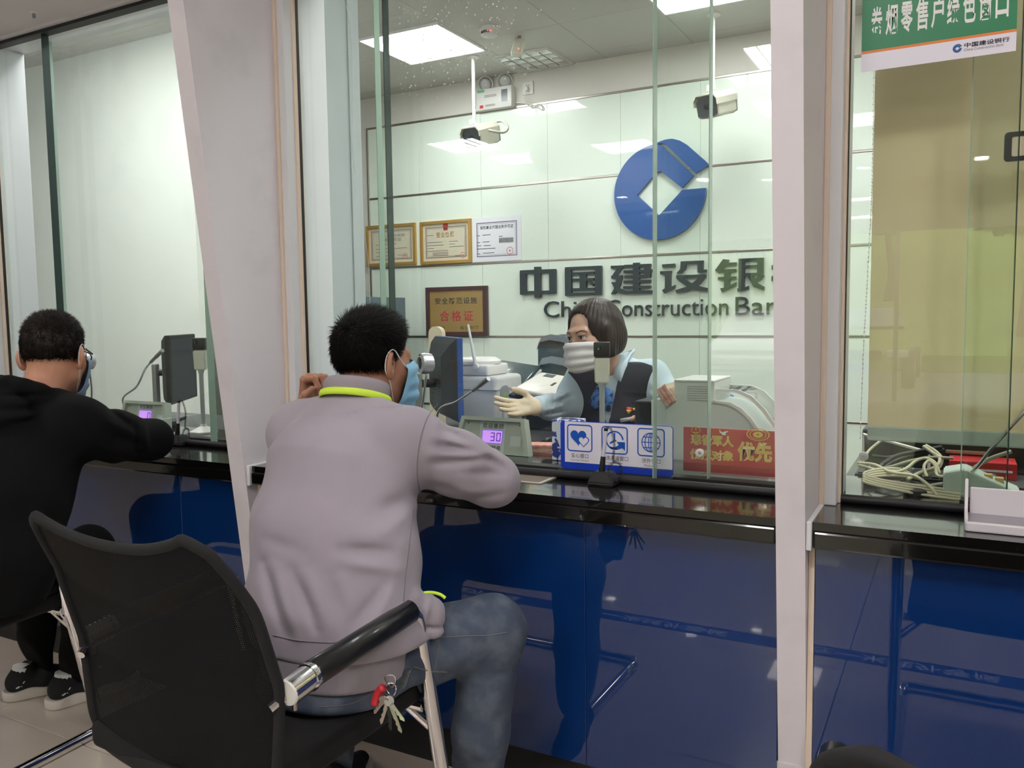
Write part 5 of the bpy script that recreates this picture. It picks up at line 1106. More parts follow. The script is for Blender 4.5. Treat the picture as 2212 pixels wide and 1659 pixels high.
def grid_mesh(name, V, nu, nv):
    q_ = [(i * nv + j, (i + 1) * nv + j, (i + 1) * nv + j + 1, i * nv + j + 1) for i in range(nu - 1) for j in range(nv - 1)]
    return to_mesh(name, [(V, np.array(q_))])
def mask_form(P):
    """smooth tented form of a worn mask: bridges nose and chin"""
    d = ell(P, (0, .030, -.035), (.068, .070, .096)); d = smin(d, ell(P, (0, .084, -.040), (.034, .040, .062)), .05)
    d = smin(d, ell(P, (0, .076, -.085), (.030, .026, .030)), .05)
    return smin(d, face_sdf(P), .012)
def mask_part(M, parent, m, fn, zt=.004, zb=-.118, amax=68, loopm=None, pleats=True):
    nu, nv = 41, 25; us = np.linspace(-1, 1, nu); vv = np.linspace(0, 1, nv); o, d, off = [], [], []
    for u in us:
        for v in vv:
            a = math.radians(amax) * u; z = zb + (zt - zb) * v + (.010 * (1 - abs(u) ** 1.5) if v > .6 else 0) * (v - .6) / .4
            z += .012 * abs(u) ** 2 * (.5 - v) * 1.3
            o.append((0, .012, z)); d.append((math.sin(a), math.cos(a), 0)); cc = (.008 if .08 < v < .92 else .004) + .010 * math.exp(-((u) / .35) ** 2) * math.exp(-((v - .30) / .28) ** 2)
            if pleats: cc += .0022 * math.sin(v * 22 + 2.5 * u * u) * (1 - abs(u) ** 4)
            if abs(u) > .93: cc -= .003
            off.append(cc)
    W = march(M, fn, np.array(o, f32), np.array(d, f32), np.array(off, f32))
    zz = W[:, 2]; me = grid_mesh('mask', xf(M, W), nu, nv)
    ob = obj('mask', me, m, parent, smooth=True); sd = ob.modifiers.new('thickness', 'SOLIDIFY'); sd.thickness = .0015
    G = W.reshape(nu, nv, 3)
    for sx, row in ((-1, 0), (1, nu - 1)):
        top, bot = G[row, nv - 2], G[row, 1]; ex = sx * .0815
        pts = [top, (ex, .010, .010), (ex * .99, -.012, .030), (ex * .985, -.032, .016), (ex * .96, -.034, -.018), (ex * .90, -.012, -.046), bot]
        bm = B(); tube(bm, [Vector(p) for p in xf(M, np.array([list(p) for p in catmull(pts, 6)]))], .0016, 6); obj('ear_loop', bm, loopm or WHITEP, ob, smooth=True)
    return ob
def strands(M, n, seed, lmin, lmax, whorl, flow, base_r=.0012, zmax=.055):
    """short tapered hairs over the scalp; they stand up on top and lie close on the sides"""
    r = np.random.default_rng(seed); out = []; V = []
    while len(V) < n:
        d = r.normal(size=3); d /= np.linalg.norm(d)
        p = np.array((0, -.012, .032)) + d * np.array((.0755, .0955, .0845)); y = p[1]
        hz = np.interp(y, HL[0], HL[1]) + r.normal() * .004
        if p[2] < hz: continue
        k = np.clip((p[2] - hz) / zmax, 0, 1); V.append((p, d / np.array((.0755, .0955, .0845)), k))
    vs_, fs_ = [], []
    for p, nr, k in V:
        nr = nr / np.linalg.norm(nr); w_ = p - np.array(whorl); w_ -= nr * (w_ @ nr); w_ /= np.linalg.norm(w_) + 1e-6
        top = np.clip((p[2] - .05) / .05, 0, 1)
        dr = nr * (.35 + .75 * top) + w_ * (.7 - .25 * top) + np.array(flow) * top + np.array((0, 0, -.35)) * (1 - top) + r.normal(size=3) * .22
        dr /= np.linalg.norm(dr); L = (lmin + (lmax - lmin) * k * (.55 + .45 * top)) * r.uniform(.6, 1.15)
        a = np.cross(dr, r.normal(size=3)); a /= np.linalg.norm(a); b = np.cross(dr, a); i = len(vs_)
        q_ = p - nr * .002
        vs_ += [q_ + a * base_r, q_ + (-a * .5 + b * .87) * base_r, q_ + (-a * .5 - b * .87) * base_r, p + dr * L]
        fs_ += [(i, i + 1, i + 3), (i + 1, i + 2, i + 3), (i + 2, i, i + 3)]
    return np.array(vs_), fs_
def short_hair(M, parent, m, n, seed, lmin, lmax, whorl, flow, fade=.004):
    def cap(P):
        d = ell(P, (0, -.012, .032), (.0768, .0968, .0858)) + .0015 * wob(P, 160)
        hz = np.interp(P[:, 1], HL[0], HL[1]).astype(f32); return smax(d, (hz + fade - P[:, 2]), .006)
    v, q_ = net(cap, (-.09, -.125, -.09), (.09, .1, .135), .003)
    sv, sf = strands(M, n, seed, lmin, lmax, whorl, flow); bm = B(); vv = [bm.verts.new(x) for x in xf(M, v)]
    for f_ in q_: bm.faces.new([vv[i] for i in f_])
    sv = [bm.verts.new(x) for x in xf(M, sv)]
    for f_ in sf: bm.faces.new([sv[i] for i in f_])
    return obj('hair', bm, m, parent, smooth=True)
def eyes(M, parent, iris):
    for sx in (-1, 1):
        bm = B(); bmesh.ops.create_uvsphere(bm, u_segments=20, v_segments=12, radius=.0122); bmesh.ops.translate(bm, vec=(sx * .031, .0795, .0055), verts=bm.verts)
        bmesh.ops.transform(bm, matrix=M, verts=bm.verts); e = obj('eye', bm, mat('eye_white', rgb(226, 218, 212), .2), parent, smooth=True)
        bm = B(); lathe(bm, [(.0058, 0), (.004, .0012), (0, .0016)], (sx * .031, .0912, .0055), (0, 1, 0), 16); bmesh.ops.transform(bm, matrix=M, verts=bm.verts); obj('iris', bm, iris, e, smooth=True)

# ------------------------------------------------------------------ hand in its own frame: origin wrist, y to the fingers, z out of the palm, x to the thumb
FB = [(.029, .090, 0), (.0095, .094, 0), (-.0100, .090, 0), (-.0275, .081, 0)]; FLn = [(.042, .026, .021), (.046, .029, .022), (.042, .027, .021), (.033, .021, .019)]
def hand_sdf(curl, spread, thumb, glove=0.0):
    segs = []
    for i in range(4):
        p = Vector(FB[i]); a = 0.0; sp = (1.5 - i) * spread; seg = []
        for j in range(3):
            a += curl[i][j]; d = Vector((math.sin(sp) * math.cos(a), math.cos(sp) * math.cos(a), math.sin(a))); q_ = p + d * FLn[i][j]
            r0 = (.0092, .0084, .0076)[j] - (.001 if i == 3 else 0) + glove; r1 = (.0084, .0076, .0064)[j] - (.001 if i == 3 else 0) + glove
            seg.append((p, q_, r0, r1)); p = q_
        segs.append(seg)
    tseg = []; p = Vector((.022, .022, .006))
    for d, L, r0, r1 in thumb: 
        q_ = p + Vector(d).normalized() * L; tseg.append((p, q_, r0 + glove, r1 + glove)); p = q_
    def fn(P):
        d = rc(P, (0, -.018, 0), (0, .005, 0), .023 + glove, .024 + glove)
        S = P.copy(); S[:, 0] *= .72
        d = smin(d, rc(S, (0, .0, 0), (0, .014, 0), .022 + glove, .023 + glove), .012)
        pal = None
        for i in range(4):
            e = rc(P, (FB[i][0] * .62, .012, 0), FB[i], .0145 + glove, .0105 + glove); pal = e if pal is None else smin(pal, e, .014)
        d = smin(d, pal, .016); d = smin(d, ell(P, (.020, .036, .008), (.017, .032, .014)), .012)
        for seg in segs:
            e = None
            for a, b, r0, r1 in seg: 
                g = rc(P, a, b, r0, r1); e = g if e is None else smin(e, g, .004)
            d = smin(d, e, .006)
        e = None
        for a, b, r0, r1 in tseg: 
            g = rc(P, a, b, r0, r1); e = g if e is None else smin(e, g, .005)
        return smin(d, e, .012)
    return fn
FLATC = [(.12, .18, .12)] * 4
# ------------------------------------------------------------------ materials of people
def streak_mat(name, c0, c1, rough=.5):
    m = mat(name, c0, rough, spec=.35); nt = m.node_tree; b = nt.nodes['Principled BSDF']
    tc = nt.nodes.new('ShaderNodeTexCoord'); mp = nt.nodes.new('ShaderNodeMapping'); mp.inputs['Scale'].default_value = (160, 160, 14)
    n = nt.nodes.new('ShaderNodeTexNoise'); n.inputs['Scale'].default_value = 1; n.inputs['Detail'].default_value = 3
    r = nt.nodes.new('ShaderNodeValToRGB'); r.color_ramp.elements[0].position = .35; r.color_ramp.elements[1].position = .7; r.color_ramp.elements[0].color = c0; r.color_ramp.elements[1].color = c1
    bp = nt.nodes.new('ShaderNodeBump'); bp.inputs['Strength'].default_value = .5; bp.inputs['Distance'].default_value = .002
    L = nt.links; L.new(tc.outputs['Object'], mp.inputs['Vector']); L.new(mp.outputs[0], n.inputs['Vector']); L.new(n.outputs['Fac'], r.inputs['Fac']); L.new(r.outputs['Color'], b.inputs['Base Color']); L.new(n.outputs['Fac'], bp.inputs['Height']); L.new(bp.outputs['Normal'], b.inputs['Normal'])
    return m
SKIN1 = mat('skin_tan', rgb(176, 126, 102), .5, sss=.15, var=(30, rgb(160, 108, 86), .4, .75)); SKIN2 = mat('skin_light', rgb(206, 152, 124), .5, sss=.15, var=(30, rgb(196, 134, 108), .4, .75)); SKIN3 = mat('skin_fair', rgb(208, 168, 148), .5, sss=.15, var=(30, rgb(198, 152, 132), .4, .75))
HAIR1 = mat('hair_black', rgb(20, 17, 17), .55, spec=.3); HAIR2 = mat('hair_dark_brown', rgb(36, 28, 25), .55, spec=.3); HAIR3 = streak_mat('hair_brown_bob', rgb(26, 17, 16), rgb(56, 40, 36), .42)
SWEAT = mat('grey_sweatshirt', rgb(158, 150, 160), .85, bump=(420, .12, .0008), var=(5, rgb(152, 143, 153), .4, .7), sheen=.15)
RIB = mat('grey_rib_band', rgb(150, 142, 150), .88, bump=(600, .2, .001)); NEON = mat('neon_yellow_piping', rgb(210, 240, 70), .6)
HOOD = mat('black_hoodie', rgb(11, 11, 13), .95, bump=(380, .15, .001), spec=.2); TROUS = mat('black_trousers', rgb(10, 10, 12), .9, spec=.2)
DENIM = mat('blue_grey_denim', rgb(66, 76, 94), .85, var=(22, rgb(92, 100, 114), .42, .7), bump=(700, .25, .0006))
MASKB = mat('mask_blue', rgb(138, 190, 222), .75); MASKG = mat('mask_grey_blue', rgb(146, 170, 196), .75); MASKW = mat('mask_white', rgb(222, 216, 220), .75)
VEST = mat('navy_vest', rgb(24, 28, 42), .8, bump=(500, .15, .0006)); SHIRT = mat('pale_blue_shirt', rgb(196, 212, 224), .8, bump=(400, .1, .0006)); GLOVE = mat('latex_glove', rgb(226, 208, 180), .55, bump=(120, .15, .0012))
SCARF = mat('blue_scarf', rgb(72, 132, 206), .6, var=(55, rgb(22, 32, 92), .5, .55)); SHOEB = mat('shoe_black_knit', rgb(26, 26, 30), .8); SOLE = mat('shoe_sole_white', rgb(222, 212, 204), .6)
def ypl(x): return float(x)
def lerpX(z, zs, xs): return np.interp(z, zs, xs).astype(f32)
def hand_part(origin, xd, yd, zd, curl, spread, thumb, glove=0.0, h=.0022, s=1.0):
    x, y, z = [Vector(v).normalized() for v in (xd, yd, zd)]; z = (z - y * z.dot(y)).normalized(); xo = y.cross(z); x = xo if xo.dot(x) > 0 else -xo
    M = Matrix.Translation(Vector(origin)) @ Matrix((x, y, z)).transposed().to_4x4() @ Matrix.Scale(s, 4)
    v, q_ = net(hand_sdf(curl, spread, thumb, glove), (-.075, -.06, -.08), (.10, .205, .10), h)
    if x.dot(xo) < 0: q_ = q_[:, ::-1]
    return xf(M, v), q_
def shoe(person, pos, az, pitch=0.0, up=SHOEB, so=SOLE):
    M = Matrix.Translation(Vector(pos)) @ Matrix.Rotation(math.radians(az - 90), 4, 'Z') @ Matrix.Rotation(pitch, 4, 'X')
    def upper(P):
        S = P.copy(); d = chain(S, [((0, -.06, .052), .036), ((0, .02, .050), .039), ((0, .10, .038), .036), ((0, .16, .030), .026)], .02)
        d = smin(d, rc(S, (0, -.055, .06), (0, -.04, .105), .034, .031), .02); d = smax(d, -rc(S, (0, -.045, .11), (0, -.04, .14), .026, .03), .01)
        return smax(d, .026 - S[:, 2], .004)
    def sole(P):
        S = P.copy(); S[:, 2] = S[:, 2] * .6; d = chain(S, [((0, -.066, .012), .042), ((0, .02, .010), .042), ((0, .10, .010), .042), ((0, .165, .012), .032)], .02)
        return smax(smax(d, P[:, 2] - .034 + .004 * np.sin(P[:, 1] * 60), .004), .0005 - P[:, 2], .003)
    v, q_ = net(upper, (-.06, -.12, -.01), (.06, .21, .16), .004); u = obj('shoe', to_mesh('shoe', [(xf(M, v), q_)]), up, person, smooth=True)
    v, q_ = net(sole, (-.06, -.13, -.01), (.06, .22, .06), .004); obj('sole', to_mesh('sole', [(xf(M, v), q_)]), so, u, smooth=True)
    for k, (yy, zz) in enumerate(((.035, .093), (.06, .083), (.085, .074))):
        bm = B(); tube(bm, [M @ Vector((-.024, yy, zz - .012)), M @ Vector((0, yy, zz)), M @ Vector((.024, yy, zz - .012))], .003, 6); obj('lace', bm, BLACKP, u)
    return u, M

# ================================================================== man in the grey sweatshirt
man1 = thing('person', 'man in a grey sweatshirt and jeans with a blue mask, seated at the middle window', 'person', (-1.15, -.75, 0))
H = pose((-1.276, -.435, 1.143), 82, -6, 0, 1.02); loc1 = tolocal(H)
nb = Vector(H.inverted() @ Vector((-1.268, -.545, 1.00)))
def head1(P): return smin(smin(face_sdf(P), neck_sdf(P, .050, .060, nb), .03), ear_sdf(P), .006)
v, q_ = net(head1, (-.105, -.20, -.26), (.105, .13, .13), .003); parts = [(xf(H, v), q_)]
FIST = [(1.15, 1.35, .8), (1.2, 1.4, .8), (1.25, 1.4, .8), (1.3, 1.4, .8)]; THF = [((.9, .5, .5), .04, .0125, .0115), ((.2, .9, .5), .032, .011, .010), ((-.4, .8, .5), .024, .0095, .008)]
parts.append(hand_part((-1.592, -.325, 1.005), (0, -1, 0), (.30, -.12, .94), (.94, 0, -.3), FIST, .06, THF, s=1.0))
parts.append(hand_part((-1.17, -.205, .845), (0, 1, .2), (-1, .1, -.05), (0, .2, -1), [(.25, .35, .2)] * 4, .08, [((.8, .5, .3), .04, .0125, .0115), ((.4, .9, .2), .032, .011, .010), ((.1, 1, .1), .024, .0095, .008)]))
obj('body', to_mesh('body', parts), SKIN1, man1, smooth=True)
short_hair(H, man1, HAIR1, 17000, 3, .004, .036, (-.02, -.075, .085), (.1, .75, .05), fade=.022)
eyes(H, man1, mat('iris_dark', rgb(40, 26, 20), .15))
mask_part(H, man1, MASKB, mask_form)
ZS, XC = [.45, .5, .65, .8, .95, 1.06], [-1.135, -1.145, -1.18, -1.22, -1.26, -1.28]
F2 = []
def fxz(P, d, fl, ymid):
    m = (np.abs(d) < .05) & (P[:, 1] < ymid); Q = P[m][:, [0, 2]]; dd = np.zeros(len(Q), f32)
    for a, b, wd, amp in fl:
        a2 = np.array((a.x, a.z), f32); ab = np.array((b.x - a.x, b.z - a.z), f32); pa = Q - a2; t_ = np.clip((pa @ ab) / (float(ab @ ab) + 1e-9), 0, 1)
        dd += amp * np.exp(-(np.linalg.norm(pa - t_[:, None] * ab, axis=1) / wd) ** 2) * (.35 + .65 * np.sin(np.pi * np.clip(t_, .06, .94)))
    d = d.copy(); d[m] -= dd; return d
def fdir(P, d, fl, dv, cen, thr=.06):
    """creases and ridges laid over the side of a garment that faces against dv"""
    dv = np.array(dv, f32); dv /= np.linalg.norm(dv); cen = np.array(cen, f32); m = (np.abs(d) < thr) & (((P - cen) @ dv) < 0.01); Q = P[m] - cen; Q = Q - (Q @ dv)[:, None] * dv; dd = np.zeros(len(Q), f32)
    for a, b, wd, amp in fl:
        a = np.array(a, f32) - cen; b = np.array(b, f32) - cen; a = a - (a @ dv) * dv; b = b - (b @ dv) * dv; ab = b - a; pa = Q - a
        t_ = np.clip((pa @ ab) / (float(ab @ ab) + 1e-9), 0, 1); dd += amp * np.exp(-(np.linalg.norm(pa - t_[:, None] * ab, axis=1) / wd) ** 2) * (.3 + .7 * np.sin(np.pi * np.clip(t_, .05, .95)))
    d = d.copy(); d[m] -= dd; return d
bp = lambda x, y, Y_=-.82: at(x, y, Y=Y_)
BACK = [(bp(572, 1215), bp(628, 1352), .012, -0.0120), (bp(600, 1225), bp(655, 1358), .014, 0.0090), (bp(636, 1232), bp(690, 1345), .012, -0.0120), (bp(668, 1240), bp(712, 1330), .014, 0.0075), (bp(730, 1192), bp(830, 1208), .013, -0.0120), (bp(740, 1215), bp(850, 1250), .013, 0.0090), (bp(826, 1285), bp(752, 1360), .014, -0.0090), (bp(850, 1262), bp(800, 1372), .016, 0.0060),
        (bp(712, 1250), bp(745, 1340), .014, -0.0075), (bp(585, 1160, -.78), bp(660, 1185, -.78), .014, -0.0060), (bp(880, 1080, -.72), bp(800, 1120, -.74), .02, -0.0090), (bp(890, 1110, -.72), bp(815, 1160, -.74), .016, 0.0060), (bp(700, 850, -.6), bp(640, 905, -.6), .02, -0.0060), (bp(790, 850, -.6), bp(740, 910, -.6), .02, -0.0060), (bp(870, 860, -.6), bp(790, 905, -.6), .018, -0.0060)]
def sweat(P):
    S = P.copy(); S[:, 0] = (P[:, 0] - lerpX(P[:, 2], ZS, XC)) / 1.40
    d = chain(S, [((0, -.765, .50), .120), ((0, -.735, .61), .138), ((0, -.675, .76), .136), ((0, -.60, .90), .122), ((0, -.55, .975), .088)], .05)
    d = smin(d, rc(P, (-1.445, -.52, .965), (-1.10, -.54, .965), .070, .070), .05)
    d = smin(d, rc(P, (-1.30, -.515, 1.025), (-1.42, -.52, .982), .048, .056), .05); d = smin(d, rc(P, (-1.265, -.52, 1.025), (-1.12, -.54, .982), .048, .056), .05)
    e = chain(P, [((-1.095, -.535, .962), .074), ((-1.02, -.46, .912), .073), ((-.965, -.39, .862), .060)], .03); e = smin(e, chain(P, [((-.965, -.39, .862), .060), ((-1.05, -.28, .862), .055), ((-1.16, -.215, .852), .042)], .02), .03)
    g = chain(P, [((-1.445, -.52, .962), .074), ((-1.53, -.39, .92), .068), ((-1.60, -.265, .88), .064)], .03); g = smin(g, chain(P, [((-1.60, -.265, .88), .064), ((-1.597, -.30, .95), .052), ((-1.592, -.322, 1.0), .041)], .02), .03)
    sp = lambda x, y: at(x, y, Y=-.48)
    e = fdir(P, e, [(sp(955, 925), sp(1010, 950), .007, -.010), (sp(948, 940), sp(1015, 962), .008, .008), (sp(938, 956), sp(1022, 974), .008, -.010), (sp(930, 975), sp(1045, 986), .009, .008), (sp(926, 995), sp(1060, 992), .009, -.009), (sp(1040, 972), sp(1088, 1002), .009, .009), (sp(1052, 988), sp(1098, 1022), .009, -.007), (sp(1000, 1018), sp(1095, 1030), .010, -.007), (sp(925, 1040), sp(1000, 1060), .010, -.008), (sp(960, 1050), sp(1060, 1070), .012, .006), (sp(1020, 1078), sp(1098, 1072), .010, -.006), (sp(950, 900), sp(930, 1000), .012, .004)], (-.5, .85, -.1), (-1.0, -.46, .92))
    d = smin(smin(d, e, .035), g, .035)
    d = fdir(P, d, BACK, (-.55, .83, -.15), (-1.2, -.66, .75)); d = d - .0022 * wob(P, 26) - .0012 * wob(P, 55, 2.0)
    bu = chain(P, [(at(890, 1300, Y=-.68), .022), (at(928, 1322, Y=-.64), .026), (at(925, 1362, Y=-.65), .026), (at(885, 1392, Y=-.71), .022)], .03)
    bu = fdir(P, bu, [(at(905, 1290, Y=-.65), at(935, 1390, Y=-.65), .006, -.012), (at(930, 1290, Y=-.65), at(915, 1350, Y=-.65), .006, .010), (at(900, 1340, Y=-.65), at(960, 1360, Y=-.65), .006, -.010)], (-.5, .85, -.1), (-1.03, -.63, .60)); d = smin(d, bu, .02)
    return smax(d, .568 - P[:, 2] + .03 * (P[:, 0] + 1.15), .006)
v, q_ = net(sweat, (-1.72, -.96, .42), (-.84, -.14, 1.14), .005)
sw = obj('sweatshirt', to_mesh('sweatshirt', [(v, q_)]), SWEAT, man1, smooth=True)
def hem(P):
    S = P.copy(); S[:, 0] = (P[:, 0] - lerpX(P[:, 2], ZS, XC)) / 1.40
    d = chain(S, [((0, -.772, .50), .116), ((0, -.752, .585), .128)], .05) - .0004 * np.sin(P[:, 0] * 500) * np.exp(-((P[:, 2] - .54) / .05) ** 2)
    zz = P[:, 2] - .03 * (P[:, 0] + 1.15); return smax(smax(d, .508 - zz, .008), zz - .575, .006)
v, q_ = net(hem, (-1.40, -.95, .44), (-.88, -.58, .60), .004); obj('hem_band', to_mesh('hem', [(v, q_)]), RIB, sw, smooth=True)
def on_surface(fn, pix, near, off=.001, n=6):
    """points of a garment surface met by the sight lines of a traced seam"""
    P2 = catmull([(x, y, 0) for x, y in pix], n); D = np.array([R_WC @ np.array([p.x - 1106, p.y - 829.5, F_PX]) for p in P2]); D /= np.linalg.norm(D, axis=1)[:, None]; t_ = np.full(len(D), near)
    for _ in range(60): t_ = t_ + np.clip(fn((CAM + D * t_[:, None]).astype(f32)) - off, -.03, .03) * .8
    return [Vector(p) for p in CAM + D * t_[:, None]]
def seam(name, fn, pix, near, r, m, parent, off=.0006):
    bm = B(); tube(bm, on_surface(fn, pix, near, off), r, 5); return obj(name, bm, m, parent, smooth=True)
SEAMG = mat('grey_seam', rgb(126, 118, 128), .9)
seam('seam', sweat, [(946, 872), (922, 905), (906, 960), (901, 1020), (908, 1068)], 1.5, .0011, SEAMG, sw)
seam('seam', sweat, [(893, 1100), (884, 1180), (876, 1250), (872, 1300)], 1.4, .0010, SEAMG, sw)
seam('seam', sweat, [(590, 1372), (640, 1383), (720, 1388), (800, 1382), (860, 1368)], 1.3, .0013, SEAMG, sw)
def ring(c, n, rx, ry, r, flat_, mtl, name, parent, N=48, lift=0.0):
    n = Vector(n).normalized(); x = Vector((1, 0, 0)); x = (x - n * x.dot(n)).normalized(); y = n.cross(x); c = Vector(c)
    P = [c + x * rx * math.cos(2 * PI * k / N) + y * ry * math.sin(2 * PI * k / N) + n * lift * math.cos(2 * PI * k / N + 1.6) for k in range(N)]
    bm = B(); tube(bm, P, r, 10, closed=True, flat=flat_, up=n); return obj(name, bm, mtl, parent, smooth=True)
ring((-1.276, -.500, 1.078), (-.05, .30, 1), .074, .072, .0075, 3.0, RIB, 'collar', sw); ring((-1.276, -.505, 1.060), (-.05, .32, 1), .0845, .081, .0042, 2.1, NEON, 'neon_piping', sw)
bm = B(); tube(bm, catmull([at(905, 1283, Y=-.66), at(930, 1280, Y=-.63), at(950, 1284, Y=-.615), at(962, 1292, Y=-.61)], 6), .006, 8, flat=.6); obj('neon_pocket_edge', bm, NEON, sw, smooth=True)
def jeans(P):
    d = ell(P, (-1.16, -.765, .47), (.165, .135, .095))
    for h_, k_, s_, a_ in (((-1.10, -.745, .495), (-.925, -.475, .535), (-.94, -.505, .30), (-.955, -.53, .085)), ((-1.23, -.73, .495), (-1.38, -.46, .535), (-1.39, -.48, .30), (-1.40, -.50, .085))):
        md = Vector(h_).lerp(Vector(k_), .42) + Vector((-.03 if h_[0] > -1.15 else .03, 0, .004))
        e = smin(chain(P, [(h_, .092), (md, .088), (k_, .076)], .03), chain(P, [(k_, .074), (s_, .064), (a_, .058)], .02), .03)
        e = folds(P, e, [(Vector(k_) + Vector((-.06, -.03, -.06)), Vector(k_) + Vector((.05, -.04, -.03)), .010, -.006), (Vector(k_) + Vector((-.05, -.02, -.09)), Vector(k_) + Vector((.05, -.05, -.08)), .010, -.005), (Vector(h_) + Vector((.07, .05, .06)), Vector(h_) + Vector((.1, .0, -.03)), .012, -.008), (Vector(k_).lerp(Vector(h_), .4) + Vector((.04, 0, .07)), Vector(k_).lerp(Vector(h_), .5) + Vector((.08, -.02, -.03)), .012, .005)])
        d = smin(d, e, .04)
    d = d - .0018 * wob(P, 40) - .001 * wob(P, 90, 1.0); return smax(smax(d, .075 - P[:, 2], .005), (.468 - P[:, 2]) * 1.0 - 2.0 * np.clip(P[:, 1] + .66, 0, 1), .02)
v, q_ = net(jeans, (-1.52, -.95, .05), (-.80, -.36, .66), .005); jn = obj('jeans', to_mesh('jeans', [(v, q_)]), DENIM, man1, smooth=True)
STIT = mat('denim_stitch', rgb(112, 112, 112), .8)
seam('seam', jeans, [(925, 1372), (955, 1376), (1010, 1374), (1060, 1372), (1095, 1366)], 1.4, .0010, STIT, jn); seam('seam', jeans, [(950, 1380), (945, 1420), (938, 1452)], 1.4, .001, STIT, jn); seam('pocket_edge', jeans, [(893, 1440), (930, 1450), (965, 1452)], 1.3, .0014, STIT, jn); seam('seam', jeans, [(690, 1528), (760, 1520), (815, 1490)], 1.2, .001, STIT, jn)
shoe(man1, (-.955, -.53, 0), 80); shoe(man1, (-1.40, -.50, 0), 100)
# keys on his belt
ko = at(843, 1462, Y=-.885)
t = thing('key_bunch', 'bunch of keys with a red fob hanging at the hip of the man in grey', 'keys', ko + Vector((0, 0, -.09)))
for r_, dz, m_ in ((.011, -.008, STEEL), (.012, -.024, CHROME)):
    bm = B(); tube(bm, [ko + Vector((r_ * math.cos(a), .003 * math.sin(a * 2), dz + r_ * math.sin(a))) for a in np.linspace(0, 2 * PI, 20, endpoint=False)], .0014, 6, closed=True); obj('split_ring', bm, m_, t, smooth=True)
for i, (ang, L, m_) in enumerate(((-.35, .055, STEEL), (.05, .060, BLACKP), (.42, .066, STEEL), (.75, .05, CHROME), (-.65, .05, STEEL))):
    d = Vector((math.sin(ang), -.15 + .08 * i, -math.cos(ang))).normalized(); p0 = ko + Vector((0, -.004 - .003 * i, -.034)); M = frame(p0, Vector((math.cos(ang), .4, math.sin(ang))), d)
    bm = B(); prism(bm, circ(.0095, 16, 0, .008), M, .0022); prism(bm, [(-.0035, .014), (.0035, .014), (.0035, L), (.001, L + .004), (-.0035, L - .004), (-.0015, L - .010), (-.0035, L - .014), (-.0015, L - .02), (-.0035, L - .026)], M, .002); bmesh.ops.recalc_face_normals(bm, faces=bm.faces); obj('key', bm, m_, t)
bm = B(); tube(bm, catmull([ko + Vector((-.012, -.006, -.02)), ko + Vector((-.024, -.008, -.035)), ko + Vector((-.03, -.01, -.055))], 6), .008, 10); obj('red_fob', bm, RED_S, t, smooth=True)
bm = B(); c0, c1 = at(868, 1485, Y=-.88), at(882, 1445, Y=-.86)
pp = []
for k in range(150):
    s_ = k / 149; a = s_ * 14 * 2 * PI; pp.append(c0.lerp(c1, s_) + Vector((math.cos(a), .6 * math.sin(a), .35 * math.sin(a))) * .0075)
tube(bm, pp, .0014, 5); obj('coil_lanyard', bm, DKGREY, t, smooth=True)

# ================================================================== man in the black hoodie
man2 = thing('person', 'man in a black hoodie seated at the left window, seen from behind', 'person', (-2.42, -.75, 0))
H = pose((-2.425, -.515, 1.150), 126, -9, 0, 1.07); nb = Vector(H.inverted() @ Vector((-2.42, -.60, .98)))
def head2(P): return smin(smin(face_sdf(P), neck_sdf(P, .054, .060, nb), .03), ear_sdf(P), .006)
v, q_ = net(head2, (-.105, -.20, -.26), (.105, .13, .13), .003); parts = [(xf(H, v), q_)]
parts.append(hand_part((-2.43, -.195, .845), (0, 1, .2), (-1, .1, -.02), (0, .1, -1), [(.25, .35, .2)] * 4, .08, [((.8, .5, .3), .04, .0125, .0115), ((.4, .9, .2), .032, .011, .010), ((.1, 1, .1), .024, .0095, .008)]))
parts.append(hand_part((-2.635, -.20, .848), (0, 1, .2), (1, .25, .02), (0, .1, -1), [(.3, .35, .2)] * 4, .08, [((.8, .5, .3), .04, .0125, .0115), ((.4, .9, .2), .032, .011, .010), ((.1, 1, .1), .024, .0095, .008)]))
obj('body', to_mesh('body', parts), SKIN2, man2, smooth=True)
short_hair(H, man2, HAIR2, 13000, 8, .004, .020, (0, -.07, .09), (0, .25, .25))
eyes(H, man2, mat('iris_dark2', rgb(40, 26, 20), .15)); mask_part(H, man2, MASKG, mask_form)
gl = []
bm = B()
for sx in (-1, 1):
    tube(bm, [Vector(p) for p in xf(H, np.array([[sx * .079, -.025, .012], [sx * .080, .01, .020], [sx * .066, .105, .016]]))], .0028, 6)
    tube(bm, [Vector(p) for p in xf(H, np.array([[sx * .034 + .029 * math.cos(a), .108, .006 + .019 * math.sin(a)] for a in np.linspace(0, 2 * PI, 20, endpoint=False)]))], .002, 6, closed=True)
tube(bm, [Vector(p) for p in xf(H, np.array([[-.006, .110, .010], [.006, .110, .010]]))], .002, 6); obj('glasses', bm, BLACKP, man2, smooth=True)
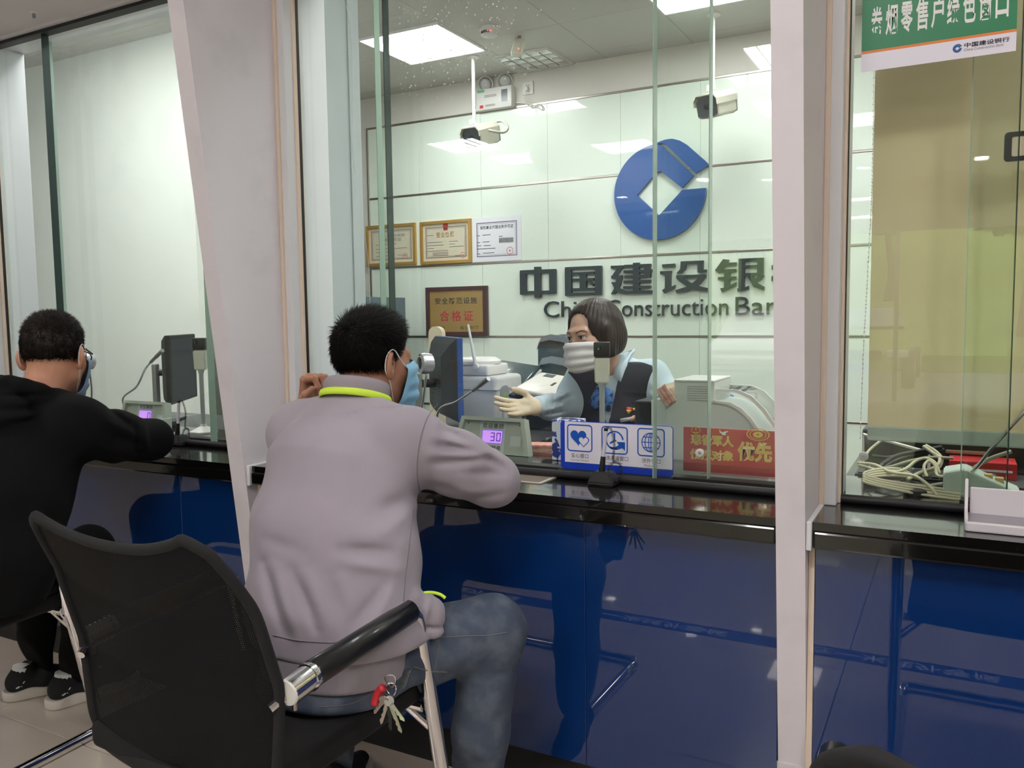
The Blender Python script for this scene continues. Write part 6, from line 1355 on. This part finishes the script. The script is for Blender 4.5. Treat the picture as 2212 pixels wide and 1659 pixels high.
def hoodie(P):
    S = P.copy(); S[:, 0] = (P[:, 0] + 2.43) / 1.55
    d = chain(S, [((0, -.775, .47), .135), ((0, -.745, .60), .148), ((0, -.69, .76), .140), ((0, -.62, .88), .124), ((0, -.575, .955), .092)], .05)
    d = smin(d, rc(P, (-2.625, -.535, .945), (-2.255, -.565, .945), .078, .078), .05)
    d = smin(d, rc(P, (-2.45, -.56, 1.01), (-2.60, -.545, .965), .05, .058), .05); d = smin(d, rc(P, (-2.40, -.57, 1.01), (-2.27, -.565, .965), .05, .058), .05)
    e = chain(P, [((-2.255, -.565, .945), .080), ((-2.255, -.44, .900), .076), ((-2.285, -.295, .870), .062)], .03); e = smin(e, chain(P, [((-2.285, -.295, .870), .062), ((-2.37, -.235, .865), .054), ((-2.455, -.19, .852), .042)], .02), .03)
    g = chain(P, [((-2.645, -.525, .965), .086), ((-2.72, -.40, .915), .078), ((-2.72, -.27, .880), .068)], .03); g = smin(g, chain(P, [((-2.72, -.27, .880), .066), ((-2.68, -.23, .865), .054), ((-2.63, -.205, .852), .042)], .02), .03)
    hp = lambda x, y: at(x, y, Y=-.46)
    e = fdir(P, e, [(hp(235, 885), hp(290, 925), .008, -.010), (hp(225, 905), hp(300, 945), .009, .009), (hp(220, 930), hp(305, 962), .009, -.010), (hp(290, 915), hp(300, 985), .008, -.010), (hp(312, 930), hp(322, 990), .009, .008), (hp(215, 960), hp(290, 985), .010, .007), (hp(210, 985), hp(280, 1000), .009, -.008)], (-.8, .6, -.1), (-2.27, -.42, .9))
    d = smin(smin(d, e, .035), g, .035)
    # hood: rolled collar round the neck and the pouch lying on the back
    hd = None; cN = Vector((-2.425, -.585, 1.022))
    N = 14; prev = None
    for k in range(N + 1):
        a = 2 * PI * k / N; p = cN + Vector((.092 * math.cos(a), .085 * math.sin(a), .004 - .045 * math.sin(a) + (.0 if math.sin(a) < 0 else -.01)))
        if prev is not None: 
            e2 = rc(P, prev, p, .027, .027); hd = e2 if hd is None else smin(hd, e2, .02)
        prev = p
    hd = smin(hd, ell(P, (-2.445, -.690, .985), (.150, .070, .090)), .014)
    hq = lambda x, y: at(x, y, Y=-.72)
    hd = fdir(P, hd, [(hq(0, 885), hq(110, 880), .010, -.012), (hq(0, 905), hq(140, 895), .010, .010), (hq(0, 925), hq(160, 878), .010, -.012), (hq(20, 945), hq(170, 885), .011, .010), (hq(0, 855), hq(90, 850), .008, -.010)], (-.8, .6, -.1), (-2.44, -.62, 1.0))
    d = smin(d, hd, .014); d = d - .0022 * wob(P, 28, 3.0) - .001 * wob(P, 60, 1.0)
    return smax(d, .46 - P[:, 2], .01)
v, q_ = net(hoodie, (-2.88, -.98, .42), (-2.08, -.10, 1.14), .006); obj('hoodie', to_mesh('hoodie', [(v, q_)]), HOOD, man2, smooth=True)
def trousers2(P):
    d = ell(P, (-2.42, -.775, .475), (.19, .145, .095))
    for h_, k_, s_, a_ in (((-2.34, -.74, .50), (-2.44, -.43, .52), (-2.50, -.42, .28), (-2.545, -.425, .085)), ((-2.51, -.74, .50), (-2.66, -.45, .52), (-2.69, -.455, .28), (-2.715, -.465, .085))):
        d = smin(d, smin(rc(P, h_, k_, .098, .076), chain(P, [(k_, .074), (s_, .060), (a_, .056)], .02), .03), .04)
    return smax(smax(d - .003 * wob(P, 45), .075 - P[:, 2], .005), .468 - P[:, 2] - 2.0 * np.clip(P[:, 1] + .64, 0, 1), .02)
v, q_ = net(trousers2, (-2.82, -.96, .05), (-2.20, -.30, .64), .006); obj('trousers', to_mesh('trousers', [(v, q_)]), TROUS, man2, smooth=True)
for pos, az in (((-2.715, -.45, 0), 62), ((-2.545, -.415, 0), 75)):
    u, M = shoe(man2, pos, az)
    bm = B(); Ml = M @ frame((.0375, -.055, .055), (0, 1, .1), (0, 0, 1)); prism(bm, [(-.014, -.006), (-.008, -.004), (-.002, -.001), (.006, .002), (.012, .008), (.016, .008), (.011, .002), (.006, -.003), (.004, -.009), (.001, -.005), (-.006, -.009), (-.012, -.010)], Ml, .002); bmesh.ops.recalc_face_normals(bm, faces=bm.faces); obj('logo', bm, INKW, u)
    bm = B(); tube(bm, [M @ Vector((0, -.045, .085)), M @ Vector((0, -.042, .105))], [.033, .031], 16); obj('sock', bm, INKW, u, smooth=True)

# ================================================================== woman clerk
wom = thing('person', 'woman clerk in a navy vest and white mask holding out a gloved hand', 'person', (-1.08, .80, 0))
H = pose((-1.127, .625, 1.182), 247, -9, 5, .96); nb = Vector(H.inverted() @ Vector((-1.085, .715, 1.03)))
def head3(P): return smin(smin(face_sdf(P, True), neck_sdf(P, .046, .052, nb), .03), ear_sdf(P), .006)
v, q_ = net(head3, (-.105, -.20, -.24), (.105, .13, .13), .0028); parts = [(xf(H, v), q_)]
WR = Vector((-1.292, .478, .938))
bwr = rc
def arm3(P): return rc(P, (-1.276, .545, .931), WR + Vector((.004, .02, 0)), .023, .022)
v, q_ = net(arm3, (-1.36, .40, .87), (-1.2, .68, 1.0), .004); parts.append((v, q_))
parts.append(hand_part((-.905, .545, .865), (0, -.3, 1), (.1, -1, -.15), (-1, 0, 0), [(.35, .45, .3)] * 4, .08, [((.8, .5, .3), .04, .0125, .0115), ((.4, .9, .2), .032, .011, .010), ((.1, 1, .1), .024, .0095, .008)], s=.9))
obj('body', to_mesh('body', parts), SKIN3, wom, smooth=True)
yd = Vector((-.62, -.78, -.02)); zd = Vector((.55, -.60, .58))
v, q_ = hand_part(WR + Vector((.008, .012, 0)), (0, 0, 1), yd, zd, [(.10, .16, .12), (.16, .18, .12), (.22, .20, .14), (.28, .22, .15)], .13, [((.85, .55, .35), .042, .0135, .012), ((.35, .95, .25), .032, .0115, .0105), ((.15, 1, .15), .026, .010, .0085)], glove=.0012, h=.002, s=.86)
obj('glove', to_mesh('glove', [(v, q_)]), GLOVE, wom, smooth=True)
eyes(H, wom, mat('iris_brown', rgb(44, 30, 26), .15)); mask_part(H, wom, MASKW, mask_form, zt=-.016)
for sx in (-1, 1):
    bm = B(); W_ = march(H, lambda P: face_sdf(P, True), np.array([(0, 0, .024 + z) for x, z in ((.014, 0), (.028, .005), (.040, .004), (.050, -.003))], f32), np.array([(math.sin(a), math.cos(a), 0) for a in [sx * .16, sx * .33, sx * .47, sx * .60]], f32), np.full(4, .0002, f32)); tube(bm, [Vector(p) for p in xf(H, np.array([list(p) for p in catmull(W_, 5)]))], .0019, 6); obj('eyebrow', bm, HAIR3, wom, smooth=True)
    bm = B(); tube(bm, [Vector(p) for p in xf(H, np.array([[sx * .0175, .0905, .0085], [sx * .026, .0955, .0115], [sx * .036, .0935, .0115], [sx * .0465, .0850, .0080]]))], .0012, 5); obj('eyelash', bm, HAIR1, wom, smooth=True)
def bob(P):
    d = ell(P, (0, -.020, .032), (.094, .110, .103)); d = smin(d, ell(P, (0, -.036, -.030), (.093, .082, .082)), .05)
    A = P.copy(); A[:, 0] = np.abs(A[:, 0]); d = smin(d, rc(A, (.080, .018, .02), (.082, .004, -.075), .018, .014), .03)
    win = ell(P, (0, .118, -.040), (.078, .100, .122)); d = smax(d, -win, .012)
    d = smax(d, -ell(P, (.0, .090, .052), (.062, .050, .046)), .015)
    q2 = np.sin(np.arctan2(P[:, 0], P[:, 1] + .06) * 46 + 4 * P[:, 2] * 20) * .0010
    return smax(d + q2 - .002 * wob(P, 60), -.092 - P[:, 2] + .10 * np.clip(-P[:, 1], -.1, .1), .012)
v, q_ = net(bob, (-.11, -.145, -.13), (.11, .11, .15), .0028); obj('hair', to_mesh('hair', [(xf(H, v), q_)]), HAIR3, wom, smooth=True)
def wtorso(P):
    S = P.copy(); S[:, 0] = (P[:, 0] + 1.085) / 1.42
    d = chain(S, [((0, .80, .60), .115), ((0, .80, .72), .105), ((0, .775, .88), .112), ((0, .745, .99), .092)], .05)
    d = smin(d, rc(P, (-1.215, .735, 1.025), (-.955, .755, 1.03), .056, .056), .05)
    return smin(d, rc(P, (-1.085, .735, 1.06), (-1.085, .745, 1.0), .05, .07), .05)
def wsl(P):
    e = chain(P, [((-1.215, .735, 1.022), .058), ((-1.245, .715, .965), .055), ((-1.245, .69, .925), .052)], .03); e = smin(e, chain(P, [((-1.245, .69, .925), .052), ((-1.272, .575, .928), .045), ((-1.287, .505, .936), .036)], .02), .03)
    g = chain(P, [((-.955, .755, 1.03), .060), ((-.895, .735, .96), .056), ((-.865, .70, .90), .052)], .03); g = smin(g, chain(P, [((-.865, .70, .90), .052), ((-.89, .61, .875), .044), ((-.905, .555, .868), .036)], .02), .03)
    w3 = lambda x, y: at(x, y, Y=.62)
    e = fdir(P, e, [(w3(1238, 822), w3(1205, 848), .006, -.009), (w3(1246, 838), w3(1200, 862), .006, .007), (w3(1240, 856), w3(1190, 872), .006, -.009), (w3(1228, 872), w3(1180, 886), .006, .006), (w3(1222, 888), w3(1175, 896), .006, -.008), (w3(1198, 850), w3(1192, 900), .005, -.008), (w3(1182, 858), w3(1176, 902), .005, .006), (w3(1168, 862), w3(1164, 900), .005, -.007), (w3(1212, 845), w3(1210, 902), .006, -.007)], (-.4, .9, -.1), (-1.25, .62, .95))
    return smin(e, folds(P, g, [(Vector((-.93, .69, .99)), Vector((-.88, .68, .95)), .01, -.006)]), .01) - .0012 * wob(P, 60)
def shirt(P): return smin(wtorso(P), wsl(P), .03)
v, q_ = net(lambda P: smax(shirt(P), .56 - P[:, 2], .01), (-1.36, .46, .54), (-.78, .95, 1.14), .004); sh_ = obj('shirt', to_mesh('shirt', [(v, q_)]), SHIRT, wom, smooth=True)
def vest(P):
    d = wtorso(P) - .009
    vx = np.abs(P[:, 0] + 1.085) - np.interp(P[:, 2], [.82, .90, 1.03, 1.08], [-.01, .014, .040, .052]).astype(f32)
    cut = smax(vx, P[:, 1] - .74, .01)                         # V neck, front only
    d = smax(d, -cut, .006); d = smax(d, P[:, 2] - 1.085, .01)
    for sx, (cx, cy, cz) in ((-1, (-1.262, .735, 1.0)), (1, (-.905, .75, 1.0))):
        d = smax(d, -rc(P, (cx, cy, cz + .06), (cx + sx * .005, cy, cz - .05), .042, .042), .01)
    return smax(d, .57 - P[:, 2], .01)
v, q_ = net(vest, (-1.32, .58, .55), (-.84, .96, 1.12), .005); ve = obj('vest', to_mesh('vest', [(v, q_)]), VEST, wom, smooth=True)
# shirt collar, scarf, badge, name tag on the chest
def surf_y(x, z, off=.011):
    o = np.array([(x, .45, z)], f32); t_ = 0.0
    for _ in range(60):
        t_ = min(t_, .34); e = float(wtorso(o + np.array([(0, t_, 0)], f32))[0]) - off; t_ += e * .8
    return .45 + min(max(t_, .10), .32)
def drape(name, pts, m, parent, off=.012, th=.004):
    bm = B(); c = Vector((sum(p[0] for p in pts) / len(pts), 0, sum(p[1] for p in pts) / len(pts))); c.y = surf_y(c.x, c.z, off + .004); vc = bm.verts.new(c); ring_ = []
    for i in range(len(pts)):
        a, b = pts[i], pts[(i + 1) % len(pts)]
        for k in range(4):
            x, z = a[0] + (b[0] - a[0]) * k / 4, a[1] + (b[1] - a[1]) * k / 4; ring_.append(bm.verts.new((x, surf_y(x, z, off), z)))
    for i in range(len(ring_)): bm.faces.new((vc, ring_[i], ring_[(i + 1) % len(ring_)]))
    bmesh.ops.recalc_face_normals(bm, faces=bm.faces); o = obj(name, bm, m, parent, smooth=True); s_ = o.modifiers.new('thickness', 'SOLIDIFY'); s_.thickness = th; return o
cp = lambda x, y: (at(x, y, Y=.635).x, at(x, y, Y=.635).z)
drape('collar_flap', [cp(1322, 772), cp(1342, 755), cp(1346, 790), cp(1338, 826), cp(1322, 812)], SHIRT, sh_, .012); drape('collar_flap', [cp(1284, 790), cp(1298, 800), cp(1302, 830), cp(1286, 822)], SHIRT, sh_, .012)
drape('scarf_tail', [cp(1290, 832), cp(1308, 838), cp(1302, 896), cp(1286, 884), cp(1268, 872)], SCARF, sh_, .013); drape('scarf_tail', [cp(1308, 836), cp(1322, 842), cp(1324, 862), cp(1318, 890), cp(1302, 886)], SCARF, sh_, .015)
drape('badge', [cp(1349, 880), cp(1361, 882), cp(1360, 890), cp(1354, 894), cp(1350, 889)], RED_S, ve, .013, .002); drape('badge_gold', [cp(1350, 886), cp(1360, 887), cp(1355, 895)], GOLD, ve, .0155, .002); drape('badge_gold', [cp(1362, 883), cp(1368, 882), cp(1369, 888), cp(1363, 888)], GOLD, ve, .0155, .002)
drape('name_tag', [cp(1338, 905), cp(1378, 900), cp(1379, 907), cp(1339, 913)], mat('name_tag', rgb(198, 198, 196), .3), ve, .014, .002)
def skirt(P): return smax(smin(ell(P, (-1.085, .82, .52), (.19, .16, .12)), smin(rc(P, (-1.16, .80, .51), (-1.17, .52, .52), .09, .07), rc(P, (-1.01, .80, .51), (-1.0, .52, .52), .09, .07), .03), .04), .465 - P[:, 2], .01)
v, q_ = net(skirt, (-1.32, .40, .42), (-.84, 1.02, .66), .008); obj('trousers', to_mesh('trousers', [(v, q_)]), VEST, wom, smooth=True)
for sx in (-1.17, -1.0):
    bm = B(); tube(bm, [(sx, .52, .5), (sx, .53, .3), (sx, .55, .08)], [.065, .055, .042], 16); obj('trouser_leg', bm, VEST, wom, smooth=True); shoe(wom, (sx, .55, 0), 270)

# ================================================================== mesh-back visitor chairs
def mesh_cloth():
    m = bpy.data.materials.new('black_mesh_cloth'); m.use_nodes = True; nt = m.node_tree; L = nt.links; b = nt.nodes['Principled BSDF']
    b.inputs['Base Color'].default_value = rgb(13, 13, 14); b.inputs['Roughness'].default_value = .8; b.inputs['Specular IOR Level'].default_value = .25
    uv = nt.nodes.new('ShaderNodeUVMap'); vm = nt.nodes.new('ShaderNodeVectorMath'); vm.operation = 'FRACTION'; sb = nt.nodes.new('ShaderNodeVectorMath'); sb.operation = 'SUBTRACT'; sb.inputs[1].default_value = (.5, .5, 0)
    ln = nt.nodes.new('ShaderNodeVectorMath'); ln.operation = 'LENGTH'; lt = nt.nodes.new('ShaderNodeMath'); lt.operation = 'LESS_THAN'; lt.inputs[1].default_value = .11
    tr = nt.nodes.new('ShaderNodeBsdfTransparent'); mx = nt.nodes.new('ShaderNodeMixShader')
    L.new(uv.outputs[0], vm.inputs[0]); L.new(vm.outputs[0], sb.inputs[0]); L.new(sb.outputs[0], ln.inputs[0]); L.new(ln.outputs['Value'], lt.inputs[0]); L.new(lt.outputs[0], mx.inputs['Fac']); L.new(b.outputs[0], mx.inputs[1]); L.new(tr.outputs[0], mx.inputs[2]); L.new(mx.outputs[0], nt.nodes['Material Output'].inputs['Surface'])
    return m
MESHC = mesh_cloth(); ARMP = mat('arm_pad_black', rgb(16, 18, 20), .32, coat=.3)
def back_pt(u, v):
    """u -1..1 across, v 0..1 up; chair frame: origin on the floor below the seat, y towards the counter"""
    w_ = np.interp(v, [0, .15, .4, .65, .82, .93, 1.0], [.232, .246, .260, .256, .240, .222, .188]); x = u * w_
    zt = .872 + .042 * (abs(x) / .2) ** 2.2; z = .415 + (zt - .415) * v
    y = np.interp(v, [0, .1, .4, .7, 1.0], [-.235, -.255, -.248, -.285, -.355]) + .030 * (1 - v) * abs(u) ** 2 - .012 * v * abs(u) ** 2 + .012 * v
    return Vector((x, y, z))
def make_chair(label):
    t = thing('visitor_chair', label, 'chair', (-1.2485, -.85, 0), group='chrome visitor chairs with black mesh backs')
    L = Matrix.Translation((-1.2485, -.85, 0)); W = lambda p: L @ Vector(p)
    # chrome tube frame: both sides and the rear floor bar in one bend
    def side(s): return [(.268 * s, -.20, .625), (.268 * s, .06, .642), (.268 * s, .125, .644), (.268 * s, .150, .637), (.268 * s, .166, .610), (.268 * s, .190, .50), (.268 * s, .248, .22), (.268 * s, .285, .055), (.268 * s, .285, .028), (.268 * s, .260, .016), (.268 * s, .22, .015), (.268 * s, -.22, .015)]
    for s in (-1, 1):
        bm = B(); tube(bm, catmull([W(p) for p in side(s)], 6), .0165, 14, flat=1.0); obj('side_frame', bm, CHROME, t, smooth=True)
        bm = B(); tube(bm, [W((.268 * s, -.162, .630)), W((.268 * s, -.157, .631)), W((.268 * s, .135, .647)), W((.268 * s, .140, .647))], [.020, .0245, .0245, .020], 18); obj('arm_pad', bm, ARMP, t, smooth=40)
        bm = B(); tube(bm, [W((.268 * s, -.222, .6225)), W((.268 * s, -.160, .6295))], .0235, 20); sl = obj('arm_sleeve', bm, CHROME, t, smooth=40)
        bm = B(); lathe(bm, [(.0235, -.001), (.022, .003), (0, .0035)], W((.268 * s, -.222, .6225)), (0, -1, -.1)); obj('end_cap', bm, WHITEP, sl, smooth=40)
        bm = B(); tube(bm, [W((.268 * s, -.172, .6280)), W((.268 * s, -.166, .6285))], .0255, 20); obj('sleeve_band', bm, CHROME, sl, smooth=40)
        bm = B(); cyl(bm, W((.268 * s, -.205, .60)), W((.268 * s, -.205, .585)), .0045); obj('set_screw', bm, STEEL, sl)
        bm = B(); tube(bm, [W((.268 * s, .22, .35)), W((.2 * s, .2, .41))], .009); obj('seat_bracket', bm, CHROME, t)
        bm = B(); tube(bm, [W((.268 * s, -.205, .622)), W((.250 * s, -.245, .600))], .009); obj('back_bracket', bm, CHROME, t)
    bm = B(); tube(bm, catmull([W(p) for p in ((-.268, -.20, .015), (-.268, -.25, .015), (-.23, -.275, .015), (0, -.275, .015), (.23, -.275, .015), (.268, -.25, .015), (.268, -.20, .015))], 6), .0165, 12); obj('rear_floor_bar', bm, CHROME, t, smooth=True)
    bm = B(); tube(bm, [W((-.25, .20, .41)), W((.25, .20, .41))], .011); obj('seat_crossbar', bm, CHROME, t)
    nu, nv = 41, 49; bm = B(); uvl = bm.loops.layers.uv.new('UVMap'); G = [[bm.verts.new(W(back_pt(-1 + 2 * i / (nu - 1), j / (nv - 1)))) for j in range(nv)] for i in range(nu)]
    for i in range(nu - 1):
        for j in range(nv - 1):
            f_ = bm.faces.new((G[i][j], G[i + 1][j], G[i + 1][j + 1], G[i][j + 1]))
            for lp, (a, b) in zip(f_.loops, ((i, j), (i + 1, j), (i + 1, j + 1), (i, j + 1))):
                lp[uvl].uv = ((a / (nu - 1) * .50) / .0044 + .5 * ((b / (nv - 1) * .48) / .0038 % 2 > 1) * 0, (b / (nv - 1) * .48) / .0038)
    bk = obj('mesh_back', bm, MESHC, t, smooth=True)
    edge = [back_pt(-1, j / 24) for j in range(25)] + [back_pt(-1 + 2 * i / 24, 1) for i in range(1, 24)] + [back_pt(1, 1 - j / 24) for j in range(25)]
    bm = B(); tube(bm, catmull([W(p) for p in edge], 2), .0095, 8); obj('back_piping', bm, mat('piping_black', rgb(22, 22, 24), .85, bump=(500, .2, .001)), bk, smooth=True)
    bm = B(); tube(bm, catmull([W(back_pt(-1 + 2 * i / 12, 0.0)) for i in range(13)], 4), .020, 10); obj('bottom_roll', bm, mat('roll_black', rgb(15, 15, 17), .75), bk, smooth=True)
    def seat(P):
        q_ = P - np.array((-1.2485, -.85 + .005, .432), f32); q_[:, 2] -= .010 * (q_[:, 0] / .24) ** 2 - .02 * np.clip(q_[:, 1] - .15, 0, .2) * -8 * 0
        bz = np.abs(q_) - np.array((.225, .235, .012), f32); o_ = np.linalg.norm(np.maximum(bz, 0), axis=1) + np.minimum(bz.max(1), 0); return o_ - .014
    v, q_ = net(seat, (-1.52, -1.13, .39), (-.98, -.57, .48), .006); obj('seat', to_mesh('seat', [(v, q_)]), mat('seat_black_cloth', rgb(13, 13, 15), .9, bump=(500, .25, .001)), t, smooth=True)
    return t
ch1 = make_chair('black mesh-back chrome chair under the man in the grey sweatshirt')
c2 = copy_tree(ch1, None, Matrix.Translation((-2.52, -.84, 0)) @ Matrix.Rotation(.05, 4, 'Z')); c2['label'] = 'black mesh-back chrome chair under the man in the black hoodie'
c3 = copy_tree(ch1, None, Matrix.Translation((.14, -1.058, -.0))); c3['label'] = 'empty black chair whose back just shows at the lower right edge'

# ================================================================== hall floor strip and the street seen in reflections
t = thing('floor_strip', 'blue waiting-line strip with pale lettering on the hall floor', 'floor strip', (-.8, -1.55, 0)); bm = B(); bx(bm, -3.6, 2.2, -1.60, -1.50, .0004, .0012); obj('strip', bm, mat('strip_blue', rgb(18, 44, 128), .4), t)
for i in range(6): text('lettering', '请在一米线外等候', frame((-3.3 + i * .92, -1.55, .0014), (1, 0, 0), (0, 1, 0)), (0, -.03, .7, .03), INKW, t)
bm = B(); bx(bm, -40, 40, -60, -10.7, -.2, -.12); struct('ground_outside', bm, mat('paving', rgb(126, 124, 120), .8, var=(2, rgb(112, 110, 106), .4, .7)), 'paved forecourt outside the bank')
bm = B(); prism(bm, [(-19, -.12), (-19, .25), (-26, 1.6), (-45, 12), (-60, 15), (-60, -.12)], frame((-40, 0, 0), (0, 1, 0), (0, 0, 1)), 80); bmesh.ops.recalc_face_normals(bm, faces=bm.faces); struct('ground_bank', bm, mat('grass', rgb(112, 136, 62), .9, var=(6, rgb(150, 164, 84), .4, .7)), 'grassy slope across the street')
CARP = mat('car_champagne', rgb(232, 224, 212), .3, metal=.3, coat=.8)
t = thing('parked_car', 'champagne car parked outside, seen reflected in the right window', 'car', (-1.57, -15.8, -.12)); cx, cy = -1.57, -13.6
bm = B(); M = frame((cx - .9, cy, -.12), (0, -1, 0), (0, 0, 1)); prof = [(0, .35), (0, .62), (.12, .78), (1.1, .98), (1.95, 1.42), (3.0, 1.46), (3.9, 1.1), (4.4, 1.02), (4.5, .4), (4.4, .28), (.1, .28)]
prism(bm, prof, M, 1.8); bmesh.ops.recalc_face_normals(bm, faces=bm.faces); bmesh.ops.bevel(bm, geom=list(bm.edges), offset=.09, segments=4, affect='EDGES'); obj('body', bm, CARP, t, smooth=50)
CG = mat('car_glass', rgb(30, 36, 40), .08, coat=1); bm = B(); v = [bm.verts.new(p) for p in ((cx - .72, cy - 1.17, .925), (cx + .72, cy - 1.17, .925), (cx + .6, cy - 1.86, 1.27), (cx - .6, cy - 1.86, 1.27))]; f_ = bm.faces.new(v); r_ = bmesh.ops.extrude_face_region(bm, geom=[f_]); bmesh.ops.translate(bm, vec=(0, .03, .06), verts=[g for g in r_['geom'] if isinstance(g, bmesh.types.BMVert)]); obj('windscreen', bm, CG, t)
for sx in (-1, 1):
    bm = B(); prism(bm, [(-.18, -.06), (.14, -.07), (.2, .08), (-.1, .04)] if sx > 0 else [(.18, -.06), (.1, .04), (-.2, .08), (-.14, -.07)], frame((cx + sx * .66, cy - .03, .53), (1, 0, 0), (0, -.5, 1)), -.03) if False else box(bm, (cx + sx * .68, cy + .0, .53), (.34, .1, .13), bev=.03); obj('headlight', bm, mat('headlight', rgb(226, 230, 232), .1, coat=1), t, smooth=40)
    for yy in (-.8, -3.5):
        bm = B(); cyl(bm, (cx + sx * .92, cy + yy, .2), (cx + sx * .72, cy + yy, .2), .32, seg=28); wl = obj('wheel', bm, RUBBER, t, smooth=40); bm = B(); cyl(bm, (cx + sx * .93, cy + yy, .2), (cx + sx * .9, cy + yy, .2), .2); obj('rim', bm, STEEL, wl)
bm = B(); box(bm, (cx, cy + .01, .50), (.86, .06, .18), bev=.02); gr = obj('grille', bm, BLACKP, t)
for i in range(14): bm = B(); box(bm, (cx - .4 + i * .0615, cy + .045, .50), (.012, .02, .16)); obj('grille_bar', bm, CHROME, gr)
bm = B(); box(bm, (cx, cy + .02, .28), (.46, .04, .13), bev=.01); obj('plate', bm, SIGN_B, t)
LEAF = mat('leaf_green', rgb(74, 108, 52), .8, var=(3, rgb(112, 142, 70), .4, .7)); BARK = mat('bark', rgb(86, 74, 60), .9)
for i, (x, y, h_, lab) in enumerate(((-5.2, -21, 5.2, 'leafy street tree far left outside'), (-1.9, -26, 6.0, 'leafy street tree behind the parked car'), (1.4, -21, 5.4, 'leafy street tree outside the entrance'), (5.0, -25, 6.4, 'leafy street tree far right outside'))):
    zb_ = float(np.interp(-y, [19, 26, 45], [.25, 1.6, 12])); t = thing('street_tree', lab, 'tree', (x, y, zb_)); bm = B(); tube(bm, catmull([(x, y, zb_ - .05), (x + .1, y, 2.4), (x - .05, y, 3.6)], 5), [.16 - .008 * k for k in range(11)], 10); obj('trunk', bm, BARK, t, smooth=True)
    rr = np.random.default_rng(i); c = np.array((x, y, h_ - .8)); K = 2600; pc = rr.normal(size=(K, 3)); pc = pc / np.linalg.norm(pc, axis=1)[:, None] * (rr.random(K)[:, None] ** .4) * np.array((1.9, 1.7, 1.5)) + c; A = rr.normal(size=(K, 3)) * .14; Bv = rr.normal(size=(K, 3)) * .14
    V4 = np.stack([pc - A, pc + Bv, pc + A, pc - Bv], 1).reshape(-1, 3); tag(obj('foliage', to_mesh('foliage', [(V4, np.arange(K * 4).reshape(-1, 4))]), LEAF, t), kind='stuff')
